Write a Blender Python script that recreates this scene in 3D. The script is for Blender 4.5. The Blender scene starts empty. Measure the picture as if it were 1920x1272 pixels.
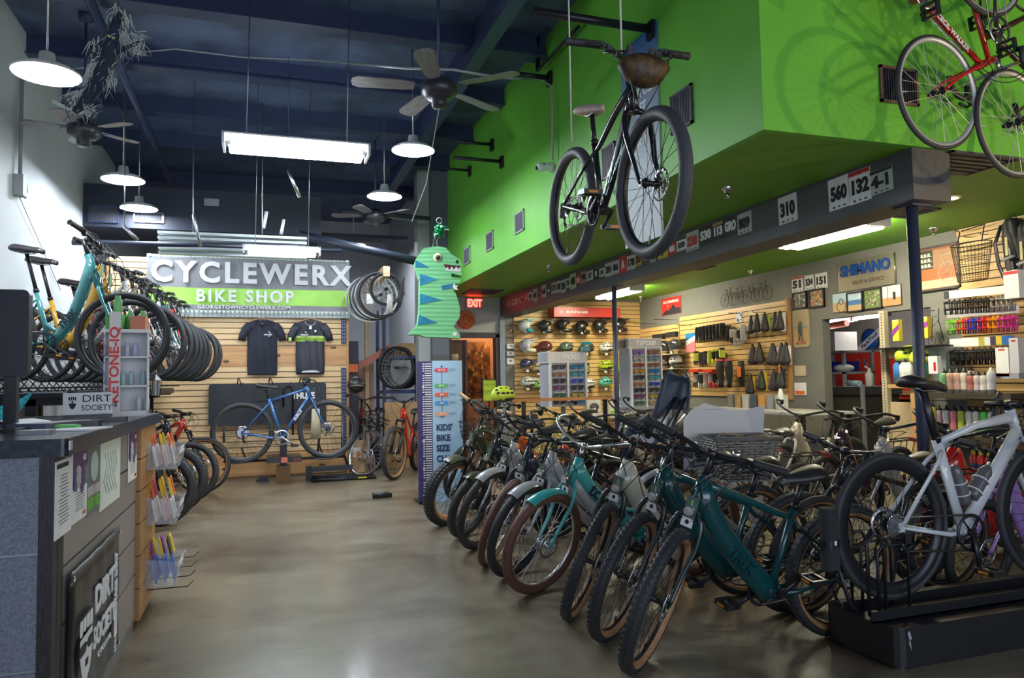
import bpy, math, random
from mathutils import Vector as V, Matrix as M
SC = bpy.context.scene
COL = SC.collection
R = math.radians
pi = math.pi
rnd = random.Random(7)
# ---------------------------------------------------------------- camera
CAMH = 1.33
FPX = 1384.0
_yaw, _pit, _rol = R(18.73), R(3.21), R(-0.99)
FW = V((math.sin(_yaw)*math.cos(_pit), math.cos(_yaw)*math.cos(_pit), math.sin(_pit)))
RT0 = V((math.cos(_yaw), -math.sin(_yaw), 0))
UP0 = RT0.cross(FW)
RT = RT0*math.cos(_rol) + UP0*math.sin(_rol)
UP = -RT0*math.sin(_rol) + UP0*math.cos(_rol)
cam_d = bpy.data.cameras.new('camera'); cam = bpy.data.objects.new('camera', cam_d); COL.objects.link(cam)
cam_d.sensor_width = 36; cam_d.lens = FPX*36/1920; cam_d.clip_start = .05; cam_d.clip_end = 100
cam.matrix_world = M(((RT.x, UP.x, -FW.x, 0), (RT.y, UP.y, -FW.y, 0), (RT.z, UP.z, -FW.z, CAMH), (0, 0, 0, 1)))
SC.camera = cam
def P(x, y, ax, v):
    """the point of the plane ax = v that the photo shows at pixel x, y"""
    r = FW*FPX + RT*(x-960) - UP*(y-636); i = 'XYZ'.index(ax)
    c = V((0, 0, CAMH)); return c + r*((v-c[i])/r[i])
# ---------------------------------------------------------------- world, exposure
SC.view_settings.view_transform = 'Standard'; SC.view_settings.look = 'None'
SC.view_settings.gamma = 1; SC.view_settings.use_curve_mapping = False
SC.view_settings.exposure = EXPO = 1.45
W = bpy.data.worlds.new('daylight'); SC.world = W; W.use_nodes = True
W.node_tree.nodes['Background'].inputs[0].default_value = (.62, .72, 1.0, 1)
W.node_tree.nodes['Background'].inputs[1].default_value = .22
# ---------------------------------------------------------------- materials
_mc = {}
def mat(name, col, rough=.5, metal=0, var=0, sc=8, bump=0, stretch=None, emit=None, es=1, alpha=None, coat=0, trans=0, spec=None, c2=None):
    if name in _mc: return _mc[name]
    m = bpy.data.materials.new(name); m.use_nodes = True; nt = m.node_tree; b = nt.nodes['Principled BSDF']
    c = (*col, 1) if len(col) == 3 else col
    b.inputs['Base Color'].default_value = c; b.inputs['Roughness'].default_value = rough; b.inputs['Metallic'].default_value = metal
    if coat: b.inputs['Coat Weight'].default_value = coat; b.inputs['Coat Roughness'].default_value = .08
    if trans: b.inputs['Transmission Weight'].default_value = trans
    if spec is not None: b.inputs['Specular IOR Level'].default_value = spec
    if alpha is not None: b.inputs['Alpha'].default_value = alpha
    if emit: b.inputs['Emission Color'].default_value = (*emit, 1); b.inputs['Emission Strength'].default_value = es
    tc = nt.nodes.new('ShaderNodeTexCoord'); mp = nt.nodes.new('ShaderNodeMapping'); nz = nt.nodes.new('ShaderNodeTexNoise')
    nt.links.new(tc.outputs['Object'], mp.inputs[0]); nt.links.new(mp.outputs[0], nz.inputs['Vector'])
    nz.inputs['Scale'].default_value = sc; nz.inputs['Detail'].default_value = 5
    if stretch: mp.inputs['Scale'].default_value = stretch
    if var or c2:
        rp = nt.nodes.new('ShaderNodeValToRGB'); d = tuple(max(0, x*(1-var)) for x in col); e = tuple(min(1, x*(1+var)) for x in col)
        if c2: d, e = col, c2
        rp.color_ramp.elements[0].color = (*d, 1); rp.color_ramp.elements[1].color = (*e, 1)
        rp.color_ramp.elements[0].position = .35; rp.color_ramp.elements[1].position = .65
        nt.links.new(nz.outputs[0], rp.inputs[0]); nt.links.new(rp.outputs[0], b.inputs['Base Color'])
    else:
        mr = nt.nodes.new('ShaderNodeMapRange'); mr.inputs[3].default_value = max(.02, rough*.85); mr.inputs[4].default_value = min(1, rough*1.15)
        nt.links.new(nz.outputs[0], mr.inputs[0]); nt.links.new(mr.outputs[0], b.inputs['Roughness'])
    if bump:
        bp = nt.nodes.new('ShaderNodeBump'); bp.inputs['Strength'].default_value = bump; bp.inputs['Distance'].default_value = .01
        nt.links.new(nz.outputs[0], bp.inputs['Height']); nt.links.new(bp.outputs[0], b.inputs['Normal'])
    _mc[name] = m; return m
def C(c, rough=.45, metal=0, **k):
    """material for a plain colour"""
    return mat('paint_%02x%02x%02x_%d_%d' % (int(c[0]*255), int(c[1]*255), int(c[2]*255), int(rough*100), int(metal*10)) + ''.join(sorted(k)), c, rough, metal, **k)
def glow(name, col, s):
    return mat(name, (.9, .9, .9), .5, emit=col, es=s)
BLK = mat('black_rubber', (.028, .030, .034), .60, bump=.15, sc=60)
BLKP = mat('black_plastic', (.015, .015, .018), .38)
BLKM = mat('black_metal', (.018, .019, .024), .32, metal=.3)
BLKG = mat('black_gloss', (.010, .010, .014), .16, coat=.6)
CHR = mat('chrome', (.78, .78, .80), .18, metal=1)
STL = mat('brushed_steel', (.50, .50, .52), .33, metal=1)
ALU = mat('satin_aluminium', (.50, .51, .54), .35, metal=.35)
SPK_ = mat('spoke_silver', (.60, .60, .62), .3, metal=.4)
TAN = mat('tan_sidewall', (.38, .20, .095), .6, var=.15, sc=30)
BRN = mat('brown_rubber', (.13, .058, .045), .62, var=.2, sc=20)
BRNL = mat('brown_leather', (.14, .055, .030), .42, var=.25, sc=25)
WHT = mat('white_paint', (.78, .78, .80), .4)
PAP = mat('paper', (.80, .80, .80), .8, var=.05, sc=4)
CLR = mat('clear_plastic', (.80, .84, .88), .08, alpha=.16)
GLS = mat('glass', (.9, .95, .95), .03, alpha=.18)
RED = mat('red_gloss', (.60, .025, .018), .25, coat=.5)
NAVY = mat('navy_steel', (.020, .035, .11), .42, metal=.2)
INK = mat('dark_ink', (.02, .02, .03), .7)
WTXT = mat('white_lettering', (.82, .82, .84), .5)
CARD = mat('cardboard', (.42, .26, .13), .85, var=.12, sc=6)
PINE = mat('pine_board', (.62, .36, .15), .5, c2=(.46, .24, .09), sc=5, stretch=(.6, 14, 14))
SLAT = mat('maple_slatwall', (.70, .50, .28), .42, c2=(.60, .41, .21), sc=4, stretch=(.5, 10, 10))
SLATY = mat('yellow_maple_slatwall', (.72, .47, .19), .42, c2=(.62, .38, .14), sc=4, stretch=(.5, 10, 10))
# ---------------------------------------------------------------- mesh builder
def basis(d):
    d = V(d).normalized(); a = V((0, 0, 1)) if abs(d.z) < .9 else V((1, 0, 0))
    x = d.cross(a).normalized(); return x, x.cross(d).normalized(), d
class MB:
    def __init__(s): s.v = []; s.f = []; s.m = []; s.s = []
    def add(s, vs, fs, mi=0, sm=False):
        o = len(s.v); s.v += [tuple(q) for q in vs]
        for f in fs: s.f.append([o+i for i in f]); s.m.append(mi); s.s.append(sm)
        return s
    def box(s, c, d, mi=0, rot=None, taper=1):
        hx, hy, hz = d[0]/2, d[1]/2, d[2]/2; c = V(c); vs = []
        for z in (-1, 1):
            t = taper if z > 0 else 1
            for x, y in ((-1, -1), (1, -1), (1, 1), (-1, 1)):
                q = V((x*hx*t, y*hy*t, z*hz)); vs.append(c + (rot @ q if rot else q))
        return s.add(vs, [(3, 2, 1, 0), (4, 5, 6, 7), (0, 1, 5, 4), (1, 2, 6, 5), (2, 3, 7, 6), (3, 0, 4, 7)], mi)
    def b2(s, a, b, mi=0):
        return s.box([(a[i]+b[i])/2 for i in range(3)], [abs(b[i]-a[i]) for i in range(3)], mi)
    def rbox(s, c, d, r, mi=0, rot=None, seg=3, ax='z'):
        """box with rounded vertical (ax) edges"""
        i = {'x': (1, 2, 0), 'y': (2, 0, 1), 'z': (0, 1, 2)}[ax]; w, h, t = d[i[0]]/2, d[i[1]]/2, d[i[2]]/2; pts = []
        for k, (sx, sy) in enumerate(((1, 1), (-1, 1), (-1, -1), (1, -1))):
            for j in range(seg+1):
                a = pi/2*(k+j/seg); pts.append((sx*(w-r)+r*math.cos(a), sy*(h-r)+r*math.sin(a)))
        n = len(pts); vs = []
        for z in (-t, t):
            for p in pts:
                q = V((0, 0, 0)); q[i[0]], q[i[1]], q[i[2]] = p[0], p[1], z; vs.append(V(c)+(rot @ q if rot else q))
        fs = [tuple(range(n-1, -1, -1)), tuple(range(n, 2*n))]+[(k, (k+1) % n, (k+1) % n+n, k+n) for k in range(n)]
        return s.add(vs, fs, mi)
    def tube(s, path, r, n=8, mi=0, caps=True, sm=True, side=None):
        """swept tube; r number, list, or list of (half-width sideways, half-height) with side = sideways direction"""
        path = [V(p) for p in path]; k = len(path)
        rr = r if isinstance(r, list) else [r]*k
        if len(rr) < k: rr = [rr[0]+(rr[-1]-rr[0])*i/(k-1) if not isinstance(rr[0], tuple) else tuple(rr[0][j]+(rr[-1][j]-rr[0][j])*i/(k-1) for j in (0, 1)) for i in range(k)]
        vs = []; px = None
        for i, p in enumerate(path):
            d = (path[min(i+1, k-1)]-path[max(i-1, 0)]).normalized()
            if side is not None: x = V(side); x = (x-d*x.dot(d)).normalized()
            elif px is None: x = basis(d)[0]
            else: x = (px-d*px.dot(d)).normalized()
            px = x; y = d.cross(x)
            a, b = rr[i] if isinstance(rr[i], tuple) else (rr[i], rr[i])
            for j in range(n):
                t = 2*pi*j/n; vs.append(p+x*(a*math.cos(t))+y*(b*math.sin(t)))
        fs = [(i*n+j, i*n+(j+1) % n, (i+1)*n+(j+1) % n, (i+1)*n+j) for i in range(k-1) for j in range(n)]
        s.add(vs, fs, mi, sm)
        if caps: o = len(s.v)-len(vs); s.f += [[o+j for j in range(n-1, -1, -1)], [o+(k-1)*n+j for j in range(n)]]; s.m += [mi]*2; s.s += [False]*2
        return s
    def lathe(s, prof, c=(0, 0, 0), ax=(0, 0, 1), n=16, mi=0, sm=True, mf=None, a0=0, a1=2*pi):
        x, y, d = basis(ax); c = V(c); full = abs(a1-a0-2*pi) < 1e-6; nn = n if full else n+1; vs = []
        for (r, h) in prof:
            for j in range(nn):
                t = a0+(a1-a0)*j/n; vs.append(c+d*h+x*(r*math.cos(t))+y*(r*math.sin(t)))
        k = len(prof)
        for i in range(k-1):
            fs = [(i*nn+j, i*nn+(j+1) % nn, (i+1)*nn+(j+1) % nn, (i+1)*nn+j) for j in range(n)]
            if i == 0: s.add(vs, fs, mf(i) if mf else mi, sm); o = len(s.v)-len(vs)
            else:
                for f in fs: s.f.append([o+q for q in f]); s.m.append(mf(i) if mf else mi); s.s.append(sm)
        return s
    def ring(s, c, ax, Rr, r, n=48, m=8, mi=0, ry=None, mf=None):
        ry = ry or r
        prof = [(Rr+ry*math.cos(2*pi*i/m+pi/m), r*math.sin(2*pi*i/m+pi/m)) for i in range(m)]; prof.append(prof[0])
        return s.lathe(prof, c, ax, n, mi, True, mf)
    def ball(s, c, r, nu=14, nv=8, mi=0, rot=None, v0=0, v1=pi, fn=None):
        if not isinstance(r, (tuple, list)): r = (r, r, r)
        vs = []; c = V(c)
        for i in range(nv+1):
            p = v0+(v1-v0)*i/nv
            for j in range(nu):
                t = 2*pi*j/nu; q = V((r[0]*math.sin(p)*math.cos(t), r[1]*math.sin(p)*math.sin(t), r[2]*math.cos(p)))
                if fn: q = fn(q)
                vs.append(c+(rot @ q if rot else q))
        return s.add(vs, [(i*nu+j, (i+1)*nu+j, (i+1)*nu+(j+1) % nu, i*nu+(j+1) % nu) for i in range(nv) for j in range(nu)], mi, True)
    def prism(s, pts, z0, z1, mi=0, fr=None):
        """outline pts (x, y) extruded from z0 to z1; fr maps (x, y, z) -> Vector"""
        fr = fr or (lambda x, y, z: (x, y, z)); n = len(pts)
        vs = [fr(x, y, z0) for x, y in pts]+[fr(x, y, z1) for x, y in pts]
        return s.add(vs, [tuple(range(n-1, -1, -1)), tuple(range(n, 2*n))]+[(k, (k+1) % n, (k+1) % n+n, k+n) for k in range(n)], mi)
    def sheet(s, rows, n=12, th=.03, fold=.006, nf=5, mi=0, ph=0, fr=None):
        """soft thing hung flat: rows (y, xl, xr); bulges towards +z, with soft folds"""
        vs = []; k = len(rows); fr = fr or (lambda x, y, z: (x, y, z))
        for sd in (1, 0):
            for (y, a, b) in rows:
                for j in range(n+1):
                    t = j/n; e = math.sqrt(max(0, 1-(2*t-1)**2)); w = abs(b-a)
                    z = (th*e*(.7+.3*math.sin(y*9+ph))+fold*e*math.sin(t*nf*2*pi+y*3+ph)) if sd else -.002
                    vs.append(fr(a+(b-a)*t, y, z+.003))
        fs = []; q = k*(n+1)
        for i in range(k-1):
            for j in range(n):
                a = i*(n+1)+j; fs.append((a, a+1, a+n+2, a+n+1)); fs.append((q+a, q+a+n+1, q+a+n+2, q+a+1))
        for j in range(n): fs.append((j, q+j, q+j+1, j+1)); a = (k-1)*(n+1)+j; fs.append((a, a+1, q+a+1, q+a))
        for i in range(k-1):
            a = i*(n+1); fs.append((a, a+n+1, q+a+n+1, q+a)); a += n; fs.append((a, q+a, q+a+n+1, a+n+1))
        return s.add(vs, fs, mi, True)
    def data(s, name, mats):
        me = bpy.data.meshes.new(name); me.from_pydata(s.v, [], s.f)
        for m in (mats if isinstance(mats, (list, tuple)) else [mats]): me.materials.append(m)
        me.polygons.foreach_set('material_index', s.m); me.polygons.foreach_set('use_smooth', s.s); me.update(); return me
    def build(s, name, mats, parent=None, mx=None):
        return link(name, s.data(name, mats), parent, mx)
def link(name, data, parent=None, mx=None):
    o = bpy.data.objects.new(name, data); COL.objects.link(o)
    if parent is not None: o.parent = parent
    if mx is not None: o.matrix_local = mx
    return o
def tag(o, label=None, cat=None, group=None, kind=None):
    if label: o['label'] = label
    if cat: o['category'] = cat
    if group: o['group'] = group
    if kind: o['kind'] = kind
    return o
def thing(name, label, cat, mx=None, group=None):
    o = bpy.data.objects.new(name, None); COL.objects.link(o); o.empty_display_size = .1
    if mx is not None:
        if isinstance(mx, M): o.matrix_world = mx
        else: o.location = mx
    return tag(o, label, cat, group)
def empty(name, parent, mx=None):
    o = bpy.data.objects.new(name, None); COL.objects.link(o); o.parent = parent; o.empty_display_size = .05
    if mx is not None: o.matrix_local = mx
    return o
def struct(name, mb, m):
    o = mb.build(name, m); o['kind'] = 'structure'; return o
def T(x, y=None, z=None):
    return M.Translation(V(x) if y is None else V((x, y, z)))
def RZ(a): return M.Rotation(R(a), 4, 'Z')
def RX(a): return M.Rotation(R(a), 4, 'X')
def RY(a): return M.Rotation(R(a), 4, 'Y')
_face = {'S': ((1, 0, 0), (0, 0, 1), (0, -1, 0)), 'W': ((0, -1, 0), (0, 0, 1), (-1, 0, 0)), 'E': ((0, 1, 0), (0, 0, 1), (1, 0, 0)), 'U': ((1, 0, 0), (0, 1, 0), (0, 0, 1)), 'D': ((1, 0, 0), (0, -1, 0), (0, 0, -1))}
def wall(face, p, tilt=0):
    """matrix: local x right, y up, z out of a surface facing south / west / east as the viewer sees it"""
    x, y, z = _face[face]
    m = M(((x[0], y[0], z[0], p[0]), (x[1], y[1], z[1], p[1]), (x[2], y[2], z[2], p[2]), (0, 0, 0, 1)))
    return m @ RZ(tilt)
def text(body, size, m, parent, mx, ext=.002, bold=.0, sx=1, name='lettering', al='CENTER', sp=1, shear=0, fw=None):
    c = bpy.data.curves.new(name, 'FONT'); c.body = body; c.size = size; c.extrude = ext; c.offset = bold*size; c.resolution_u = 3
    c.align_x = al; c.align_y = 'CENTER'; c.space_character = sp; c.shear = shear; c.materials.append(m)
    o = bpy.data.objects.new(name, c); me = bpy.data.meshes.new_from_object(o); me.name = name
    bpy.data.objects.remove(o); bpy.data.curves.remove(c)
    if not len(me.vertices): return None
    if fw: xs = [v.co.x for v in me.vertices]; sx = fw/(max(xs)-min(xs))
    return link(name, me, parent, mx @ M.Diagonal((sx, 1, 1, 1)))
def copy_tree(o, parent=None):
    c = o.copy(); COL.objects.link(c); c.parent = parent
    if parent is not None: c.matrix_local = o.matrix_local.copy()
    for ch in list(o.children): copy_tree(ch, c)
    return c
# ================================================================ the room
ZC, CEIL, XL, XG, XR, YP, YH = 2.784, 4.9, -2.25, 2.8, 6.7, 11.2, 12.3
def floor_mat():
    m = bpy.data.materials.new('polished_concrete'); m.use_nodes = True; nt = m.node_tree; b = nt.nodes['Principled BSDF']; N = nt.nodes.new; L = nt.links.new
    tc = N('ShaderNodeTexCoord'); n1 = N('ShaderNodeTexNoise'); n2 = N('ShaderNodeTexNoise'); n3 = N('ShaderNodeTexNoise'); mp = N('ShaderNodeMapping')
    L(tc.outputs['Object'], n1.inputs['Vector']); n1.inputs['Scale'].default_value = .9; n1.inputs['Detail'].default_value = 8; n1.inputs['Roughness'].default_value = .65; n1.inputs['Distortion'].default_value = .6
    L(tc.outputs['Object'], mp.inputs[0]); mp.inputs['Scale'].default_value = (1, 2.2, 1); L(mp.outputs[0], n2.inputs['Vector']); n2.inputs['Scale'].default_value = 1.3; n2.inputs['Detail'].default_value = 10; n2.inputs['Roughness'].default_value = .7
    L(tc.outputs['Object'], n3.inputs['Vector']); n3.inputs['Scale'].default_value = 90
    r1 = N('ShaderNodeValToRGB'); L(n1.outputs[0], r1.inputs[0]); e = r1.color_ramp.elements
    e[0].position = .30; e[0].color = (.105, .072, .042, 1); e[1].position = .70; e[1].color = (.275, .240, .180, 1)
    x = r1.color_ramp.elements.new(.5); x.color = (.215, .180, .128, 1)
    r2 = N('ShaderNodeValToRGB'); L(n2.outputs[0], r2.inputs[0]); e = r2.color_ramp.elements; e[0].position = .36; e[0].color = (.62, .58, .54, 1); e[1].position = .66; e[1].color = (1.06, 1.06, 1.04, 1)
    mx = N('ShaderNodeMix'); mx.data_type = 'RGBA'; mx.blend_type = 'MULTIPLY'; mx.inputs[0].default_value = .85
    L(r1.outputs[0], mx.inputs[6]); L(r2.outputs[0], mx.inputs[7]); L(mx.outputs[2], b.inputs['Base Color'])
    mr = N('ShaderNodeMapRange'); mr.inputs[3].default_value = .22; mr.inputs[4].default_value = .38; L(n2.outputs[0], mr.inputs[0]); L(mr.outputs[0], b.inputs['Roughness'])
    bp = N('ShaderNodeBump'); bp.inputs['Strength'].default_value = .05; bp.inputs['Distance'].default_value = .01; L(n3.outputs[0], bp.inputs['Height']); L(bp.outputs[0], b.inputs['Normal'])
    b.inputs['Coat Weight'].default_value = .25; b.inputs['Coat Roughness'].default_value = .12
    return m
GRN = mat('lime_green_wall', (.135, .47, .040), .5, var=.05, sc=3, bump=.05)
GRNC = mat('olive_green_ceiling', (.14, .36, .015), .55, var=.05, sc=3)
GREYW = mat('warm_grey_wall', (.185, .18, .16), .6, var=.04, sc=3, bump=.04)
GREYB = mat('beam_grey', (.075, .078, .088), .5, var=.05, sc=3)
WHW = mat('white_wall', (.60, .63, .66), .6, var=.03, sc=2, bump=.04)
PALEW = mat('pale_grey_wall', (.52, .53, .56), .6, var=.03, sc=2)
DKC = mat('navy_black_ceiling', (.075, .105, .20), .6, var=.35, sc=2.5, bump=.2)
DKM = mat('dark_blue_steel', (.035, .052, .12), .45, metal=.2)
struct('floor', MB().b2((XL-.1, -3.5, -.1), (9.6, 16.6, 0)), floor_mat())
struct('wall_left', MB().b2((XL-.1, -3.5, 0), (XL, 16.6, CEIL)), WHW)
struct('wall_back', MB().b2((XL, 16.5, 0), (2.85, 16.6, CEIL)), PALEW)
struct('wall_side', MB().b2((2.7, 11.75, 0), (2.85, 16.5, CEIL)), PALEW)
dx0, dx1, dz = 3.03, 3.90, 2.14
struct('wall_exit', MB().b2((2.85, YH, 0), (dx0, YH+.12, ZC)).b2((dx1, YH, 0), (3.98, YH+.12, ZC)).b2((dx0, YH, dz), (dx1, YH+.12, ZC)), mat('exit_wall_grey', (.40, .40, .385), .6, var=.03))
struct('wall_helmets', MB().b2((3.98, YH, 0), (XR+.1, YH+.12, ZC)), GREYW)
oy0, oy1, oz = 5.95, 7.55, 2.03
struct('wall_right', MB().b2((XR, -3.5, 0), (XR+.12, oy0, ZC)).b2((XR, oy1, 0), (XR+.12, YH, ZC)).b2((XR, oy0, oz), (XR+.12, oy1, ZC)).b2((XR, -3.5, ZC), (XR+.12, 3.57, CEIL)), GREYW)
struct('ceiling', MB().b2((XL, -3.5, CEIL), (XR, 16.5, CEIL+.1)), DKC)
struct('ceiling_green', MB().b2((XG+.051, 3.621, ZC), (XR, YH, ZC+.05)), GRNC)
struct('wall_green_side', MB().b2((XG, 3.57, ZC), (XG+.05, YH+.1, CEIL)), GRN)
struct('wall_green_front', MB().b2((XG+.05, 3.57, ZC), (XR, 3.62, CEIL)), GRN)
# workshop behind the opening
WKW = mat('workshop_wall', (.42, .41, .38), .6)
struct('wall_workshop', MB().b2((9.4, 3.5, 0), (9.5, 12.2, 2.75)).b2((XR+.12, 12.1, 0), (9.5, 12.2, 2.75)).b2((XR+.12, 3.4, 0), (9.5, 3.5, 2.75)), WKW)
struct('ceiling_workshop', MB().b2((XR+.12, 3.4, 2.7), (9.5, 12.2, 2.78)), WKW)
# corridor behind the exit door
struct('wall_corridor', MB().b2((2.86, 15.2, 0), (5.0, 15.3, 2.7)).b2((4.9, YH+.12, 0), (5.0, 15.2, 2.7)), mat('peach_wall', (.60, .36, .22), .6))
struct('ceiling_corridor', MB().b2((2.86, YH+.12, 2.6), (5.0, 15.3, 2.7)), PALEW)
# columns and the grey beam
struct('trim_column', MB().b2((2.53, 11.35, 0), (2.80, 11.75, 1.75)).b2((2.53, 11.35, 1.75), (2.80, 11.75, CEIL), 1), [GREYB, mat('column_dark', (.10, .11, .14), .5)])
struct('trim_pilaster', MB().b2((2.34, 11.5, 0), (2.53, 11.75, CEIL)), mat('pilaster_grey_green', (.33, .36, .34), .6))
struct('trim_beam', MB().b2((3.96, 3.6, 2.45), (4.28, YH, ZC)), GREYB)
struct('trim_corner', MB().b2((3.93, YH-.06, 0), (4.02, YH, 2.45)), mat('corner_blue_grey', (.22, .26, .33), .5))
# bulkhead with dark vents over the back of the shop
bz0, bz1, bxr = P(300, 430, 'Y', 10.95).z, P(300, 352, 'Y', 10.95).z, P(602, 400, 'Y', 10.95).x
bk = MB().b2((XL, 10.95, bz0), (bxr, 11.9, bz1))
struct('trim_bulkhead', bk, mat('bulkhead_dark', (.016, .022, .042), .5))
for i, (a, b, c, d) in enumerate(((168, 386, 222, 418), (252, 398, 306, 418))):
    p = P((a+c)/2, (b+d)/2, 'Y', 10.94); q0, q1 = P(a, b, 'Y', 10.94), P(c, d, 'Y', 10.94); w, h = q1.x-q0.x, q0.z-q1.z
    t = thing('air_grille', ['dark air grille at the left end of the navy bulkhead', 'dark air grille with bright lower edge, second on the navy bulkhead'][i], 'vent', wall('S', p))
    MB().box((0, h/2, .01), (w, .02, .02)).box((0, -h/2, .01), (w, .02, .02)).box((-w/2, 0, .01), (.02, h, .02)).box((w/2, 0, .01), (.02, h, .02)).build('frame', STL if i else DKM, t)
    sl = MB()
    for k in range(22): sl.box((-w/2+w*(k+.5)/22, 0, .008), (w/44, h-.02, .012))
    sl.build('louvre', mat('grille_grey', (.10, .11, .14), .5), t)
# roof structure: joists and pipes
jst = [(z, y0) for z, y0 in ((4.72, 4.2), (4.72, 5.6), (4.72, 7.0), (4.72, 8.4), (4.72, 9.8), (4.72, 11.2), (4.72, 13.2))]
for i, (z, y) in enumerate(jst):
    j = MB().b2((XL, y, z-.02), (XG, y+.09, CEIL)).b2((XL, y-.05, z-.04), (XG, y+.14, z-.02))
    tag(j.build('roof_joist', DKM), 'dark blue steel roof joist, number %s from the front' % ['one', 'two', 'three', 'four', 'five', 'six', 'seven'][i], 'joist', 'roof joists under the dark ceiling')['kind'] = 'structure'
def pipe(name, label, pts, r, m, cat='pipe', n=8, group=None):
    return tag(MB().tube(pts, r, n).build(name, m), label, cat, group)
p0, p1 = P(215, 105, 'Z', 4.55), P(330, 362, 'Z', 4.55)
pipe('ceiling_pipe', 'thick black pipe running front to back under the left ceiling', [(p0.x, p0.y-1.5, 4.55), (p0.x, 13, 4.55)], .045, DKM)
p0 = P(880, 120, 'Z', 4.6)
tag(MB().b2((p0.x-.07, 2.5, 4.5), (p0.x+.07, 12, 4.62)).b2((p0.x-.02, 2.5, 4.62), (p0.x+.02, 12, CEIL)).build('ceiling_girder', DKM), 'dark steel girder running towards the big ceiling fan', 'girder')
# white cable slung over the ceiling to the green wall
cp = [P(a, b, 'Z', 4.5) for a, b in ((262, 98), (330, 92), (450, 107), (560, 112), (640, 117))]+[P(760, 128, 'Y', 5.75), P(850, 131, 'Y', 5.6), P(930, 145, 'Y', 5.55)]
cp = [V((q.x, q.y, q.z)) for q in cp]
pw = [P(990, 148, 'X', 2.76), P(1018, 150, 'X', 2.75), P(1033, 162, 'X', 2.75), P(1036, 200, 'X', 2.75), P(1036, 300, 'X', 2.75)]
pipe('cable_conduit', 'grey cable crossing the ceiling and dropping down the green wall', cp[4:]+pw, .011, mat('conduit_grey', (.35, .37, .38), .5), 'cable')
pipe('ceiling_wire', 'pale loose wire slung below the ceiling beside the furry decoration', cp[:5], .007, mat('conduit_grey', (.35, .37, .38), .5), 'cable')
cm = P(1024, 313, 'X', 2.74)
t = thing('security_camera', 'small white dome camera on the green wall beside the hanging bike', 'camera', wall('W', (2.8, cm.y, cm.z)))
MB().lathe([(.055, 0), (.055, .02), (.04, .035), (.04, .09)], n=16).build('mount', WHT, t); MB().ball((0, -.01, .12), .048).build('housing', WHT, t); MB().ball((.0, -.02, .155), .024).build('lens', BLKG, t)
# black pipe brackets sticking out of the green wall
for i, (a, b, c, d, r) in enumerate(((1066, 28, 1220, 55, .032), (860, 265, 922, 271, .022), (862, 297, 940, 303, .022), (848, 318, 880, 320, .018), (1000, 148, 1030, 146, .025))):
    q1 = P(c, d, 'X', 2.78); q0 = V((2.78-(.95, .5, .6, .4, .35)[i], q1.y, q1.z))
    t = thing('wall_bracket', ['long thick black pipe arm above the hanging bike on the green wall', 'short black arm high on the green wall beside the grey column', 'black arm below another arm beside the grey column', 'lowest and smallest black arm beside the grey column', 'stubby black pipe end where the cable bends'][i], 'bracket', q1)
    MB().tube([q0-q1, V((0, 0, 0))], r, 8).build('arm', BLKM, t); MB().box((0, 0, -.01), (.03, .09, .14)).build('wall_plate', BLKM, t)
p0, p1, p2 = P(1010, 45, 'X', 2.72), P(1008, 132, 'X', 2.72), P(1085, 50, 'X', 2.72)
pipe('strut', 'black angled steel strut standing off the green wall', [p0, p1, p2], .022, BLKM, 'strut', 4)
# garage style channel pack hung below the bulkhead and the white tube bundle
a, b = P(296, 436, 'Y', 9.6), P(575, 455, 'Y', 9.6)
t = thing('door_track_bundle', 'bundle of long pale metal channels hanging under the navy bulkhead', 'metal channels', ((a.x+b.x)/2, 9.6, a.z))
for k in range(5): MB().b2((-(b.x-a.x)/2, -.06+.03*k, -.02-.055*k), ((b.x-a.x)/2, .06+.03*k, .012-.055*k)).build('channel', mat('galvanised', (.36, .40, .42), .35, metal=.6), t)
for k, x in enumerate((363, 492)):
    q = P(x, 300, 'Y', 9.55); MB().tube([(q.x-(a.x+b.x)/2, -.05, 4.85-a.z), (q.x-(a.x+b.x)/2, -.05, 0)], .008, 5).build('hanger_rod', STL, t)
for i, (x0, y0, x1, y1, yy) in enumerate(((135, 455, 560, 463, 9.4), (560, 440, 790, 492, 9.9), (320, 462, 640, 470, 10.2), (640, 395, 806, 410, 10.5))):
    pipe('sprinkler_pipe', ['dark pipe under the metal channels at the left', 'thick dark pipe sloping down towards the grey column', 'thin dark pipe just above the shop banner', 'dark pipe high up reaching the grey column'][i], [P(x0, y0, 'Y', yy), P(x1, y1, 'Y', yy)], (.03, .06, .025, .03)[i], mat('pipe_dark', (.014, .02, .04), .5))
for i, (x, y, x1, y1) in enumerate(((500, 397, 494, 428), (532, 412, 527, 440), (541, 322, 562, 370), (233, 425, 258, 450), (363, 405, 376, 462))):
    pipe('hanging_tube', ['taller white plastic tube standing over the back fixture', 'shorter white plastic tube standing over the back fixture', 'short bright metal rod hanging below the long fluorescent', 'bright slanted bracket above the left bike row', 'slanted black and chrome bracket over the metal channels'][i], ([] if i < 2 else [V((P(x, y, 'Y', (9.7, 9.7, 8.2, 9.0, 9.2)[i]).x, (9.7, 9.7, 8.2, 9.0, 9.2)[i], CEIL)), P(x, y, 'Y', (9.7, 9.7, 8.2, 9.0, 9.2)[i])+V((0, 0, .03))])+[P(x, y, 'Y', (9.7, 9.7, 8.2, 9.0, 9.2)[i]), P(x1, y1, 'Y', (9.7, 9.7, 8.2, 9.0, 9.2)[i])], (.022, .020, [.005, .005, .018, .018], [.005, .005, .02, .02], [.005, .005, .018, .018])[i], (WHT, WHT, CHR, STL, STL)[i], 'tube')
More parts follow.
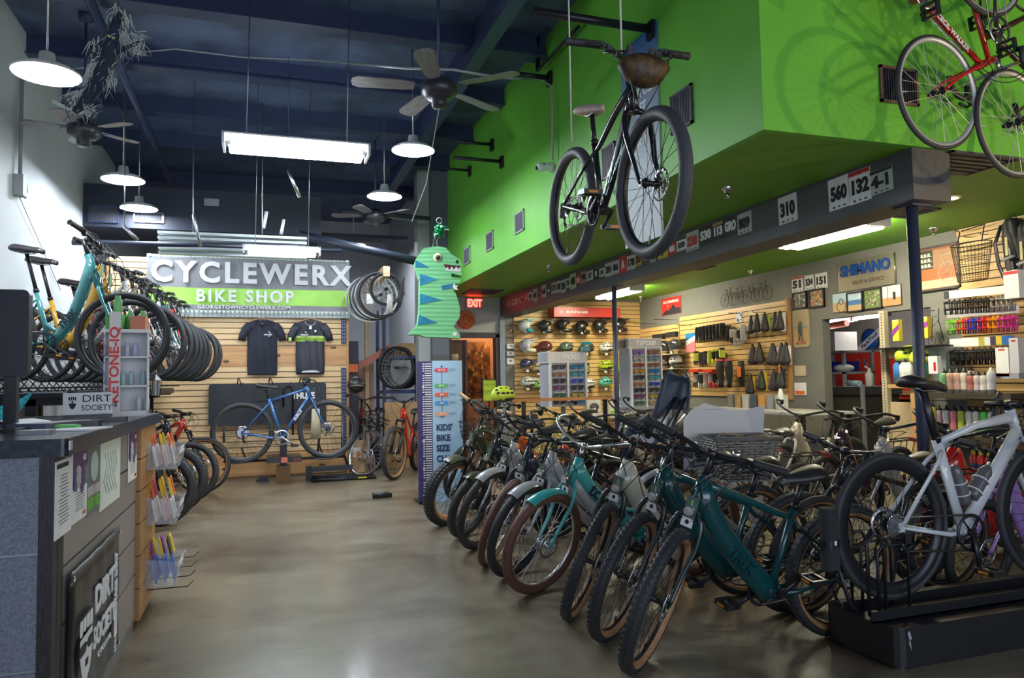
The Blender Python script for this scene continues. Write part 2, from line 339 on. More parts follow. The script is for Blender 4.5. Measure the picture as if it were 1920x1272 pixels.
# return duct
d0_, d1_ = P(604, 436, 'Y', 12.0), P(764, 450, 'Y', 12.0)
tag(MB().b2((d0_.x, 12.0, d1_.z), (d1_.x, 12.35, d0_.z)).build('air_duct', mat('pipe_dark', (.014, .02, .04), .5)), 'square dark air duct between the back fan and the grey column', 'duct')
q = P(397, 380, 'Y', 10.945); t = thing('junction_box', 'pale square cover plate on the navy bulkhead', 'cover plate', wall('S', q)); MB().rbox((0, 0, .01), (.19, .10, .02), .01).build('plate', mat('plate_grey', (.30, .33, .38), .5), t)
MB().ball((.08, 0, .02), .006).ball((-.08, 0, .02), .006).build('screw', STL, t)
# electrical box on the left wall
q = P(28, 348, 'X', XL); t = thing('electrical_box', 'grey conduit and switch box high on the white left wall', 'electrical box', wall('E', q))
MB().box((0, 0, .045), (.13, .20, .08)).build('box', mat('box_grey', (.28, .30, .31), .5), t); MB().tube([(0, .1, .04), (0, 1.2, .04)], .018, 8).build('conduit', mat('box_grey', (.28, .30, .31), .5), t)
MB().tube([(.05, .05, .05), (.14, .06, .06), (.16, -.02, .06), (.12, -.06, .05)], .008, 6).tube([(.05, -.07, .05), (.15, -.08, .05)], .012, 6).build('plug', BLKP, t)
MB().tube([(.03, -.1, .03), (1.7, -.80, .01)], .004, 4).build('cable', mat('box_grey', (.28, .30, .31), .5), t)
# ---------------------------------------------------------------- lamps
COOL = glow('cool_lamp', (.84, .92, 1.0), 40)
COOLT = glow('cool_tube', (.86, .94, 1.0), 30)
NEUT = glow('neutral_tube', (1.0, .95, .88), 11)
WARMT = glow('warm_tube', (1.0, .92, .72), 34)
WARMD = glow('warm_downlight', (1.0, .72, .40), 60)
lamps = [(-1.5, 6.1, 3.63, 'nearest dish lamp over the checkout counter'), (-1.5, 9.25, 3.68, 'higher of the two paired dish lamps above the left bikes'), (-1.53, 10.6, 3.66, 'lower of the two paired dish lamps in front of the navy bulkhead'),
         (1.52, 7.65, 3.79, 'larger dish lamp right below the big ceiling fan'), (1.52, 9.6, 3.77, 'middle dish lamp of the right row over the aisle'), (1.58, 13.6, 3.85, 'farthest small dish lamp above the hanging wheels'),
         (-1.5, 2.4, 3.65, 'dish lamp over the near end of the counter'), (1.52, 3.4, 3.9, 'dish lamp above the aisle near the hanging bike')]
l0 = None
for i, (x, y, z, lb) in enumerate(lamps[:6]):
    t = thing('pendant_lamp', lb, 'ceiling lamp', (x, y, z), 'dish pendant lamps')
    MB().lathe([(0, -.005), (.15, -.004), (.205, 0)], n=40).build('lamp_disc', COOL, t)
    MB().lathe([(.225, -.002), (.228, .012), (.17, .05), (.06, .085), (.05, .16), (0, .165)], n=40).build('reflector', mat('lamp_shell', (.55, .57, .6), .4), t)
    MB().tube([(0, 0, .16), (0, 0, CEIL-z)], .008, 6).build('stem', STL, t)
def fluor(name, lb, c, L_, w, axis, mt, rods, ntub=2):
    t = thing(name, lb, 'ceiling light', T(c) @ RZ(0 if axis == 'x' else 90))
    h = L_/2
    MB().b2((-h, -w*.25, .02), (h, w*.25, .07)).b2((-h, -w/2, .07), (h, w/2, .085)).build('housing', mat('fixture_white', (.62, .63, .65), .4), t)
    for k in range(ntub):
        y = (k-(ntub-1)/2)*w*.6/max(1, ntub-1) if ntub > 1 else 0
        MB().tube([(-h+.05, y, -.005), (h-.05, y, -.005)], .019 if w < .25 else .03, 10).build('tube', mt, t)
    for sx in (-1, 1): MB().b2((sx*h-.01, -w/2, -.02), (sx*h+.01, w/2, .085)).b2((sx*(h-.05)-.01, -w*.4, -.02), (sx*(h-.05)+.01, w*.4, .03)).build('end_cap', mat('fixture_white', (.62, .63, .65), .4), t)
    if rods:
        for sx in (-1, 1): MB().tube([(sx*h*.7, 0, .08), (sx*h*.7+(.03 if rods > 1 else 0), 0, rods)], .005, 5).build('hanger_rod', STL, t)
    return t
fluor('fluorescent_light', 'long bright fluorescent fixture hanging over the middle of the shop', (.30, 6.80, 3.42), 1.24, .30, 'x', COOLT, CEIL-3.42, 3)
fq = P(529, 476, 'Y', 9.0); fluor('fluorescent_light', 'small fluorescent fixture hanging just above the shop banner', fq, abs(P(600, 476, 'Y', 9.0).x-P(458, 476, 'Y', 9.0).x), .16, 'x', COOLT, CEIL-fq.z)
fluor('fluorescent_light', 'fluorescent fixture on the green ceiling nearest the big sign wall', (5.38, 5.9, 2.71), 1.24, .26, 'y', WARMT, 0)
fluor('fluorescent_light', 'fluorescent fixture on the green ceiling behind the thin post', (5.52, 10.8, 2.71), 1.24, .26, 'y', WARMT, 0)
fluor('fluorescent_light', 'left tube light inside the workshop opening', P(1573, 603, 'X', 8.2), .62, .10, 'y', NEUT, .5)
fluor('fluorescent_light', 'right tube light inside the workshop opening', P(1632, 594, 'X', 8.2), .62, .10, 'y', NEUT, .5)
for i, (px_, py_) in enumerate(((1777, 372), (1384, 477), (1265, 510))):
    q = P(px_, py_, 'Z', ZC); t = thing('recessed_downlight', ['recessed warm downlight beside the near end of the grey beam', 'middle recessed warm downlight in the green ceiling', 'farthest recessed warm downlight in the green ceiling'][i], 'ceiling light', wall('D', q), 'recessed lights in the green ceiling')
    MB().lathe([(0, .002), (.075, .002)], n=24).build('lamp', WARMD, t); MB().lathe([(.075, .0), (.075, .008), (.1, .006), (.102, 0)], n=24).build('trim_ring', mat('ring_cream', (.7, .6, .4), .5), t)
# storefront daylight from behind the camera
def area(name, loc, rot, sx, sy, e, col):
    l = bpy.data.lights.new(name, 'AREA'); l.shape = 'RECTANGLE'; l.size = sx; l.size_y = sy; l.energy = e; l.color = col
    o = bpy.data.objects.new(name, l); COL.objects.link(o); o.location = loc; o.rotation_euler = [R(a) for a in rot]; return o
area('storefront_daylight', (2.2, -3.3, 1.9), (90, 0, 0), 7, 2.4, 60, (.80, .90, 1.0))
for i, (x, y, z, e) in enumerate(((6.3, .9, 2.3, 75), (5.2, -.6, 2.2, 55))):   # warm track spots along the right wall, behind the camera
    l = bpy.data.lights.new('track_spot', 'SPOT'); l.energy = e*.85; l.color = (1.0, .74, .34); l.shadow_soft_size = .05; l.spot_size = R(75); l.spot_blend = .6
    o = bpy.data.objects.new('track_spot', l); COL.objects.link(o); o.location = (x, y, z); d = V((3.7, 3.5, 3.2))-o.location; o.rotation_euler = d.to_track_quat('-Z', 'Y').to_euler()
# ---------------------------------------------------------------- ceiling fans
def fan(lb, c, r, a0, zt, nb=5):
    t = thing('ceiling_fan', lb, 'ceiling fan', c)
    MB().lathe([(0, -.17), (.05, -.17), (.065, -.15), (.065, -.10), (.10, -.09), (.145, -.05), (.145, .02), (.10, .06), (.03, .10), (0, .10)], n=24).build('motor', mat('fan_bronze', (.05, .05, .06), .35, metal=.4), t)
    MB().tube([(0, 0, .08), (0, 0, zt-c[2])], .013, 8).lathe([(.07, zt-c[2]), (.065, zt-c[2]-.06), (.013, zt-c[2]-.09)], n=16).build('downrod', DKM, t)
    for k in range(nb):
        a = a0+360/nb*k; mx = RZ(a) @ RX(10)
        b = MB().prism([(.20, -.045), (.30, -.065), (r-.06, -.078), (r-.01, -.05), (r, 0), (r-.01, .05), (r-.06, .078), (.30, .065), (.20, .045)], -.004, .004)
        bl = b.build('blade', mat('fan_blade', (.20, .18, .19), .45, var=.2, sc=5, stretch=(1, 9, 9)), t, mx)
        MB().prism([(.08, -.02), (.26, -.03), (.26, .03), (.08, .02)], .004, .012).build('blade_iron', DKM, bl)
    return t
fan('big dark ceiling fan in the middle, above the dish lamp', (1.36, 5.75, 3.72), .70, 175, CEIL)
fan('small dark ceiling fan at the far left near the white wall', (-1.60, 7.8, 3.78), .52, 182, CEIL)
fan('far ceiling fan above the hanging wheels and the grey column', (1.53, 10.5, 3.72), .62, 165, CEIL)
pc = P(823, 190, 'Y', 5.75)
tag(MB().tube([(pc.x, 5.75, 3.55), (pc.x+.03, 6.4, 3.1), (pc.x+.10, 7.45, 2.98)], .004, 5).build('pull_cord', mat('cord_white', (.5, .52, .5), .6)), 'thin pale cord hanging from the big fan to the green tinsel head', 'cord')
# ---------------------------------------------------------------- vents on green
GRL = mat('grille_dark', (.03, .03, .035), .5)
def vent(lb, mx, w, h, n, fm, sl, horiz=False):
    t = thing('wall_vent', lb, 'vent', mx, 'vents in the green walls')
    MB().b2((-w/2, -h/2, 0), (w/2, -h/2+.018, .015)).b2((-w/2, h/2-.018, 0), (w/2, h/2, .015)).b2((-w/2, -h/2, 0), (-w/2+.018, h/2, .015)).b2((w/2-.018, -h/2, 0), (w/2, h/2, .015)).build('frame', fm, t)
    MB().b2((-w/2+.01, -h/2+.01, .0), (w/2-.01, h/2-.01, .003)).build('backing', INK, t)
    s_ = MB()
    for k in range(n):
        if horiz: s_.box((0, -h/2+h*(k+.5)/n, .008), (w-.03, h/n*.35, .008))
        else: s_.box((-w/2+w*(k+.5)/n, 0, .008), (w/n*.45, h-.03, .008))
    s_.build('louvre', sl, t)
for (a, b, c, d, lb, k) in ((1258, 180, 1300, 232, 'black vent on the green wall right of the hanging bike', 0), (1130, 285, 1155, 320, 'black vent on the green wall behind the hanging bike frame', 0), (966, 395, 984, 438, 'small grey vent, nearest of the three on the green wall', 1), (912, 434, 926, 471, 'small grey vent, middle of the three on the green wall', 1), (870, 463, 882, 497, 'small grey vent, farthest of the three on the green wall', 1)):
    q0, q1 = P(a, b, 'X', XG), P(c, d-4, 'X', XG); w = abs(q0.y-q1.y); h = .28 if not k else .24
    qm = P((a+c)/2, (b+d)/2, 'X', XG)
    vent(lb, wall('W', (XG, qm.y, qm.z)), w, h, 14, mat('frame_dark' if not k else 'frame_pale', (.05, .05, .06) if not k else (.28, .30, .30), .5), mat('lv_%d' % k, (.07, .07, .09) if not k else (.10, .11, .13), .5))
q = P(1684, 162, 'Y', 3.57); vent('dark vent on the green front wall behind the red bike wheel', wall('S', q), .31, .24, 16, mat('frame_bronze', (.16, .09, .06), .5), mat('lv_2', (.03, .03, .04), .5))
q = P(757, 538, 'X', 2.7); vent('small pale vent on the side wall past the hanging wheels', wall('W', q), .28, .34, 12, mat('frame_pale', (.3, .3, .3), .5), mat('lv_3', (.14, .14, .15), .5))
for i, (a, b, w, h) in enumerate(((1800, 305, .62, .42), (1700, 397, .38, .38), (1306, 501, .36, .36), (905, 547, .55, .6))):
    q = P(a, b, 'Z', ZC); vent(['big dark grille in the green ceiling right of the beam end', 'square grille in the green ceiling behind the thick post', 'square grille in the green ceiling between two downlights', 'reddish lit grille in the green ceiling above the exit sign'][i], wall('D', q), w, h, 6, mat('frame_dark', (.05, .05, .06), .5), mat('lv_4', (.05, .045, .04), .5), True)
for i, (a, b) in enumerate(((1363, 352), (1029, 498), (1408, 508), (1750, 428), (1201, 557))):
    q = P(a, b, 'Z', ZC); t = thing('fire_sprinkler', ['chrome sprinkler under the green ceiling right of the hanging bike', 'chrome sprinkler under the green ceiling between hanging bike wheel and dinosaur', 'chrome sprinkler above the wire bicycle sculpture', 'chrome sprinkler above the big framed picture', 'chrome sprinkler in the corner over the helmet wall'][i], 'sprinkler', wall('D', q), 'sprinklers under the green ceiling')
    MB().lathe([(.045, 0), (.045, .008), (.03, .03), (.016, .045)], n=16).build('cup', CHR, t); MB().tube([(0, 0, .04), (0, 0, .075)], .008, 8).lathe([(0, .08), (.022, .078), (.022, .084), (0, .086)], n=12).tube([(.012, 0, .05), (.012, 0, .08)], .003, 4).build('nozzle', CHR, t)
# posts
for i, (x, y) in enumerate(((4.05, 8.05), (4.12, 3.765))):
    t = thing('support_post', ['thin dark post between the two sunglasses racks', 'thick dark blue post in front of the workshop opening'][i], 'post', (x, y, 0))
    MB().tube([(0, 0, .01), (0, 0, 2.44)], (.030, .037)[i], 20).build('pole', mat('post_navy', (.035, .045, .085), .4, bump=.3, sc=70), t)
    MB().box((0, 0, .006), (.2, .2, .012)).build('base_plate', DKM, t); MB().box((0, 0, 2.443), (.16, .16, .012)).build('top_plate', DKM, t)
# exit door, frame
DFR = mat('door_frame_dark', (.035, .030, .035), .45)
t = tag(MB().b2((dx0-.02, YH-.03, 0), (dx0+.04, YH+.14, dz)).b2((dx1-.04, YH-.03, 0), (dx1+.02, YH+.14, dz)).b2((dx0-.02, YH-.03, dz-.06), (dx1+.02, YH+.14, dz+.03)).build('door_1', DFR)); t['kind'] = 'structure'
BRD = mat('brown_door', (.085, .035, .022), .45, var=.15, sc=3, stretch=(6, 6, .5))
ds = thing('exit_door', 'brown door standing open in the doorway under the exit sign', 'door', T((dx0+.34, YH+.16, 0)) @ RZ(80))
MB().b2((0, -.02, 0), (.80, .02, 2.05)).build('door_leaf', BRD, ds); MB().tube([(.72, -.02, 1.0), (.72, -.07, 1.0), (.66, -.08, 1.0)], .012, 8).build('door_handle', CHR, ds)
tag(MB().b2((dx0+.04, YH+.2, 0), (dx0+.34, YH+.26, 2.05)).b2((dx0+.0, YH+.15, 1.35), (dx0+.2, YH+.2, 1.80), 1).build('room_divider', [BRD, BLKG]), 'brown panel with a dark window inside the exit doorway', 'panel')
# tiger-striped fern picture in the corridor
tp = thing('corridor_picture', 'tall canvas of brown and golden foliage seen through the doorway', 'picture', wall('S', (4.12, 14.4, 1.55)))
MB().box((0, 0, 0), (.56, 1.15, .03)).build('canvas', mat('canvas_foliage', (.05, .03, .012), .6, c2=(.45, .20, .06), sc=6, stretch=(1, 1, 1)), tp)
fo = MB()
for k in range(46):
    x, y = rnd.uniform(-.22, .22), rnd.uniform(-.5, .5); fo.prism([(x, y), (x+.03, y+rnd.uniform(.05, .14)), (x+.06, y-.01)], .016, .02, k % 3)
fo.build('foliage', [C((.42, .17, .05)), C((.60, .42, .12)), C((.12, .06, .02))], tp)
t = thing('corridor_lamp', 'warm ceiling globe inside the corridor behind the exit door', 'ceiling lamp', (4.4, 14.2, 2.5)); MB().ball((0, 0, 0), .09, 14, 8).build('globe', glow('peach_glow', (1, .62, .36), 40), t); MB().tube([(0, 0, .08), (0, 0, .1)], .03, 8).build('base', BLKM, t)
# exit sign & round badge
q = P(889, 570, 'Y', YH); t = thing('exit_sign', 'red lit EXIT sign above the brown doorway', 'exit sign', wall('S', (q.x, YH, q.z)))
MB().box((0, 0, .03), (.31, .19, .06)).build('housing', mat('exit_housing', (.30, .30, .31), .5), t)
text('EXIT', .175, glow('exit_red', (1, .03, .02), 5), t, T(-.01, 0, .064), bold=.04, sx=.72)
q = P(873, 600, 'Y', YH); t = thing('round_sign', 'round red bicycle badge sign below the exit sign', 'sign', wall('S', (q.x, YH, q.z)))
MB().lathe([(0, .02), (.155, .02), (.165, .01), (.165, 0)], n=40).build('disc', mat('badge_red', (.38, .05, .02), .5, c2=(.50, .13, .03), sc=9), t)
MB().ring((-.045, -.02, .024), (0, 0, 1), .04, .004, 20, 6).ring((.05, -.02, .024), (0, 0, 1), .045, .004, 20, 6).ring((0, 0, .022), (0, 0, 1), .115, .003, 30, 6).tube([(-.045, -.02, .024), (0, .04, .024), (.05, -.02, .024)], .004, 5).build('bicycle_emblem', mat('badge_orange', (.75, .28, .06), .5), t)
for k, ch in enumerate('NEW BELGIUM'):
    a = 150-k*12; text(ch, .034, C((.8, .62, .4)), t, T(.135*math.cos(R(a)), .135*math.sin(R(a)), .022) @ RZ(a-90), name='letter')
# ================================================================ bicycles
_wc = {}
def wheel_data(Rw, tw, tire, tan, rimc, knob, nsp, rear, disc, deep, spc):
    key = (Rw, tw, tire.name, tan, rimc.name, knob, nsp, rear, disc, deep, spc.name)
    if key in _wc: return _wc[key]
    d = {}; c = Rw-tw; m = 16; sm = TAN if tan is True else (tan or tire)
    b = MB()
    def mf(i):
        a = 2*pi*(i+.5)/m+pi/m; return 1 if (abs(math.sin(a)) > .3 and math.cos(a) < -.1) else 0
    b.ring((0, 0, 0), (0, 1, 0), c, tw, 72, m, ry=tw*1.0, mf=mf)
    if knob:
        n = 64 if knob == 1 else 54; kw = tw*.34
        for k in range(n):
            a = 2*pi*k/n
            for r_, o in enumerate((-.66, -.22, .22, .66)):
                aa = a+(pi/n if r_ % 2 else 0); rr = c+tw*math.cos(o*1.35)*1.02
                rot = M.Rotation(-aa, 3, 'Y') @ M.Rotation(0, 3, 'X')
                h = tw*(.22 if knob == 2 else .10)
                b.box((rr*math.cos(aa), tw*math.sin(o*1.35)*1.02, rr*math.sin(aa)), (h, kw, 2*pi*Rw/n*.55), 0, rot=rot)
    elif knob == 0:
        for o in (-.28, 0, .28): b.ring((0, o*tw, 0), (0, 1, 0), Rw-tw*(1-math.cos(o*1.1))-.0005, .0022, 72, 4)
    d['tire'] = b.data('tire', [tire, sm])
    rr = c-tw*.55; dp = .055 if deep else .02
    d['rim'] = MB().lathe([(rr+.012, -.011), (rr-dp*.3, -.013), (rr-dp, -.004), (rr-dp, .004), (rr-dp*.3, .013), (rr+.012, .011)], ax=(0, 1, 0), n=64).data('rim', [rimc])
    s_ = MB(); hr = .022 if not rear else .026
    for k in range(nsp):
        sd = 1 if k % 2 else -1; a = 2*pi*k/nsp; a2 = a+(1.15 if (k//2) % 2 else -1.15)
        s_.tube([(hr*math.cos(a2), sd*.028, hr*math.sin(a2)), ((rr-dp)*math.cos(a), sd*.002, (rr-dp)*math.sin(a))], .0017, 3, caps=False)
    s_.box((0, 0, -(rr-dp-.02)), (.006, .006, .04))
    d['spokes'] = s_.data('spokes', [spc])
    h = MB().lathe([(.008, -.062), (.010, -.05), (.024, -.034), (.026, -.028), (.014, -.022), (.014, .022), (.026, .028), (.024, .034), (.010, .05), (.008, .062)], ax=(0, 1, 0), n=14)
    d['hub'] = h.data('hub', [BLKM if rimc is not CHR else CHR])
    if disc:
        q = MB().lathe([(.062, .046), (.080, .046), (.080, .049), (.062, .049), (.062, .046)], ax=(0, 1, 0), n=36)
        for k in range(6): a = k*pi/3; q.tube([(.018*math.cos(a), .047, .018*math.sin(a)), (.066*math.cos(a+.45), .047, .066*math.sin(a+.45))], .004, 4)
        for k in range(16): a = k*pi/8; q.box((.071*math.cos(a), .048, .071*math.sin(a)), (.006, .005, .006), 0, rot=M.Rotation(-a, 3, 'Y'))
        d['brake_disc'] = q.data('brake_disc', [STL])
    if rear:
        q = MB()
        for k in range(8):
            r0 = .058-.0048*k; y = -.030-.0042*k
            pr = []
            for j in range(28): a = 2*pi*j/28; rj = r0+(.0022 if j % 2 else -.0022); pr.append((rj*math.cos(a), rj*math.sin(a)))
            q.prism(pr, y, y+.0018, fr=lambda x, z, t: (x, t, z))
        q.lathe([(.02, -.066), (.02, -.028)], ax=(0, 1, 0), n=10); d['cassette'] = q.data('cassette', [STL])
    _wc[key] = d; return d
def put_wheel(name, root, mx, d):
    w = empty(name, root, mx)
    for k, me in d.items(): link(k, me, w)
    return w
def saddle_mb(sc=1.0, wide=1.0, thick=1.0, b=None, c=(0, 0, 0), mi=0, rot=None):
    """saddle, nose towards +x, top at z=0"""
    b = b or MB(); L_ = .27*sc; n = 14; vs = []; K = 12; c = V(c)
    for i in range(K):
        t = i/(K-1); x = -L_*.42+L_*t
        w = (.082*(1-t)**.9*(1-.35*math.exp(-((t)/.10)**2))+.017)*wide if t < .55 else .048*wide*(1-(t-.55)/.45)**1.0*.78+.015
        if t in (0, 1): w *= .55
        h = (.020*(1-.6*t)+.007)*thick*(.6 if t in (0, 1) else 1); z = .014*math.cos(t*pi*1.1)*sc+.010*(t > .85)*-1
        for j in range(n):
            a = 2*pi*j/n; yy = w*sc*math.cos(a); zz = h*math.sin(a)*(1 if math.sin(a) > 0 else 1.5)-.016*abs(math.cos(a))**3
            q = V((x, yy, z+zz-.02)); vs.append(c+(rot @ q if rot else q))
    b.add(vs, [(i*n+j, i*n+(j+1) % n, (i+1)*n+(j+1) % n, (i+1)*n+j) for i in range(K-1) for j in range(n)]+[tuple(range(n-1, -1, -1)), tuple((K-1)*n+j for j in range(n))], mi, True)
    return b
def bez(p, n=9):
    p = [V(q) for q in p]; out = []
    for i in range(n):
        t = i/(n-1); q = p
        while len(q) > 1: q = [q[k].lerp(q[k+1], t) for k in range(len(q)-1)]
        out.append(q[0])
    return out
def bike(label, at, heading=180, lean=7, steer=0, col=(.1, .1, .1), style='hybrid', Rw=.335, tw=.024, tire=None, tan=False, rimc=None, knob=0, deep=False, spc=None,
         WB=1.06, ha=69, fork='rigid', forkc=None, bar='flat', barc=None, grip=None, sad=None, sadh=.90, fender=None, light=True, tagc=True, rack=None, basket=None,
         disc=True, group=None, mx=None, floor=True, rot=None, stem_up=.05, kick=True, crank_a=-35, name='bicycle', col2=None, txt=None, sz=1.0, far=False, simple=False, bell=False, metal=0, dtw=None, saddw=1.0, frontlight_z=None, cage=False, hl=.15, barw=.31):
    tire = tire or BLK; rimc = rimc or BLKM; spc = spc or BLKM; FR = C(col, .22, metal, coat=.7); FK = C(forkc, .25, 0, coat=.5) if forkc else FR
    grip = grip or BLK; barc = barc or BLKM; sad = sad or mat('saddle_black', (.02, .018, .018), .42, var=.3, sc=15)
    R_ = Rw; u = V((-math.cos(R(ha)), 0, math.sin(R(ha)))); nrm = V((math.sin(R(ha)), 0, math.cos(R(ha))))
    ax = V((WB, 0, R_)); ab = ax-nrm*.045; Lf = R_+tw*.3+(.075 if fork == 'rigid' else .13 if fork == 'susp' else .06)
    hb = ab+u*Lf; ht = hb+u*hl; cl = ht+u*stem_up
    S = T(hb) @ M.Rotation(R(steer), 4, u) @ T(-hb)
    rxl = V((0, 0, R_)); bb = V((.445, 0, .285 if R_ > .3 else .27))
    # placement: origin at the rear contact point, front wheel brought down onto the ground
    B0 = RZ(heading) @ RX(-lean)
    if floor:
        wa = (B0 @ S).to_3x3() @ V((0, 1, 0)); wc = B0 @ (S @ ax); low = wc.z-R_*math.sqrt(max(0, 1-wa.z**2))
        rl = (B0 @ rxl).z-R_*abs(math.cos(R(lean))); pa = math.asin((low-rl)/WB); B0 = RZ(heading) @ RY(math.degrees(pa)) @ RX(-lean)
        lift = -((B0 @ rxl).z-R_*abs(math.cos(R(lean)))); mxx = T((at[0], at[1], at[2]+lift)) @ B0
    else: mxx = mx if mx is not None else T(at) @ B0
    if sz != 1: mxx = mxx @ M.Scale(sz, 4)
    t = thing(name, label, 'bicycle', mxx, group)
    f = MB(); ns = 12; Y = V((0, 1, 0)); yy = V((0, 1, 0))
    sa = R(73); su = V((-math.cos(sa), 0, math.sin(sa)))
    def stp(l): return bb+su*l
    stl = {'diamond': .50, 'hybrid': .44, 'ebike': .43, 'low': .42, 'town': .44, 'road': .48, 'mtb': .40, 'fat': .36}.get(style, .44); stop = stp(stl)
    dt = dtw or {'ebike': (.031, .052), 'low': (.030, .046), 'town': (.030, .044), 'road': (.020, .038), 'mtb': (.026, .036), 'fat': (.030, .05), 'hybrid': (.021, .024), 'diamond': (.017, .017)}[style]
    f.tube([hb+u*-.005, ht], .0235 if style not in ('ebike', 'town', 'low') else .029, 14)
    hm = hb.lerp(ht, .35)
    ss = stp(stl-.06)
    if style in ('ebike', 'mtb', 'fat'):
        f.tube(bez([ht.lerp(hb, .25), hb.lerp(ht, .05)+V((-.10, 0, -.10)), bb+V((.10, 0, .10)), bb+V((.0, 0, .0))]), [(dt[0], dt[1]*.9), dt], ns, side=Y)
        f.tube(bez([ht.lerp(hb, .2), ht+V((-.25, 0, -.12)), stp(stl-.05)+V((.10, 0, .02)), stp(stl-.05)], 9), [(.020, .024), (.013, .014)], ns, side=Y)
    elif style == 'low':
        f.tube(bez([ht.lerp(hb, .3), hb+V((-.17, 0, -.13)), bb+V((.18, 0, .12)), bb]), [(dt[0], dt[1]*1.1), dt], ns, side=Y)
        f.tube(bez([hb+V((-.36, 0, -.33)), stp(.14)+V((.08, 0, -.03)), stp(.16)], 6), [(.014, .018)]*2, 8, side=Y)
    elif style == 'town':
        f.tube(bez([ht.lerp(hb, .35), hb+V((-.10, 0, -.06)), bb+V((.24, 0, .22)), bb+V((-.01, 0, .04))]), [(.032, .050), dt], ns, side=Y)
        f.tube(bez([hb+V((-.015, 0, .0)), hb+V((-.16, 0, -.18)), bb+V((.22, 0, .05)), bb+V((.05, 0, -.01))]), [(.022, .034)]*2, ns, mi=1 if col2 else 0, side=Y)
        f.tube(bez([hb+V((-.28, 0, -.17)), stp(.18)+V((.1, 0, 0)), stp(.2)], 6), .014, 8)
    elif style == 'road':
        f.tube([ht.lerp(hb, .3), ht.lerp(hb, .3).lerp(stp(stl-.02), .5)+V((0, 0, .02)), stp(stl-.02)], [(.019, .030), (.017, .019), (.012, .016)], ns, side=Y)
        f.tube([hb.lerp(ht, .12), bb], [(.019, .042), (.022, .036)], ns, side=Y)
    else:
        f.tube([ht.lerp(hb, .25), stp(stl-.04)], [(.014, .016)]*2 if style == 'hybrid' else .0145, ns, side=Y); f.tube([hb.lerp(ht, .2), bb], [dt]*2, ns, side=Y)
    f.tube([bb, stop], [(.017, .019) if style != 'road' else (.013, .030)]*2, ns, side=Y)
    f.tube([bb-Y*.036, bb+Y*.036], .026, 14)
    for sy in (-1, 1):
        do = rxl+V((0, sy*.058, 0))
        f.tube([bb+V((-.02, sy*.028, 0)), bb+V((-.13, sy*.042, -.0)), do], [(.008, .013), (.008, .012), (.007, .008)], 8, side=Y)
        f.tube([ss+V((0, sy*.012, .0)), ss+V((-.05, sy*.034, -.05)), do], .0085 if style != 'road' else [(.006, .012)]*3, 8, side=Y)
        f.box(do, (.035, .006, .045))
    f.build('frame', [FR, C(col2, .35)] if col2 else FR, t)
    if not simple:
        MB().lathe([(.026, 0), (.026, .012)], ht, u, 14).lathe([(.026, -.012), (.026, 0)], hb, u, 14).build('headset', BLKM, t)
    # ---- fork
    F = MB(); dn = -u; crown = hb-u*.012
    if fork == 'susp':
        cr = hb-u*.02
        F.tube([cr+Y*-.062+V((.02, 0, 0)), cr+Y*.062+V((.02, 0, 0))], [(.022, .018)]*2, 10); F.tube([cr-u*.02, hb+u*.02], .02, 10)
        G = MB()
        for sy in (-1, 1):
            a = cr+Y*.062*sy+V((.02, 0, 0)); e = ax+Y*.062*sy; mid = a.lerp(e, .42)
            G.tube([a, mid], .0165, 10); F.tube([mid-u*-.03, e-u*.01], .0225, 10)
        cx = a.lerp(e, .36)
        F.tube([cx-Y*.062*2+Y*.0, cx+V((.035, -.062, .05)), cx+V((.035, -.0, .05))-Y*.0, cx], .012, 8)
        G.build('stanchion', BLKG if not forkc else STL, t, S)
        F.build('fork', FK if forkc else BLKP, t, S)
    else:
        sp = .052+tw*.6
        F.tube([hb+u*.0, crown-u*.012], .022, 10)
        for sy in (-1, 1):
            a = crown+Y*.01*sy; sh = crown+Y*sp*sy-u*.035+nrm*.004; e = ax+Y*.056*sy
            F.tube(bez([a, crown+Y*sp*sy*.9+u*.005, sh-u*.02, sh-u*.12], 6)+[ab.lerp(e, .25)+Y*.044*sy+u*.15, e+u*.03+nrm*-.012, e], [(.016, .019), (.014, .016), (.013, .015), (.013, .015), (.012, .015), (.012, .015), (.011, .014), (.009, .011), (.009, .010)], 9)
            F.box(e, (.02, .006, .03))
        F.build('fork', FK, t, S)
    # ---- wheels
    fd = wheel_data(R_, tw, tire, tan, rimc, knob, 28 if not far else 20, False, disc, deep, spc)
    rd = wheel_data(R_, tw, tire, tan, rimc, knob, 28 if not far else 20, True, disc, deep, spc)
    put_wheel('front_wheel', t, S @ T(ax), fd); put_wheel('rear_wheel', t, T(rxl) @ RY(13), rd)
    # ---- cockpit
    st = MB(); bc = cl+V((.05, 0, .012)) if bar != 'town' else cl+V((-.01, 0, .02))
    if bar == 'drop': bc = cl+V((.08, 0, -.01))
    st.tube([ht-u*.0, cl+u*.014], .0165, 10); st.tube([cl, bc], [(.015, .016), (.017, .018)], 8); st.tube([bc-Y*.024, bc+Y*.024], .021, 10)
    st.build('stem', BLKP if barc is not CHR else CHR, t, S)
    hb_ = MB(); w = barw; ends = []
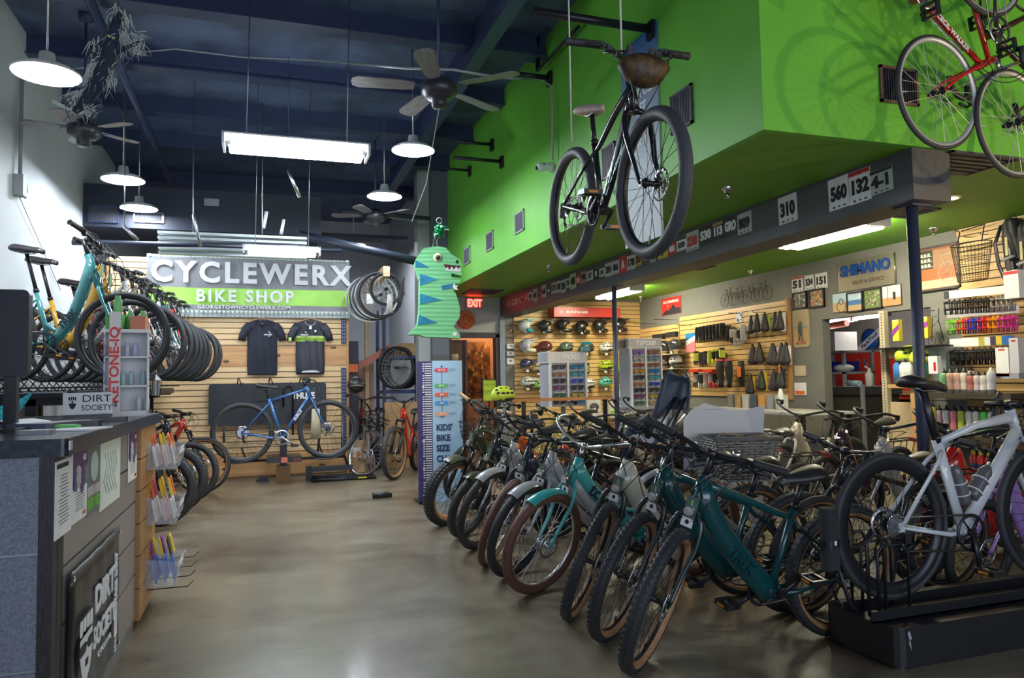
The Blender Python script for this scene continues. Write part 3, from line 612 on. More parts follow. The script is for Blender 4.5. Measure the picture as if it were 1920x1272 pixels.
    for sy in (-1, 1):
        if bar == 'flat': pa_ = [bc, bc+V((.01, sy*.06, .006)), bc+V((-.004, sy*.15, .022)), bc+V((-.035, sy*w, .03))]; gd = 2
        elif bar == 'riser': pa_ = [bc, bc+V((.005, sy*.05, .0)), bc+V((.0, sy*.14, .055)), bc+V((-.05, sy*w*1.08, .07))]; gd = 2
        elif bar == 'town': pa_ = bez([bc, bc+V((.05, sy*.10, .02)), bc+V((.08, sy*.28, .12)), bc+V((-.06, sy*.30, .11)), bc+V((-.12, sy*.31, .10))], 8)+[bc+V((-.23, sy*.33, .075))]; gd = 8
        else:
            pa_ = [bc, bc+V((.0, sy*.19, 0)), bc+V((.02, sy*.205, 0)), bc+V((.085, sy*.21, -.005)), bc+V((.10, sy*.212, -.03)), bc+V((.085, sy*.215, -.08)), bc+V((.03, sy*.22, -.125)), bc+V((-.05, sy*.225, -.13))]; gd = 1
        hb_.tube(pa_, .0115 if bar != 'drop' else [.013]*len(pa_), 8)
        a, e = V(pa_[gd]), V(pa_[-1])
        if bar in ('flat', 'riser'): a = a.lerp(e, .18)
        if bar == 'drop':
            g = MB().tube(pa_[2:], .0165, 8); g.build('bar_tape', grip, t, S)
            MB().tube([bc+V((.075, sy*.21, .0)), bc+V((.12, sy*.21, .02)), bc+V((.14, sy*.21, .055))], [(.016, .017), (.016, .018), (.012, .014)], 8).build('brake_hood', BLK, t, S)
            MB().tube([bc+V((.135, sy*.21, .03)), bc+V((.155, sy*.212, -.02)), bc+V((.13, sy*.214, -.085))], [(.006, .010)]*3, 6).build('brake_lever', BLKP, t, S)
        else:
            g = MB().tube([a, a.lerp(e, .1), a.lerp(e, .95), e], [.0205, .0185, .0185, .021], 10)
            if not far:
                for k in range(9): g.ring(a.lerp(e, .12+.08*k), (e-a), .0182, .0018, 10, 4)
            g.build('grip', grip, t, S)
            d_ = (e-a).normalized(); q = a-d_*.012
            fwd_ = V((0, 0, 1)).cross(d_).normalized()*(-sy if bar != 'town' else -sy); down = V((0, 0, -1))
            fwd_ = V((d_.y*sy, -d_.x*sy, 0)).normalized()
            L2 = MB().box(q, (.028, .026, .030)).tube([q, q+fwd_*.035+down*.012], .008, 6)
            L2.tube([q+fwd_*.033+down*.012, q+fwd_*.05+down*.016+d_*.03, q+fwd_*.052+down*.018+d_*.09], [(.005, .008), (.005, .007), (.004, .005)], 6)
            L2.build('brake_lever', BLKP if barc is not CHR else STL, t, S)
            sh_ = MB().box(q-d_*.034+down*.012, (.034, .026, .022)); sh_.ball(q-d_*.034+down*.026, (.016, .018, .012), 8, 5).build('shifter', BLKP, t, S)
    hb_.build('handlebar', barc, t, S)
    if bell: MB().ball(bc+V((.0, .11, .04)), (.022, .022, .018), 12, 6).tube([bc+V((0, .11, .02)), bc+V((0, .11, .035))], .006, 6).build('bell', CHR, t, S)
    if not simple:
        cb = MB()
        for sy in (-1, 1):
            a = bc+V((.03, sy*.17, .01)); cb.tube(bez([a, a+V((.12, -sy*.02, -.01)), hb+V((.16, sy*.05, .06)), hb+V((.03, sy*.02, -.04))], 9), .0028, 5)
            cb.tube(bez([a, a+V((.09, -sy*.06, .03)), ht+V((.12, -sy*.03, .0)), hb.lerp(ht, .4)+V((.0, -sy*.028, 0))], 9), .0028, 5)
        cb.build('brake_cables', BLKP, t, S)
    if light:
        q = bc+V((.04, 0, -.03)) if light == 'bar' else crown+nrm*.062+u*.02
        MB().tube([q-V((.035, 0, 0)), q+V((.015, 0, 0))], [.018, .026], 14).tube([q-V((.03, 0, 0)), q-V((.05, 0, .02))], .007, 6).build('headlight', CHR if light != 'blk' else BLKP, t, S)
        MB().lathe([(0, .004), (.022, 0)], q+V((.017, 0, 0)), (1, 0, 0), 14).build('headlight_lens', mat('lens_clear', (.75, .78, .82), .12, metal=.6), t, S)
    if tagc:
        mxt = T(ht+V((.105, .0, -.12))) @ RZ(90) @ RX(90)
        g = empty('price_tag', t, S @ mxt); MB().box((0, 0, 0), (.055, .11, .002)).build('card', mat('tag_grey', (.10, .13, .13), .5), g); MB().box((0, .0, .0016), (.006, .08, .001)).build('green_stripe', C((.2, .7, .1)), g)
        MB().box((0, -.075, .001), (.055, .045, .002)).build('label', PAP, g); MB().ball((0, -.072, .003), (.010, .012, .001), 8, 4).build('print', INK, g)
        MB().tube([(0, .055, 0), (0, .10, -.01)], .0008, 3).build('string', PAP, g)
    # ---- seat
    sp_ = stp(sadh-bb.z) if style != 'town' else stp(sadh-bb.z-.02); MB().tube([stop-su*.02, sp_], .0145 if style != 'road' else [(.014, .026)]*2, 10, side=Y).tube([stop-su*.008, stop+su*.018], .021, 10).build('seatpost', BLKM if barc is not CHR else CHR, t)
    top = sp_+V((0, 0, .055))
    sd = saddle_mb(1.0, saddw, 1.25 if saddw > 1.1 else 1, c=(top.x, 0, top.z)).build('saddle', sad, t)
    MB().tube([(top.x-.09, -.02, top.z-.035), (top.x-.02, -.02, top.z-.06), (top.x+.05, -.02, top.z-.06), (top.x+.13, -.018, top.z-.035)], .0035, 5).tube([(top.x-.09, .02, top.z-.035), (top.x-.02, .02, top.z-.06), (top.x+.05, .02, top.z-.06), (top.x+.13, .018, top.z-.035)], .0035, 5).build('saddle_rails', STL, sd)
    # ---- drivetrain (chain side is -y)
    cr_ = MB(); n = 44
    for rr in (.088, .078):
        cr_.lathe([(rr-.008, -.052), (rr, -.052), (rr, -.048), (rr-.008, -.048), (rr-.008, -.052)], bb, (0, -1, 0), 40)
    ca = R(crank_a)
    CR = T(bb) @ M.Rotation(-ca, 4, 'Y')
    q = MB()
    for rr in (.092,): q.lathe([(rr-.016, .050), (rr, .050), (rr, .046), (rr-.016, .046), (rr-.016, .050)], (0, 0, 0), (0, -1, 0), 40)
    for k in range(5): a = 2*pi*k/5; q.tube([(0, -.05, 0), (.08*math.cos(a), -.048, .08*math.sin(a))], [(.010, .005), (.007, .003)], 6, side=(0, 1, 0))
    q.tube([(0, -.06, 0), (0, .06, 0)], .014, 10)
    q.build('chainring', BLKM if style != 'diamond' else STL, t, CR)
    for sy in (-1, 1):
        q = MB().tube([(0, sy*.062, 0), (-sy*.17, sy*.078, 0)], [(.009, .016), (.008, .011)], 8, side=(0, 1, 0)); q.build('crank_arm', BLKM if barc is not CHR and style != 'diamond' else STL, t, CR)
        pd = MB(); cx, cy = -sy*.17, sy*.132
        pd.box((cx, cy-sy*.045, 0), (.085, .014, .026)).box((cx, cy+sy*.045, 0), (.085, .014, .026)).box((cx-.038, cy, 0), (.012, .10, .024)).box((cx+.038, cy, 0), (.012, .10, .024)).tube([(cx, cy-sy*.06, 0), (cx, cy+sy*.05, 0)], .011, 8)
        pdl = pd.build('pedal', BLKP, t, CR @ T((cx, 0, 0)) @ M.Rotation(ca, 4, 'Y') @ T((-cx, 0, 0)))
        MB().box((cx+.0445, cy, 0), (.002, .05, .012)).box((cx-.0445, cy, 0), (.002, .05, .012)).build('reflector', C((.75, .25, .02)), pdl)
    if not simple:
        ch = MB(); yq = -.047
        ch.tube([bb+V((0, yq, .086)), rxl+V((0, yq, .046))], [(.003, .005)]*2, 4, side=Y).tube([bb+V((0, yq, -.086)), rxl+V((.03, yq, -.115)), rxl+V((.0, yq, -.10))], [(.003, .005)]*3, 4, side=Y)
        ch.build('chain', mat('chain_steel', (.22, .20, .17), .4, metal=.9), t)
        dr = MB().box(rxl+V((.01, -.07, -.045)), (.035, .03, .05)).tube([rxl+V((.0, -.055, -.06)), rxl+V((.03, -.05, -.12))], [(.004, .014)]*2, 6, side=Y).lathe([(.016, -.003), (.016, .003)], rxl+V((0, -.048, -.075)), (0, 1, 0), 12).lathe([(.016, -.003), (.016, .003)], rxl+V((.03, -.048, -.12)), (0, 1, 0), 12)
        dr.build('derailleur', BLKP, t)
    if kick: MB().tube([V((.12, .065, R_-.06)), V((.05, .15, .055-.15*math.tan(R(max(0, lean)))+.035))], .009, 6).box(V((.05, .155, .04-.15*math.tan(R(max(0, lean)))+.035)), (.035, .02, .012)).build('kickstand', BLKP, t)
    if fender:
        FM = C(fender[0], .3, 0, coat=.4) if fender[0] else FR
        def arc(c, a0, a1, w, rr, n=14):
            b = MB(); vs = []; m_ = 6
            for i in range(n+1):
                a = R(a0+(a1-a0)*i/n)
                for j in range(m_+1):
                    e = -1+2*j/m_; r2 = rr-.018*abs(e)**2.2; vs.append((c[0]+r2*math.cos(a), e*w, c[2]+r2*math.sin(a)))
            fs = [(i*(m_+1)+j, i*(m_+1)+j+1, (i+1)*(m_+1)+j+1, (i+1)*(m_+1)+j) for i in range(n) for j in range(m_)]
            b.add(vs, fs, 0, True); return b
        if 'f' in fender[1]: arc(ax, fender[2] if len(fender) > 2 else 50, fender[3] if len(fender) > 3 else 120, tw+.014, R_+.022).build('front_fender', FM, t, S)
        if 'r' in fender[1]: arc(rxl, 50, 190, tw+.014, R_+.022).build('rear_fender', FM, t)
    if rack:
        rk = MB(); z = R_*2+.06
        for sy in (-1, 1): rk.tube([(-.22, sy*.05, z), (.18, sy*.05, z)], .006, 6).tube([rxl+V((0, sy*.065, 0)), (-.03, sy*.06, z)], .006, 6).tube([rxl+V((0, sy*.065, 0)), (-.16, sy*.06, z)], .005, 6)
        for x in (-.22, -.1, .02, .18): rk.tube([(x, -.05, z), (x, .05, z)], .005, 6)
        rk.build('rear_rack', BLKM, t); rl_ = MB().rbox((-.235, 0, z-.01), (.02, .10, .035), .008, ax='x').build('tail_light', RED, t)
    if basket == 'wire':
        b = MB(); c0 = bc+V((.16, 0, -.02))
        for k in range(4):
            z = -.02-.055*k; s_ = 1-.07*k; p = [V((.13*s_, .17*s_, z)), V((-.12*s_, .17*s_, z)), V((-.12*s_, -.17*s_, z)), V((.13*s_, -.17*s_, z)), V((.13*s_, .17*s_, z))]
            b.tube([c0+x for x in p], .004 if k else .006, 5)
        for k in range(9):
            for sx in (-1, 1): yv = -.16+.04*k; b.tube([c0+V((.13*sx, yv, -.02)), c0+V((.10*sx, yv*.8, -.19))], .002, 4)
            xv = -.12+.03*k
            for sy in (-1, 1): b.tube([c0+V((xv, .17*sy, -.02)), c0+V((xv*.8, .135*sy, -.19))], .002, 4)
            b.tube([c0+V((xv*.8, -.135, -.19)), c0+V((xv*.8, .135, -.19))], .002, 4)
        b.build('wire_basket', BLKM, t, S)
    if cage:
        q0, q1 = bb.lerp(hb, .30)+V((0, 0, .02)), bb.lerp(hb, .62)
        dd = (hb-bb).normalized(); up = V((-dd.z, 0, dd.x)); 
        MB().lathe([(0, 0), (.034, .0), (.036, .02), (.036, .12), (.030, .14), (.034, .16), (.020, .19), (.014, .20), (0, .20)], bb+dd*.16+up*.062, dd, 14).build('water_bottle', mat('bottle_smoke', (.10, .10, .11), .25), t)
        MB().ring(bb+dd*.20+up*.062, dd, .039, .004, 16, 5).ring(bb+dd*.27+up*.062, dd, .039, .004, 16, 5).tube([bb+dd*.16+up*.022, bb+dd*.30+up*.022], .006, 5).build('bottle_cage', WHT, t)
        MB().lathe([(0, 0), (.034, .0), (.036, .02), (.036, .12), (.030, .14), (.034, .16), (.020, .19), (.014, .20), (0, .20)], bb+su*.14+V((.06, 0, 0)), su, 14).build('water_bottle', mat('bottle_smoke', (.10, .10, .11), .25), t)
        MB().ring(bb+su*.19+V((.06, 0, 0)), su, .039, .004, 16, 5).ring(bb+su*.25+V((.06, 0, 0)), su, .039, .004, 16, 5).build('bottle_cage', WHT, t)
    if txt:
        s_, sz_, tm, k0 = txt[:4]; dd = (hb-bb).normalized(); pos = bb.lerp(hb, k0); off = dt[0]+.003
        up = V((-dd.z, 0, dd.x)); po = pos+up*(txt[4] if len(txt) > 4 else 0)
        for sy in (-1, 1):
            xd = dd if sy < 0 else -dd; yd = up if sy < 0 else up; zd = xd.cross(yd)
            mm = M(((xd.x, yd.x, zd.x, po.x), (0, 0, zd.y, sy*off), (xd.z, yd.z, zd.z, po.z), (0, 0, 0, 1)))
            text(s_, sz_, tm, t, mm, bold=.02)
    return t
# ================================================================ bicycles placed in the shop
TEAL = (.002, .055, .062); TURQ = (.045, .36, .38); CREAM = (.58, .60, .50); LGREY = (.42, .43, .47)
RX_ = 2.84
gR = 'bicycles parked along the aisle'
bike('dark teal e-bike nearest the camera in the aisle row with tan sidewall tires', (RX_-.05, 3.12, 0), 181, 8, 42, TEAL, 'ebike', tan=True, Rw=.342, knob=1, tw=.031, WB=1.10, bar='flat', forkc=(.006,.02,.024), stem_up=.12, group=gR, dtw=(.034, .060), bell=True, txt=('TREK', .075, mat('ghost_letter', (.002, .042, .048), .25), .42), hl=.17, sadh=.85, barw=.34)
bike('second dark teal e-bike behind the nearest one in the aisle row', (RX_, 3.52, 0), 181, 7, 39, TEAL, 'ebike', tan=True, Rw=.342, knob=1, tw=.031, WB=1.10, bar='flat', forkc=(.006,.02,.024), stem_up=.12, group=gR, dtw=(.034, .060), hl=.17, bell=True, barw=.34, sadh=.85)
bike('cream white e-bike between the teal e-bikes and the turquoise cruiser', (RX_-.03, 3.90, 0), 181, 7, 50, CREAM, 'low', tan=True, Rw=.342, knob=1, tw=.029, WB=1.10, bar='flat', stem_up=.12, sadh=.85, group=gR, dtw=(.034, .058), forkc=(.02, .02, .022), txt=('TREK', .085, INK, .52), hl=.17, barw=.33)
bike('turquoise step-through cruiser with chocolate brown tires and turquoise fender', (RX_-.05, 4.42, 0), 181, 7, 24, TURQ, 'town', Rw=.330, tw=.031, tire=BRN, rimc=CHR, spc=SPK_, WB=1.14, bar='town', barc=CHR, grip=BRNL, col2=(.42, .43, .45), fender=(None, 'f', 62, 112), group=gR, txt=('townie', .115, INK, .56, .045), sad=BRNL, saddw=1.3, light='chr', hl=.16)
bike('pale grey cruiser with black tires beside the turquoise cruiser', (RX_-.05, 4.86, 0), 181, 7, 34, LGREY, 'town', Rw=.330, tw=.030, WB=1.14, bar='town', grip=BRNL, fender=(None, 'fr', 62, 112), group=gR, sad=BRNL, saddw=1.3, hl=.16)
bike('dark navy cruiser with brown tires and tan inner sidewalls', (RX_-.10, 5.24, 0), 181, 7, 52, (.012, .022, .045), 'town', Rw=.330, tw=.028, tire=BRN, tan=True, rimc=CHR, spc=SPK_, WB=1.12, bar='town', grip=BRNL, group=gR, saddw=1.3, hl=.16, col2=(.012, .018, .03))
bike('silver cruiser with black front tire and silver fender', (RX_-.05, 5.74, 0), 181, 7, 36, (.40, .40, .43), 'town', Rw=.330, tw=.030, WB=1.12, bar='town', fender=(None, 'f', 62, 112), group=gR, saddw=1.3, col2=(.5, .5, .52), hl=.16)
bike('matte black small-wheel e-bike with a thick head tube', (RX_-.15, 6.22, 0), 181, 6, 40, (.022, .026, .038), 'fat', Rw=.285, tw=.038, WB=1.02, bar='riser', fork='susp', group=gR, fender=((.03, .03, .02), 'f', 70, 100), stem_up=.14, hl=.2, metal=.3)
bike('olive fat-tire e-bike with knobby tires and orange rim edge, last of the aisle row', (RX_-.1, 6.82, 0), 182, 6, 30, (.055, .060, .028), 'fat', Rw=.325, tw=.052, tan=True, knob=2, WB=1.08, bar='riser', fork='susp', grip=C((.45, .26, .14)), group=gR, fender=((.05, .05, .03), 'f', 70, 100), hl=.2, stem_up=.12, basket=None)
# behind the aisle row
g2 = 'bicycles of the second row'
bike('orange cruiser half hidden behind the aisle row', (3.35, 7.35, 0), 185, 6, 20, (.70, .12, .02), 'town', Rw=.33, tw=.026, WB=1.08, bar='town', grip=BRNL, group=g2, light=False, tagc=False, saddw=1.3)
bike('long black cargo e-bike behind the grey cruiser', (3.55, 5.95, 0), 185, 5, 10, (.015, .015, .02), 'fat', Rw=.29, tw=.035, WB=1.2, bar='riser', group=g2, light=False, stem_up=.10)
bike('white e-bike behind the turquoise cruiser', (3.9, 4.75, 0), 187, 6, 15, (.50, .50, .50), 'low', tw=.024, WB=1.08, bar='town', group=g2, light=False, barc=CHR, grip=BRNL, rack=True)
bike('dark brown e-bike with a black rear rack behind the wicker basket', (3.85, 5.25, 0), 187, 6, 15, (.03, .02, .03), 'low', tw=.026, WB=1.08, bar='town', group=g2, light=False, rack=True)
bike('sand coloured e-bike with a bulky head tube and tan grips', (5.95, 6.45, 0), 190, 6, 12, (.46, .42, .33), 'low', tw=.026, WB=1.08, bar='town', grip=C((.50, .27, .12)), group=g2, dtw=(.04, .075), light=False, tagc=False, hl=.16)
bike('glossy dark plum e-bike in front of the workshop opening', (5.5, 5.38, 0), 192, 6, 8, (.035, .010, .030), 'low', tw=.026, WB=1.08, bar='town', group=g2, dtw=(.042, .07), light=False, tagc=False, hl=.18, rack=True)
bike('silver white e-bike right of the plum e-bike', (5.3, 4.70, 0), 190, 6, 8, (.50, .50, .50), 'low', tw=.026, WB=1.08, bar='town', group=g2, dtw=(.04, .07), light=False, tagc=False)
bike('pale blue grey e-bike just right of the thick post', (5.35, 4.15, 0), 188, 6, 8, (.34, .40, .48), 'low', tw=.026, WB=1.08, bar='town', group=g2, dtw=(.04, .07), light=False, tagc=False)
bike('bright red e-bike behind the white road bike', (5.05, 3.75, 0), 183, 5, 5, (.60, .012, .012), 'low', tw=.028, WB=1.08, bar='town', group=g2, dtw=(.045, .075), light=False, tagc=False, rack=True)
bike('lilac step-through bicycle beside the platform', (4.95, 3.32, 0), 182, 5, 4, (.36, .22, .55), 'town', Rw=.30, tw=.026, WB=1.0, bar='flat', group=g2, light=False, tagc=False)
bike('black city bicycle with tan tires between platform and red e-bike', (3.95, 3.50, 0), 182, 6, 8, (.02, .02, .022), 'hybrid', tan=True, WB=1.05, group=g2, light=False, tagc=False, rack=True, sadh=.82)
bike('dark city bicycle with cork grips below the gloves wall', (5.3, 8.6, 0), 190, 6, 20, (.05, .06, .06), 'low', tw=.024, WB=1.08, bar='town', grip=C((.55, .30, .13)), group=g2, light=False, basket='wire', tagc=False, far=True)
bike('grey city bicycle with black grips next to the child seat', (4.75, 7.9, 0), 190, 6, 20, (.25, .26, .24), 'low', tw=.024, WB=1.08, bar='town', group=g2, light=False, far=True, tagc=False)
bike('lime yellow bicycle in front of the sunglasses rack', (4.4, 9.2, 0), 190, 5, 30, (.45, .50, .10), 'diamond', tw=.022, WB=1.04, bar='flat', group=g2, light=False, far=True, tagc=False)
bike('black bicycle below the left sunglasses rack', (4.1, 7.55, 0), 186, 5, 25, (.02, .02, .02), 'hybrid', tw=.022, WB=1.04, bar='town', grip=C((.50, .28, .12)), group=g2, light=False, far=True, tagc=False)
bike('olive bicycle near the door end of the aisle row', (3.15, 8.1, 0), 186, 5, 28, (.06, .06, .03), 'hybrid', tw=.024, WB=1.04, bar='town', grip=C((.55, .33, .18)), group=g2, light=False, far=True, tagc=False, basket='wire')
# ---- upper rack on the left
gU = 'bicycles on the upper rack'
up = [((-.98, 6.15), (.055, .26, .27), 'low', 'turquoise step-through bicycle, nearest on the upper rack', 20), ((-1.02, 6.72), (.55, .30, .02), 'low', 'mustard yellow step-through bicycle on the upper rack', 10), ((-.93, 7.25), (.50, .52, .50), 'hybrid', 'pale grey bicycle third along the upper rack', 5),
      ((-.92, 7.72), (.22, .04, .03), 'hybrid', 'brick red bicycle on the upper rack after the pale grey one', 8), ((-.90, 8.15), (.05, .02, .05), 'hybrid', 'dark plum bicycle on the upper rack', 5), ((-.90, 8.55), (.10, .10, .12), 'diamond', 'charcoal bicycle in the middle of the upper rack', 10),
      ((-.86, 8.98), (.50, .55, .60), 'diamond', 'white and blue bicycle on the upper rack', 0), ((-.85, 9.38), (.02, .25, .22), 'diamond', 'sea green bicycle on the upper rack', 5), ((-.80, 9.82), (.55, .02, .02), 'diamond', 'red bicycle second from the far end of the upper rack', 3), ((-.78, 10.28), (.03, .03, .04), 'diamond', 'black bicycle at the far end of the upper rack', 6)]
hd = -27; dv = V((math.cos(R(hd)), math.sin(R(hd)), 0)); ZU = 1.385
for i, ((x, y), c, stl, lb, st) in enumerate(up):
    p = V((x, y, ZU))-dv*1.06
    bike(lb, p, hd, 0, st, c, stl, tw=.020, WB=1.04, bar='flat', group=gU, light=False, kick=False, far=i > 2, tagc=i < 4, txt=('TREK', .075, INK, .42) if i == 0 else None, dtw=(.030, .042) if i < 2 else None, hl=.26 if i < 2 else .20, sadh=1.02 if i < 2 else .90, fender=None, stem_up=.12 if i < 2 else .09)
# ---- lower row on the left floor
for i, (x, y, c, lb, tn, kn) in enumerate(((-.98, 7.75, (.02, .02, .022), 'black fat-tire bicycle, nearest under the left rack', False, 1), (-.93, 8.45, (.45, .02, .02), 'red fat-tire bicycle under the left rack', False, 1), (-.86, 9.15, (.02, .02, .03), 'dark mountain bicycle third under the left rack', False, 1), (-.76, 9.90, (.50, .03, .02), 'red and black mountain bicycle farthest under the left rack', True, 1))):
    p = V((x, y, 0))-dv*1.08; bike(lb, p, hd+6, 3, 8, c, 'mtb', Rw=.345, tw=(.048, .048, .032, .028)[i], knob=kn, tan=tn, WB=1.08, bar='flat', fork='susp', group='mountain bicycles under the rack', light=False, kick=False, far=True, tagc=False, sadh=.82)
# ---- blue bike on the hitch rack
q0, q1 = P(455, 812, 'Y', 10.30), P(615, 805, 'Y', 10.30)
BS = 1.10
bike('blue steel bicycle on the hitch rack in front of the back slat wall', (0, 0, 0), col=(.035, .13, .36), style='diamond', Rw=.358, tw=.029, WB=(q1.x-q0.x)/BS, bar='flat', floor=False, mx=T((q0.x, 10.30, q0.z-.358*BS)) @ RY(-math.degrees(math.atan2(q1.z-q0.z, q1.x-q0.x))), light=False, kick=False, tagc=True, sz=BS, rimc=mat('rim_grey', (.12, .13, .14), .4), txt=('SURLY', .05, WTXT, .55), sadh=.90)
# ---- hanging bike
q0, q1 = P(1075, 487, 'X', 1.80), P(1250, 485, 'X', 1.80); q1.y = 3.10
rc = V((1.80, 4.16, 2.03)); pit = 7
hb_t = bike('glossy black bicycle hung from the ceiling with a pale patterned saddle and bar bag', (0, 0, 0), col=(.008, .008, .014), style='mtb', Rw=.352, tw=.031, tire=mat('lit_grey_rubber', (.060, .064, .072), .6, bump=.2, sc=60), WB=1.02, bar='riser', floor=False, mx=T(rc) @ RZ(-92) @ RY(pit), light=False, kick=False, tagc=False, sz=1.02, sad=mat('saddle_floral', (.62, .40, .38), .6, c2=(.68, .60, .46), sc=28), dtw=(.022, .036), crank_a=25, txt=None, barc=BLKM, sadh=.86, stem_up=.10, hl=.15)  # lamplight on the hung tires is put into a paler grey-blue rubber
# teal scratches on its down tube, bar bag
tl = MB()
for k in range(14):
    f_ = .25+.5*rnd.random(); a = V((.445, 0, .285)).lerp(V((.80, 0, .66)), f_)
    for sy in (-1, 1): o = rnd.uniform(-.03, .03); tl.prism([(a.x+o*.5, a.z-o*.5-.02), (a.x+o*.5+.05*rnd.random()+.02, a.z-o*.5+.03+.05*rnd.random()), (a.x+o*.5+.012, a.z-o*.5-.012)], sy*.023, sy*.0245, fr=lambda x, z, y: (x, y, z))
tl.build('teal_decals', C((.0, .35, .30), .3), hb_t)
bg = thing('handlebar_bag', 'black and gold patterned bag strapped to the hanging bicycle handlebar', 'bag', T(rc) @ RZ(-92) @ RY(pit) @ T((.93, 0, .93)))
MB().ball((0, 0, 0), (.07, .12, .095), 20, 12, fn=lambda q: V((q.x, q.y*(1+.15*(q.z > 0)), q.z if q.z < 0 else q.z*.75))).build('pouch', mat('bag_gold_black', (.008, .007, .007), .55, c2=(.10, .055, .012), sc=26), bg)
MB().tube([(-.06, -.12, .055), (0, -.145, .065), (.06, -.11, .055)], .006, 6).tube([(-.06, .12, .055), (0, .145, .065), (.06, .11, .055)], .006, 6).build('zip_piping', BLKP, bg)
MB().box((-.04, -.06, .08), (.02, .025, .07)).build('strap', BLKP, bg); MB().box((-.04, .06, .08), (.02, .025, .07)).build('strap', BLKP, bg)
for i, (a, b, lb) in enumerate(((V((1.80, 4.10, 2.78)), V((1.80, 4.10, CEIL)), 'rear white cord holding the hanging bicycle up'), (V((1.80, 3.42, 2.95)), V((1.80, 3.42, CEIL)), 'front white cord holding the hanging bicycle up'))):
    tag(MB().tube([a, b], .005, 6).build('suspension_line', mat('cord_pale', (.62, .62, .58), .6)), lb, 'cord')
# ---- white road bike on the platform
q0 = P(1672, 985, 'Y', 2.80); rb = T((q0.x, 2.80, .262)) @ RX(0)
bike('white road bicycle with deep black wheels standing on the black platform', (0, 0, 0), col=(.56, .58, .62), style='road', Rw=.345, tw=.017, WB=1.03, bar='drop', deep=True, floor=False, mx=rb, light=False, kick=False, tagc=False, cage=True, sadh=1.02, crank_a=-88, ha=72, hl=.15, dtw=(.022, .044), stem_up=.03)
# ---- red bikes hung on the green front wall
fa = V((3.74, 3.20, 2.97)); m0 = RY(83)
def hung(label, fa, col, ang, txt=None, **k):
    m0 = RZ(4) @ RY(ang); WBl = 1.0; o = m0 @ V((WBl, 0, .34)); bike(label, (0, 0, 0), col=col, style='diamond', Rw=.340, tw=.014, WB=WBl, bar='drop', floor=False, mx=T(fa-o) @ m0, light=False, kick=False, tagc=False, disc=False, rimc=ALU, spc=SPK_, ha=73, txt=txt, sadh=.95, barc=CHR, **k)
hung('red road bicycle hung nose down on the green front wall', fa, (.48, .012, .015), 83, ('CECIL WALKER', .045, WTXT, .52))
hung('dark road bicycle hung at the right edge beside the red one', fa+V((.62, .02, -.12)), (.04, .015, .01), 80, stem_up=.03)
for i, x in enumerate((3.55, 4.2)):
    tag(MB().tube([(x+.05, 3.56, 4.36), (x+.05, 3.2, 4.36), (x+.05, 3.16, 4.44)], .009, 6).build('bike_hook', BLKM), ['black wall hook above the red hanging bicycle', 'black wall hook above the dark hanging bicycle'][i], 'hook')
# ---- bikes by the storage racks
bike('red mountain bicycle with a tan tire facing the aisle beside the size chart', (2.22, 11.16, 0), -118, 4, -8, (.62, .025, .012), 'mtb', Rw=.365, tw=.034, knob=1, tan=True, WB=1.10, bar='riser', fork='susp', light=False, tagc=False, dtw=(.034, .058), stem_up=.09, barw=.36)
bike('dark bicycle with a chrome rimmed front wheel turned towards the aisle', (1.75, 11.75, 0), -112, 4, 62, (.02, .02, .03), 'hybrid', Rw=.345, tw=.018, WB=1.06, bar='town', rimc=CHR, spc=SPK_, light=False, tagc=False, basket='wire')
bike('red and black bicycle deepest beside the storage rack', (1.55, 12.75, 0), -97, 3, 10, (.50, .012, .03), 'mtb', Rw=.345, tw=.026, WB=1.06, bar='riser', fork='susp', light=False, tagc=False, stem_up=.14, sadh=1.0)
# ================================================================ helpers for flat and hung things
def rect(face, x0, y0, x1, y1, v):
    """centre, width, height of the upright rectangle on the plane that fills the pixel box"""
    ax = 'Y' if face == 'S' else 'X'; xm, ym = (x0+x1)/2, (y0+y1)/2
    a, b, c, d, m = P(x0, ym, ax, v), P(x1, ym, ax, v), P(xm, y0, ax, v), P(xm, y1, ax, v), P(xm, ym, ax, v)
    return m, (b-a).length, abs(c.z-d.z)
def board(name, lb, cat, face, box, v, m, th=.006, edge=0, grp=None, frame=None, texts=(), tilt=0, part='sheet', wh=None):
    c, w, h = rect(face, *box, v)
    if wh: w, h = wh
    t = thing(name, lb, cat, wall(face, c, tilt), grp)
    MB().rbox((0, 0, th/2), (w, h, th), max(.0015, edge), ax='z').build(part, m, t)
    if frame:
        f = MB(); fw = frame[1]
        for sx in (-1, 1): f.box((sx*(w/2-fw/2), 0, th*.5+.008), (fw, h, th+.016)); f.box((0, sx*(h/2-fw/2), th*.5+.008), (w, fw, th+.016))
        f.build('frame', frame[0], t)
    for (s, x, y, sz, tm, *r) in texts:
        text(s, sz*h, tm, t, T(x*w, y*h, th+.0015), bold=r[0] if r else .02, fw=r[1]*w if len(r) > 1 else None)
    return t, w, h
def blobs(t, w, h, z, cols, n, name='print', seed=0, r=(.05, .2), box=(-.45, -.45, .45, .45)):
    """irregular printed patches"""
    g = random.Random(seed); b = MB()
    for k in range(n):
        x, y = g.uniform(box[0], box[2])*w, g.uniform(box[1], box[3])*h; q = g.uniform(*r)*min(w, h); e = g.uniform(.5, 1.4)
        m = 7; zz = z+.0002*(k % 9)
        b.prism([(max(-w*.47, min(w*.47, x+q*math.cos(2*pi*j/m)*g.uniform(.7, 1.2))), max(-h*.47, min(h*.47, y+q*e*math.sin(2*pi*j/m)*g.uniform(.7, 1.2)))) for j in range(m)], z-.0005, zz, k % len(cols))
    return b.build(name, cols, t)
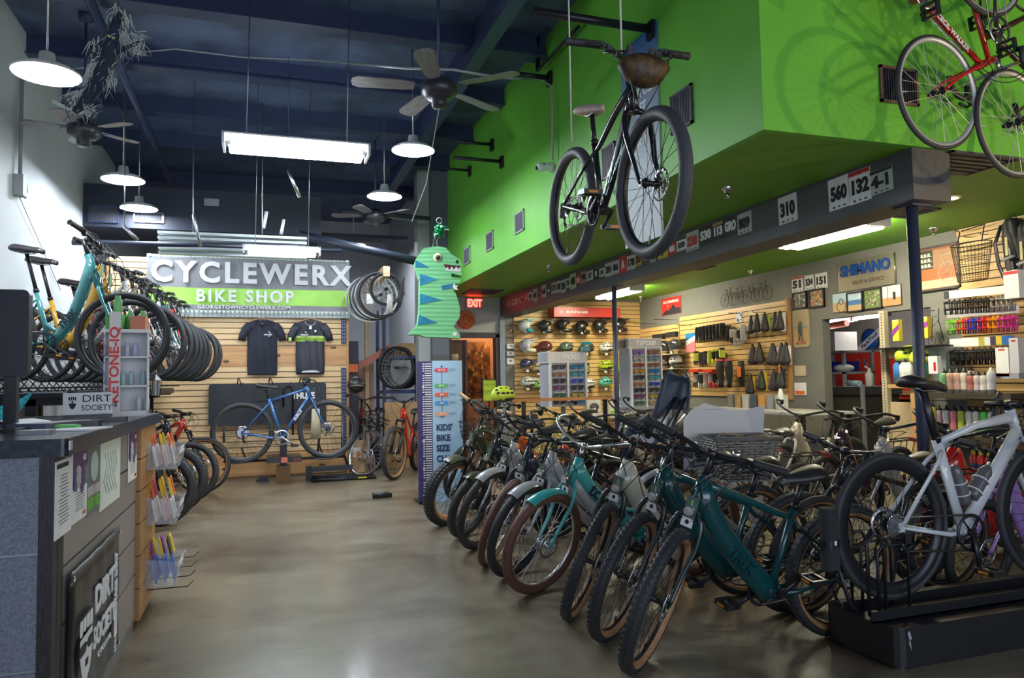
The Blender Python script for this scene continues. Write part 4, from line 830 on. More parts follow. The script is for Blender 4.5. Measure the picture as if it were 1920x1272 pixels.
def bands(t, w, h, z, rows, name='picture_bands'):
    b = MB()
    for k, (y0, y1, c) in enumerate(rows): b.b2((-w/2+.002, y0*h, z-.0005), (w/2-.002, y1*h, z+.0004), k)
    return b.build(name, [r[2] for r in rows], t)
def bars(t, items, m, name='print_lines'):
    b = MB()
    for (x, y, w, h, z) in items: b.box((x, y, z), (w, h, .0006))
    return b.build(name, m, t)
def slats(name, lb, face, box, v, m, sp=.078, wh=None, c=None, cat='slatwall', th=.022, rowm=None):
    if c is None: c, w, h = rect(face, *box, v)
    else: w, h = wh
    t = thing(name, lb, cat, wall(face, c))
    MB().box((0, 0, .003), (w, h, .006)).build('groove_backing', mat('groove_shadow', (.06, .04, .025), .7), t)
    n = max(1, round(h/sp)); b = MB()
    for k in range(n): b.box((0, -h/2+h*(k+.5)/n, th/2+.004), (w, h/n-.010, th-.004))
    b.build('slats', m, t); return t, w, h, c
# ================================================================ checkout counter
CT = 1.16
LAM = mat('grey_laminate', (.27, .245, .235), .38, var=.05, sc=30)
SPK = mat('speckled_laminate', (.17, .185, .235), .45, var=.25, sc=140)
DKT = mat('charcoal_countertop', (.022, .026, .036), .22, var=.5, sc=40)
t = thing('checkout_counter', 'grey laminate checkout counter with posters at the left front', 'counter', (-.68, 3.8, 0))
f = MB(); f.b2((-.02, -.88, .03), (0, .80, 1.10)); f.b2((-.78, -.88, .03), (-.76, .80, 1.10)); f.build('side_panels', mat('groove_shadow', (.06, .04, .025), .7), t)
zs = [.06, .30, .5, .70, .90, 1.10]
s_ = MB()
for k in range(5): s_.b2((-.002, -.80, zs[k]+.005), (.018, .81, zs[k+1]-.005))
s_.build('front_slat_panels', LAM, t)
s_ = MB()
zl = [.06, .40, .78, 1.10]
for k in range(3): s_.b2((-.80, -.94, zl[k]+.005), (-.024, -.90, zl[k+1]-.005))
s_.b2((-.80, -.93, .0), (-.024, -.89, 1.10), 1)
s_.build('end_panels', [SPK, mat('joint_pale', (.35, .38, .42), .4, metal=.5)], t)
MB().b2((-.022, -.945, 0), (.02, -.88, 1.10)).b2((.0, -.885, 0), (.02, -.80, 1.10)).build('corner_post', mat('corner_black_wood', (.02, .018, .02), .45, var=.6, sc=30, stretch=(6, 6, .6)), t)
MB().b2((-.76, -.85, 0), (.012, .80, .06)).build('plinth', mat('plinth_grey', (.16, .155, .15), .4), t)
WOODP = mat('oak_veneer', (.46, .25, .09), .42, c2=(.38, .19, .065), sc=4, stretch=(14, 14, .8))
e = MB()
for k in range(6): e.b2((-.02, .80, .04+.178*k), (.04, 1.40, .04+.178*k+.170))
e.b2((-.76, .80, .02), (-.0, 1.38, 1.10)); e.build('wooden_slat_end', WOODP, t)
top = MB().rbox((-.39, .26, CT-.03), (.90, 2.42, .06), .02).build('countertop', DKT, t)
MB().box((.065, -.93, CT-.025), (.006, .03, .03)).build('corner_cap', ALU, t)
# papers on the counter front
XF = -.66
WB_ = [('notice', (103, 862, 133, 1003), 'white notice with a dark heading, leftmost on the counter front', PAP), ('flyer', (135, 845, 162, 975), 'purple, teal and white flyer second from the left on the counter', PAP),
       ('flyer', (163, 838, 187, 960), 'grey poster with a green foot and pale oval on the counter', C((.16, .17, .18))), ('map_sheet', (188, 822, 225, 945), 'creased white map sheet taped to the counter front', mat('map_paper', (.74, .80, .76), .7, var=.06, sc=7)), ('flyer', (240, 810, 256, 900), 'narrow purple and white flyer beside the wooden counter end', PAP)]
for i, (nm, bx, lb, m) in enumerate(WB_):
    t, w, h = board(nm, lb, 'paper', 'E', bx, XF, m, .003)
    if i == 0: bars(t, [(-.1*w, h*.43, w*.7, h*.06, .004)]+[(0, h*(.3-.045*k), w*(.3+.4*rnd.random()), h*.010, .004) for k in range(15)], INK)
    if i in (1, 4): bands(t, w, h, .004, [(.25, .5, C((.10, .03, .14))), (.05, .25, C((.22, .18, .22))), (-.02, .06, C((.02, .30, .28)))]); text('GT', h*.12, WTXT, t, T(w*.25, h*.38, .006)); bars(t, [(0, -h*(.1+.04*k), w*.6, h*.008, .004) for k in range(7)], INK); blobs(t, w, h, .006, [C((.5, .5, .45)), C((.10, .05, .20))], 9, seed=3, box=(-.4, .08, .4, .24)); MB().box((w*.3, -h*.42, .004), (w*.2, h*.06, .001)).build('red_mark', RED, t)
    if i == 2: bands(t, w, h, .004, [(-.42, -.25, C((.13, .45, .04))), (-.22, -.08, C((.5, .5, .5)))]); MB().ball((0, h*.2, .004), (w*.3, h*.25, .0015), 20, 6).build('oval', C((.45, .60, .55)), t); bars(t, [(0, -.335*h, .01*w, .17*h, .0055), (0, -.15*h, .01*w, .14*h, .0055)], INK)
    if i == 3:
        b = MB()
        for k in range(5): x = -w*.3+w*.12*k; b.tube([(x, h*.3, .004), (x+w*.1, h*.1, .004), (x-w*.05, -h*.1, .004), (x+w*.12, -h*.3, .004)], .0012, 4)
        b.build('trail_lines', C((.25, .50, .35)), t)
def skull(b, s, z, x=0, y=0):
    """line drawing of a fist-topped bearded face wearing sunglasses: ring, glasses, jaw, knuckles"""
    for k in range(4): b.rbox((x+s*(-.28+.19*k), y+s*(.55+.04*(k in (1, 2))), z), (s*.15, s*.34, .001), s*.05)
    b.prism([(x-s*.34, y+s*.33), (x+s*.34, y+s*.33), (x+s*.36, y), (x+s*.22, y-s*.45), (x, y-s*.66), (x-s*.22, y-s*.45), (x-s*.36, y)], z, z+.0012)
    return b
bc_, bw, bh = rect('E', 118, 1045, 213, 1220, XF); bw = .66; bh = .62
ya_, yb_ = P(120, 1150, 'X', XF).y, P(216, 1100, 'X', XF).y; zt_, zb_ = P(212, 992, 'X', XF).z, P(217, 1205, 'X', XF).z
t = thing('vinyl_banner', 'black vinyl cycling club banner hung low on the counter front', 'banner', wall('E', (XF+.012, (ya_+yb_)/2, (zt_+zb_)/2)) @ M.Diagonal(((yb_-ya_)/.66, (zt_-zb_)/.62, 1, 1)))
MB().sheet([(bh/2-bh*k/8, -bw/2+.004*math.sin(k), bw/2-.006*math.sin(k*1.3)) for k in range(9)], 14, .012, .005, 4).build('sheet', mat('vinyl_black', (.012, .012, .013), .3), t)
g_ = skull(MB(), .20, .022, -.20, -.05).build('face_emblem', WTXT, t)
MB().rbox((-.245, -.03, .0245), (.07, .045, .001), .015).rbox((-.155, -.03, .0245), (.07, .045, .001), .015).box((-.2, -.025, .0245), (.04, .012, .001)).box((-.2, -.10, .0245), (.03, .03, .001)).box((-.2, .10, .0245), (.13, .008, .001)).build('sunglasses', INK, t)
text('DIRT', .155, WTXT, t, T(.03, .10, .024), bold=.035, sx=.80); text('SOCIETY', .125, WTXT, t, T(.03, -.06, .024), bold=.03, sx=.62); text('CYCLING', .035, WTXT, t, T(.03, -.155, .024), sp=1.3)
text('CHASE DIRT', .055, WTXT, t, T(.205, .06, .022) @ RZ(90), bold=.03); text('SOCIAL', .03, WTXT, t, T(.205, -.23, .022) @ RZ(90))
MB().rbox((.205, -.14, .0215), (.045, .13, .001), .008).build('white_patch', WTXT, t)
for sx in (-1, 1):
    for sy in (-1, 1): MB().ring((sx*(bw/2-.02), sy*(bh/2-.025), .012), (0, 0, 1), .009, .003, 14, 5).build('grommet', CHR, t)
# clear bins on the wooden end
def packets(p0, n, cols, w, z, lb, nm, gp):
    for k in range(n):
        x = -.5*w+w*(k+.5)/n; c = cols[k % len(cols)]
        mb = MB().rbox((0, .055, 0), (.045, .12, .010), .006).box((0, .117, 0), (.045, .012, .004))
        o = mb.build(nm, c, None, wall('E', (p0[0]+.05+.045*(k % 3), p0[1]+x, p0[2]+.01), rnd.uniform(-14, 14)) @ RX(-12))
        tag(o, lb, 'packet', gp)
def acrylic(lb, c, w, d, h, face='E'):
    t = thing('clear_bin', lb, 'bin', wall(face, c))
    MB().box((0, 0, .004), (w, h, .005)).build('back', CLR, t); MB().box((0, -h/2, d/2), (w, .005, d)).build('base', CLR, t)
    MB().prism([(0, -h/2), (d, -h/2), (d+.03, h*.30), (0, h/2)], -w/2, -w/2+.004, fr=lambda a, b, z: (z, b, a)).prism([(0, -h/2), (d, -h/2), (d+.03, h*.30), (0, h/2)], w/2-.004, w/2, fr=lambda a, b, z: (z, b, a)).build('sides', CLR, t)
    MB().tube([(-w/2, -h/2, d), (-w/2, h*.3, d+.03), (w/2, h*.3, d+.03), (w/2, -h/2, d), (-w/2, -h/2, d)], .003, 4).build('rim', mat('acrylic_edge', (.6, .66, .7), .15), t)
    MB().box((0, 0, d+.017), (w, h*.55, .003)).build('front', CLR, t); MB().box((0, .02, d+.02), (w*.9, .035, .001)).build('price_strip', PAP, t)
    return t
XW = -.64
OR, YE, PU, BLU = C((.75, .16, .03)), C((.75, .55, .04)), C((.28, .05, .30)), C((.08, .18, .55))
for i, (z, cs, lb) in enumerate(((.92, [WHT, C((.7, .45, .35)), WHT, C((.6, .62, .68))], 'silver gel packet with orange top in the upper clear bin'), (.60, [WHT, C((.7, .5, .55)), WHT], 'white and pink gel packet in the middle clear bin'), (.24, [BLU, C((.10, .22, .62)), BLU], 'blue chew packet in the lowest clear bin'))):
    acrylic(['upper', 'middle', 'lowest'][i]+' clear bin of packets on the wooden counter end', (XW, 5.0, z), .34, .15, .16)
    packets((XW, 5.0, z-.075), 8, cs, .28, z, lb, 'gel_packet', ['gel packets in the upper bin', 'gel packets in the middle bin', 'chew packets in the lowest bin'][i])
for i, (z, cs, lb) in enumerate(((.69, [OR, YE, YE, C((.65, .08, .25)), YE], 'orange, yellow or pink packet standing behind the middle bin'), (.33, [PU, YE, C((.05, .05, .05)), YE], 'purple or yellow packet behind the lowest bin'), (.97, [OR, YE, OR], 'orange tipped packet at the back of the upper bin'))):
    packets((XW-.03, 5.12, z-.06), 6, cs, .24, z, lb, 'energy_packet', ['bright packets above the middle bin', 'bright packets above the lowest bin', 'orange packets at the upper bin'][i])
for k in range(4): tag(MB().tube([(XW, 4.9+.13*k, .13+.03*k), (XW+.22, 4.9+.13*k, .13+.03*k), (XW+.25, 4.9+.13*k, .16+.03*k)], .003, 5).build('display_hook', BLKM), 'black wire hook on the wooden counter end below the bins', 'hook', 'wire hooks on the counter end')
# on the counter
mq = P(57, 625, 'Y', 3.45)
t = thing('desk_monitor', 'black monitor seen from behind at the left end of the counter', 'monitor', (mq.x, 3.45, CT))
zt, zb = P(57, 545, 'Y', 3.45).z-CT, P(57, 705, 'Y', 3.45).z-CT
MB().rbox((-.30, 0, (zt+zb)/2), (.60, .05, zt-zb), .02, ax='y').build('screen_back', mat('monitor_black', (.012, .013, .022), .38), t)
MB().b2((-.09, .0, .01), (-.045, .04, zt*.5)).build('stand', BLKP, t); MB().rbox((-.09, 0, .008), (.20, .2, .016), .03).build('base', BLKP, t)
sq = P(165, 757, 'Y', 4.35)
t = thing('sign_card', 'white sign card with a bearded face drawing standing on the counter', 'sign', T(sq) @ RZ(14) @ RX(90-14) @ M.Scale(.56, 4))
MB().box((0, 0, 0), (.40, .205, .012)).build('card', WHT, t); g_ = skull(MB(), .085, .0065, -.125, .0).build('face_emblem', INK, t)
MB().rbox((-.145, .012, .0085), (.03, .02, .001), .006).rbox((-.105, .012, .0085), (.03, .02, .001), .006).build('sunglasses', WTXT, t)
text('DIRT', .095, INK, t, T(.07, .042, .0075), sx=1.15); text('SOCIETY', .075, INK, t, T(.07, -.045, .0075), sx=.85); MB().b2((-.2, -.115, -.10), (.2, -.10, .05)).build('easel_foot', WHT, t)
NDX = T((-.765, 4.92, CT)) @ RZ(6) @ M.Diagonal((.78, .9, 1, 1))
t = thing('nutrition_display', 'tall white cardboard display of drink shots on the counter end', 'display stand', NDX)
MB().b2((-.15, -.10, 0), (.15, .10, .03)).b2((-.15, .08, 0), (.15, .10, .56)).b2((-.15, -.1, .17), (.15, .1, .18)).b2((-.15, -.1, .34), (.15, .1, .35)).b2((-.16, -.11, .49), (.16, .1, .51)).b2((.14, -.1, 0), (.15, .1, .5)).b2((-.15, -.1, 0), (-.14, .1, .5)).build('shelves', WHT, t)
MB().box((-.075, -.125, .30), (.075, .004, .62)).build('header_strip', PAP, t)
text('KETONE-IQ', .085, C((.75, .03, .04)), t, T(-.075, -.1285, .30) @ RX(90) @ RZ(90), bold=.03)
text('15', .04, INK, t, T(-.075, -.1285, .07) @ RX(90), bold=.03)
wv = MB()
for k in range(3): wv.tube([(-.145+.008*math.sin(j*.9), -.112, .03+.16*k+.018*j) for j in range(8)], .004, 5)
wv.build('wavy_print', C((.25, .25, .65)), t)
bx = MB().b2((-.13, -.09, .51), (.02, .07, .60)); tag(MB().b2((-.87, 4.84, CT+.51), (-.78, 4.98, CT+.60)).build('green_box', C((.10, .42, .08))), 'small green box on top of the white drink display', 'box')
tag(MB().b2((-.74, 4.85, CT+.51), (-.66, 5.0, CT+.59)).build('orange_box', C((.65, .22, .12))), 'small orange and white box on top of the white drink display', 'box')
for i in range(10):
    x, z = -.11+.055*(i % 5), (.03, .18, .35)[i % 3]; wp = NDX @ T((x+.03*(i % 2), -.02, z))
    o = MB().lathe([(0, 0), (.019, 0), (.019, .06), (.012, .075), (.012, .085), (0, .085)], n=12).build('drink_shot', [WHT, C((.45, .65, .70)), C((.6, .65, .85))][i % 3], None, wp)
    tag(o, 'small pale bottle standing on a shelf of the drink display', 'bottle', 'bottles in the drink display')
for i in range(3): tag(MB().lathe([(0, 0), (.024, 0), (.024, .09), (.015, .11), (.015, .125), (0, .125)], n=14).build('supplement_bottle', C((.25, .62, .25)), None, T((-.83+.07*i, 4.99, CT+.51+(.09 if i < 1 else 0)))), 'green bottle standing on top of the drink display', 'bottle', 'green bottles on the display top')
t = thing('plastic_holder', 'clear plastic holder with pens and cards at the counter corner', 'holder', T((-1.02, 3.12, CT)) @ RZ(-10))
MB().prism([(-.09, 0), (.09, 0), (.055, .15), (-.05, .19)], -.05, -.045, fr=lambda x, y, z: (x, z, y)).prism([(-.09, 0), (.09, 0), (.04, .12), (-.06, .16)], .0, .004, fr=lambda x, y, z: (x, z, y)).b2((-.09, -.05, 0), (.09, .05, .004)).build('holder', mat('frosted_plastic', (.45, .48, .70), .3, alpha=.75), t)
for k, (x, c, h) in enumerate(((-.07, (.12, .08, .35), .19), (-.01, (.70, .15, .08), .21), (.04, (.7, .7, .75), .18))): MB().tube([(x, -.02, .01), (x+.01, -.02, h)], .013, 8).build('pen', C(c), t)
t = thing('open_notebook', 'open white notebook with curled pages lying on the counter', 'notebook', T((-.92, 3.55, CT)) @ RZ(-20))
MB().b2((-.15, -.11, 0), (.15, .11, .03)).build('cover', mat('notebook_grey', (.08, .08, .13), .5), t); MB().add([(-.15+.05*i, y, .032+.012*math.sin(i*.9)) for y in (-.105, .105) for i in range(7)], [(i, i+1, i+8, i+7) for i in range(6)], 0, True).build('pages', PAP, t)
tag(MB().b2((-.13, -.09, 0), (.15, .1, .006)).build('paper_sheet', PAP, None, T((-.76, 3.42, CT+.001)) @ RZ(-12)), 'loose white sheet at the edge of the counter', 'paper')
tag(MB().tube([(-.07, 0, .008), (.05, .01, .008), (.075, .012, .008)], [.007, .007, .003], 8).build('highlighter', C((.15, .62, .15))), 'green highlighter lying on the white sheet', 'pen')
bpy.data.objects['highlighter'].location = (-.78, 3.45, CT+.007)
tag(MB().rbox((0, 0, .012), (.18, .08, .024), .015).build('card_reader', BLKP, None, T((-.78, 3.78, CT)) @ RZ(15)), 'black card reader lying in front of the white sign card', 'card reader')
tag(MB().rbox((0, 0, .012), (.16, .06, .02), .01).box((-.03, 0, .03), (.06, .02, .02)).build('stapler', BLKP, None, T((-.72, 4.15, CT)) @ RZ(10)), 'black stapler beside the drink display', 'stapler')
tag(MB().rbox((0, 0, .008), (.12, .08, .016), .02).build('grey_tray', mat('tray_grey', (.25, .26, .28), .4), None, T((-.80, 3.20, CT))), 'small grey tray near the counter corner', 'tray')
t = thing('sequin_tail', 'blue and green sequinned fish tail decoration behind the sign card', 'decoration', T((-1.22, 4.10, CT)) @ RZ(10))
MB().prism([(-.20, .20), (-.15, .04), (-.05, .015), (.10, .02), (.18, .16), (.09, .10), (-.03, .075), (-.12, .10)], -.02, .02, fr=lambda x, y, z: (x, z, y)).build('tail', mat('sequins', (.01, .10, .22), .25, metal=.6, c2=(.02, .35, .32), sc=60), t)
t = thing('hanging_lantern', 'small black lantern hanging from the end of the upper rack', 'lantern', P(292, 730, 'Y', 6.9))
MB().tube([(0, 0, .2), (0, .0, .26), (-.20, .25, .50)], .005, 5).build('chain', BLKM, t)
MB().lathe([(.0, .13), (.03, .10), (.055, .075), (.055, .07), (.0, .07)], n=6, sm=False).lathe([(.0, -.075), (.03, -.07), (.035, -.06), (.035, -.055), (0, -.055)], n=6, sm=False).build('cap', BLKM, t)
fr_ = MB()
for k in range(6): a = k*pi/3; fr_.tube([(.045*math.cos(a), .045*math.sin(a), .07), (.032*math.cos(a), .032*math.sin(a), -.058)], .003, 4)
fr_.tube([(0, 0, .13), (0, 0, .20)], .004, 5).ring((0, 0, .21), (0, 1, 0), .012, .003, 12, 5).build('frame', BLKM, t); MB().lathe([(.028, -.055), (.04, .068)], n=6, sm=False).build('pane', mat('lantern_glass', (.5, .52, .62), .2, alpha=.6), t)
# ================================================================ rack for the left bikes
RK = mat('rack_black', (.015, .016, .022), .42, metal=.2)
t = thing('bike_rack', 'long black two-tier bicycle rack along the white left wall', 'rack', (-1.5, 8.2, 0))
for k, y in enumerate((-2.75, -1.4, -.05, 1.3, 2.6)):
    MB().b2((-.55, y-.03, 0), (-.49, y+.03, 1.26)).build('upright', RK, t); MB().b2((.08, y-.03, 0), (.14, y+.03, 1.26)).build('upright', RK, t)
    MB().b2((-.60, y-.03, 1.22), (.35, y+.03, 1.27)).build('arm', RK, t)
MB().b2((-.62, -2.85, 1.27), (.36, 2.75, 1.30)).build('deck', RK, t)
MB().b2((.33, -2.85, 1.24), (.37, 2.75, 1.31)).b2((-.63, -2.85, 1.24), (-.59, 2.75, 1.31)).build('edge_rails', RK, t)
MB().b2((.09, -2.8, .98), (.13, 2.7, 1.03)).build('lower_rail', RK, t)
trs = MB()
for ((x, y), *_r) in up:
    for o in (.055, -.055):
        a = V((x+1.5, y-8.2, 1.335))-dv*.30+V((dv.y, -dv.x, 0))*o; b = V((x+1.5, y-8.2, 1.335))-dv*1.15+V((dv.y, -dv.x, 0))*o; trs.tube([a, b], .008, 6)
trs.build('wheel_tray', RK, t); t.children[-1]['kind'] = 'stuff'
tw_ = MB()
for k in range(22):
    y = -2.7+.25*k; tw_.tube([(-.45, y, 1.30), (-.35, y+.10, 1.50), (-.2, y+.16, 1.30)], .006, 5)
tw_.build('wire_hoops', RK, t); t.children[-1]['kind'] = 'stuff'
t = thing('curtain', 'white curtain with beige stripes hanging behind the bike rack', 'curtain', (XL+.05, 6.6, 0))
cv = [(.03*math.sin(i*.9)+.01*math.sin(i*2.1), -1.8+.06*i, z) for z in (.02, 1.22) for i in range(61)]
MB().add(cv, [(i, i+1, i+62, i+61) for i in range(60)], 0, True).build('cloth', mat('curtain_cloth', (.55, .53, .48), .8, c2=(.40, .33, .25), sc=2.2, stretch=(.2, 3, .05)), t)
MB().tube([(0, -1.85, 1.23), (0, 1.9, 1.23)], .012, 6).build('rod', RK, t)
# ================================================================ back slat wall
x0, x1 = -2.0, 1.22
t = thing('slatwall_partition', 'free standing pine and maple slat wall at the back of the aisle', 'slatwall', wall('S', ((x0+x1)/2, YP, 0)))
w = x1-x0; MB().b2((-w/2, 0, -.06), (w/2, 3.12, -.004)).build('backing', mat('partition_back', (.30, .22, .13), .7), t)
bz = [(.04, .36, 1)]; z = .37
while z < 1.56: bz.append((z, z+.070, 0)); z += .082
bz.append((1.585, 1.89, 1)); z = 1.90
while z < 3.05: bz.append((z, z+.070, 0)); z += .082
sl = MB(); pl = MB()
for a, b, k in bz: (pl if k else sl).b2((-w/2+.02, a, 0), (w/2-.02, b, .022))
sl.build('slats', SLAT, t); pl.build('pine_planks', mat('knotty_pine', (.55, .31, .13), .45, c2=(.40, .20, .08), sc=2.2, stretch=(.5, 9, 9)), t)
MB().b2((w/2-.03, 0, -.07), (w/2, 3.12, .03)).b2((-w/2, 0, -.07), (-w/2+.03, 3.12, .03)).build('end_trim', WOODP, t)
kn = MB()
for (a, b) in ((424, 678), (520, 667), (625, 652), (604, 872), (440, 866), (645, 880), (422, 880)):
    q = P(a, b, 'Y', YP-.02); kn.ball((q.x-(x0+x1)/2, q.z, .022), (.045, .022, .0015), 10, 4)
kn.build('knots', C((.12, .05, .02)), t)
for i, (a, b) in enumerate(((.42, 1.56), (1.92, 2.6))):
    bt = thing('slotted_upright', ['lower dark blue slotted steel upright at the right of the slat wall', 'upper dark blue slotted steel upright at the right of the slat wall'][i], 'upright', wall('S', (1.145, YP-.026, 0)))
    MB().b2((-.035, a, 0), (.035, b, .02)).build('strip', NAVY, bt); s_ = MB(); z = a+.03
    while z < b-.02: s_.b2((-.02, z, .0195), (-.008, z+.022, .0215)).b2((.008, z, .0195), (.02, z+.022, .0215)); z += .05
    s_.build('slots', mat('slot_pale', (.25, .28, .40), .5), bt)
# banner
BX = 2.73
bt = thing('shop_banner', 'grey and lime green shop banner hanging above the slat wall', 'banner', wall('S', (-.135, 11.12, 2.73)))
BG = mat('banner_grey', (.185, .19, .205), .45, var=.12, sc=2.5); BGN = mat('banner_lime', (.30, .60, .08), .45, var=.1, sc=2); BPT = mat('banner_pattern', (.30, .34, .35), .5)
def bw_(m, y0, y1, z=0, n=40):
    vs = [(-BX/2+BX*i/n, y, .012*math.sin(i*.55+y*5)+.008*math.sin(i*1.7-y*11)+z) for y in (y0, y1) for i in range(n+1)]
    return MB().add(vs, [(i, i+1, i+n+2, i+n+1) for i in range(n)], 0, True).build(m[0], m[1], bt)
bw_(('top_field', BG), -.03, .395); bw_(('lime_band', BGN), -.265, -.03); bw_(('address_strip', BG), -.335, -.265); bw_(('lower_edge', BPT), -.44, -.335); bw_(('upper_edge', BPT), .395, .425)
pt = MB()
for k in range(46):
    x = -BX/2+.03+k*.0585; pt.prism([(x, -.355), (x+.022, -.39), (x+.044, -.355), (x+.022, -.345)], .024, .026).prism([(x+.015, -.432), (x+.029, -.432), (x+.022, -.40)], .024, .026).prism([(x, .40), (x+.04, .40), (x+.02, .42)], .024, .026)
pt.build('arrow_pattern', mat('pattern_white', (.60, .70, .60), .5), bt)
BL = mat('banner_letters', (.62, .63, .66), .45)
text('CYCLEWERX', .40, BL, bt, T(.03, .175, .026), bold=.035, sx=.98, sp=1.25)
text('BIKE SHOP', .235, BL, bt, T(-.09, -.15, .026), bold=.03, sx=.93, sp=1.3)
text('GEORGETOWNCYCLEWERX.COM', .072, BL, bt, T(-.10, -.30, .026), bold=.03, sp=1.15)
for k in range(6): MB().ring((-BX/2+.04+k*(BX-.08)/5, .41, .03), (0, 0, 1), .012, .003, 12, 5).build('grommet', CHR, bt)
# shirts
def shirt(lb, px_, sleeve, m, jersey):
    c = P(px_, 655, 'Y', YP-.09); t = thing('t_shirt' if not jersey else 'cycling_jersey', lb, 'shirt', wall('S', (c.x, YP-.06, 1.87)))
    hh = .385; rows = []
    for (y, a) in ((hh, .09), (hh-.02, .15), (hh-.06, .235), (hh-.14, .235), (hh-.24, .205), (.0, .200), (-.15, .205), (-.30, .205), (-.375, .20), (-.40, .19 if jersey else .2)): rows.append((y, -a, a))
    MB().sheet(rows, 18, .05, .007, 4, ph=px_).build('body', m, t)
    for s_ in (-1, 1):
        q = MB(); q.tube([(s_*.165, hh-.075, .014), (s_*.225, hh-.14, .02), (s_*.262, hh-.215, .02), (s_*.278, hh-.30, .02)], [(.066, .028), (.060, .028), (.052, .026), (.050, .024)], 10, side=(1, .35, 0)); q.build('sleeve', m, t)
    MB().ring((0, hh-.012, .03), (0, .5, 1), .075, .007, 20, 5).build('collar', mat('collar_grey', (.25, .25, .27), .7) if jersey else m, t)
    hg = MB().tube([(-.16, hh-.02, .02), (0, hh+.035, .02), (.16, hh-.02, .02)], .007, 6).tube([(0, hh+.035, .02), (0, hh+.06, .02), (.012, hh+.075, .02)], .003, 5); hg.build('hanger', mat('hanger_wood', (.50, .28, .16), .5), t)
    lg = MB(); lx = .075 if not jersey else -.085; ly = .18
    lg.lathe([(.030, 0), (.040, 0), (.040, .002), (.030, .002)], (lx, ly, .062), (0, 0, 1), 18, a0=0, a1=pi); lg.box((lx, ly-.008, .063), (.11, .018, .002)); lg.build('chest_logo', mat('logo_grey', (.45, .46, .48), .6), t)
    return t, hh
SH = mat('black_cotton', (.014, .017, .030), .85, bump=.2, sc=40)
t, hh = shirt('plain black t-shirt with a small chest logo on the back slat wall', 492, 1, SH, False)
MB().ball((0, hh-.05, .045), .006, 8, 5).build('neck_label', WTXT, t)
t, hh = shirt('black cycling jersey with lime stripes and a white tail', 582, 1, mat('jersey_black', (.016, .018, .032), .6), True)
for k, (y, m) in enumerate(((.150, (.45, .55, .25)), (.132, (.42, .62, .10)), (.110, (.35, .62, .05)), (.085, (.30, .60, .04)))): MB().sheet([(y+.009, -.202, .202), (y-.007, -.202, .202)], 18, .051, .007, 4, ph=582).build('lime_stripe', C(m, .6), t, T(0, 0, .0025))
MB().ball((.07, .225, .058), (.016, .020, .002), 10, 4).build('badge', WTXT, t); MB().box((-.0, .285, .058), (.04, .06, .002)).build('hang_tag', PAP, t)
MB().prism([(-.13, -.375), (.13, -.375), (.10, -.35), (.03, -.34), (-.03, -.345), (-.10, -.35)], .053, .056).build('white_hem', mat('hem_white', (.5, .5, .56), .7), t)
MB().box((-.285, .11, .045), (.04, .05, .004)).build('sleeve_band', C((.40, .62, .10)), t)
# travel case hanging behind the blue bike
t = thing('bike_travel_case', 'long black padded bicycle bag hanging behind the blue bicycle', 'bag', wall('S', (.09, YP-.12, 1.06)))
MB().rbox((0, 0, -.02), (1.58, .58, .12), .04).build('case_body', mat('bag_black', (.018, .020, .030), .55, bump=.3, sc=25), t)
MB().box((-.02, .14, .045), (.36, .20, .02)).build('pocket', mat('bag_black2', (.012, .013, .018), .5), t)
MB().box((-.34, .02, .042), (.015, .56, .006)).build('strap', BLKP, t); MB().box((.30, .02, .042), (.015, .56, .006)).build('strap', BLKP, t)
text('THULE', .115, WTXT, t, T(.47, .10, .044), bold=.05, sx=.9)
for x in (-.42, .0, .42): MB().tube([(x, .28, .0), (x+.01, .36, .02), (x+.02, .37, .05), (x+.06, .27, .045)], .008, 6).build('hook', BLKM, t)
for i, (a, b, hgt) in enumerate(((545, 730, .62), (420, 802, .25))):
    q = P(a, b, 'Y', YP-.2); tg = 'tall black hooped rod hanging behind the blue bicycle' if i == 0 else 'short black rod hanging below the travel bag'
    p_ = [(q.x-.10, q.y, q.z-.25), (q.x-.10, q.y, q.z), (q.x-.05, q.y, q.z+.05), (q.x, q.y, q.z+.05), (q.x+.03, q.y, q.z), (q.x+.03, q.y, q.z-.65)] if i == 0 else [(q.x, q.y, q.z), (q.x, q.y, q.z-.2)]
    tag(MB().tube(p_, .014, 8).build('rack_rod', BLKM), tg, 'rod')
# hitch rack carrying the blue bike
hx, hy = .28, 10.5
t = thing('hitch_rack', 'black hitch mounted bicycle rack on a wooden post holding the blue bicycle', 'bike rack', (hx, hy, 0))
MB().b2((-.09, .12, 0), (.09, .34, .22)).build('wooden_block', WOODP, t)
MB().b2((-.045, .18, .20), (.045, .28, .72)).build('mast', BLKM, t)
MB().b2((-.22, -.25, .30), (.22, .25, .37)).build('cross_body', BLKP, t); MB().b2((-.04, -.262, .30), (.04, -.25, .37)).build('red_badge', mat('badge_salmon', (.60, .14, .10), .4), t)
MB().tube([(-.68, -.16, .335), (.80, -.16, .335)], .018, 8).build('tray_bar', BLKM, t)
for sx, x in ((-1, -.53), (1, .575)):
    MB().tube(bez([(x-.22, -.27, .36), (x-.20, -.27, .33), (x-.05, -.27, .30), (x+.1, -.27, .33), (x+.22, -.27, .40)], 8), .012, 6).tube(bez([(x-.22, -.07, .36), (x-.20, -.07, .33), (x-.05, -.07, .30), (x+.1, -.07, .33), (x+.22, -.07, .40)], 8), .012, 6).tube([(x-.2, -.27, .34), (x-.2, -.07, .34)], .010, 6).build('wheel_hoop', BLKM, t)
    MB().tube([(x*.9, -.05, .34), (x*.9-.06, -.03, .50)], [(.02, .012)]*2, 6).build('ratchet_strap', BLKP, t)
MB().tube([(.43, -.16, .34), (.46, -.05, .62), (.44, .0, .80)], .016, 8).build('clamp_arm', BLKM, t)
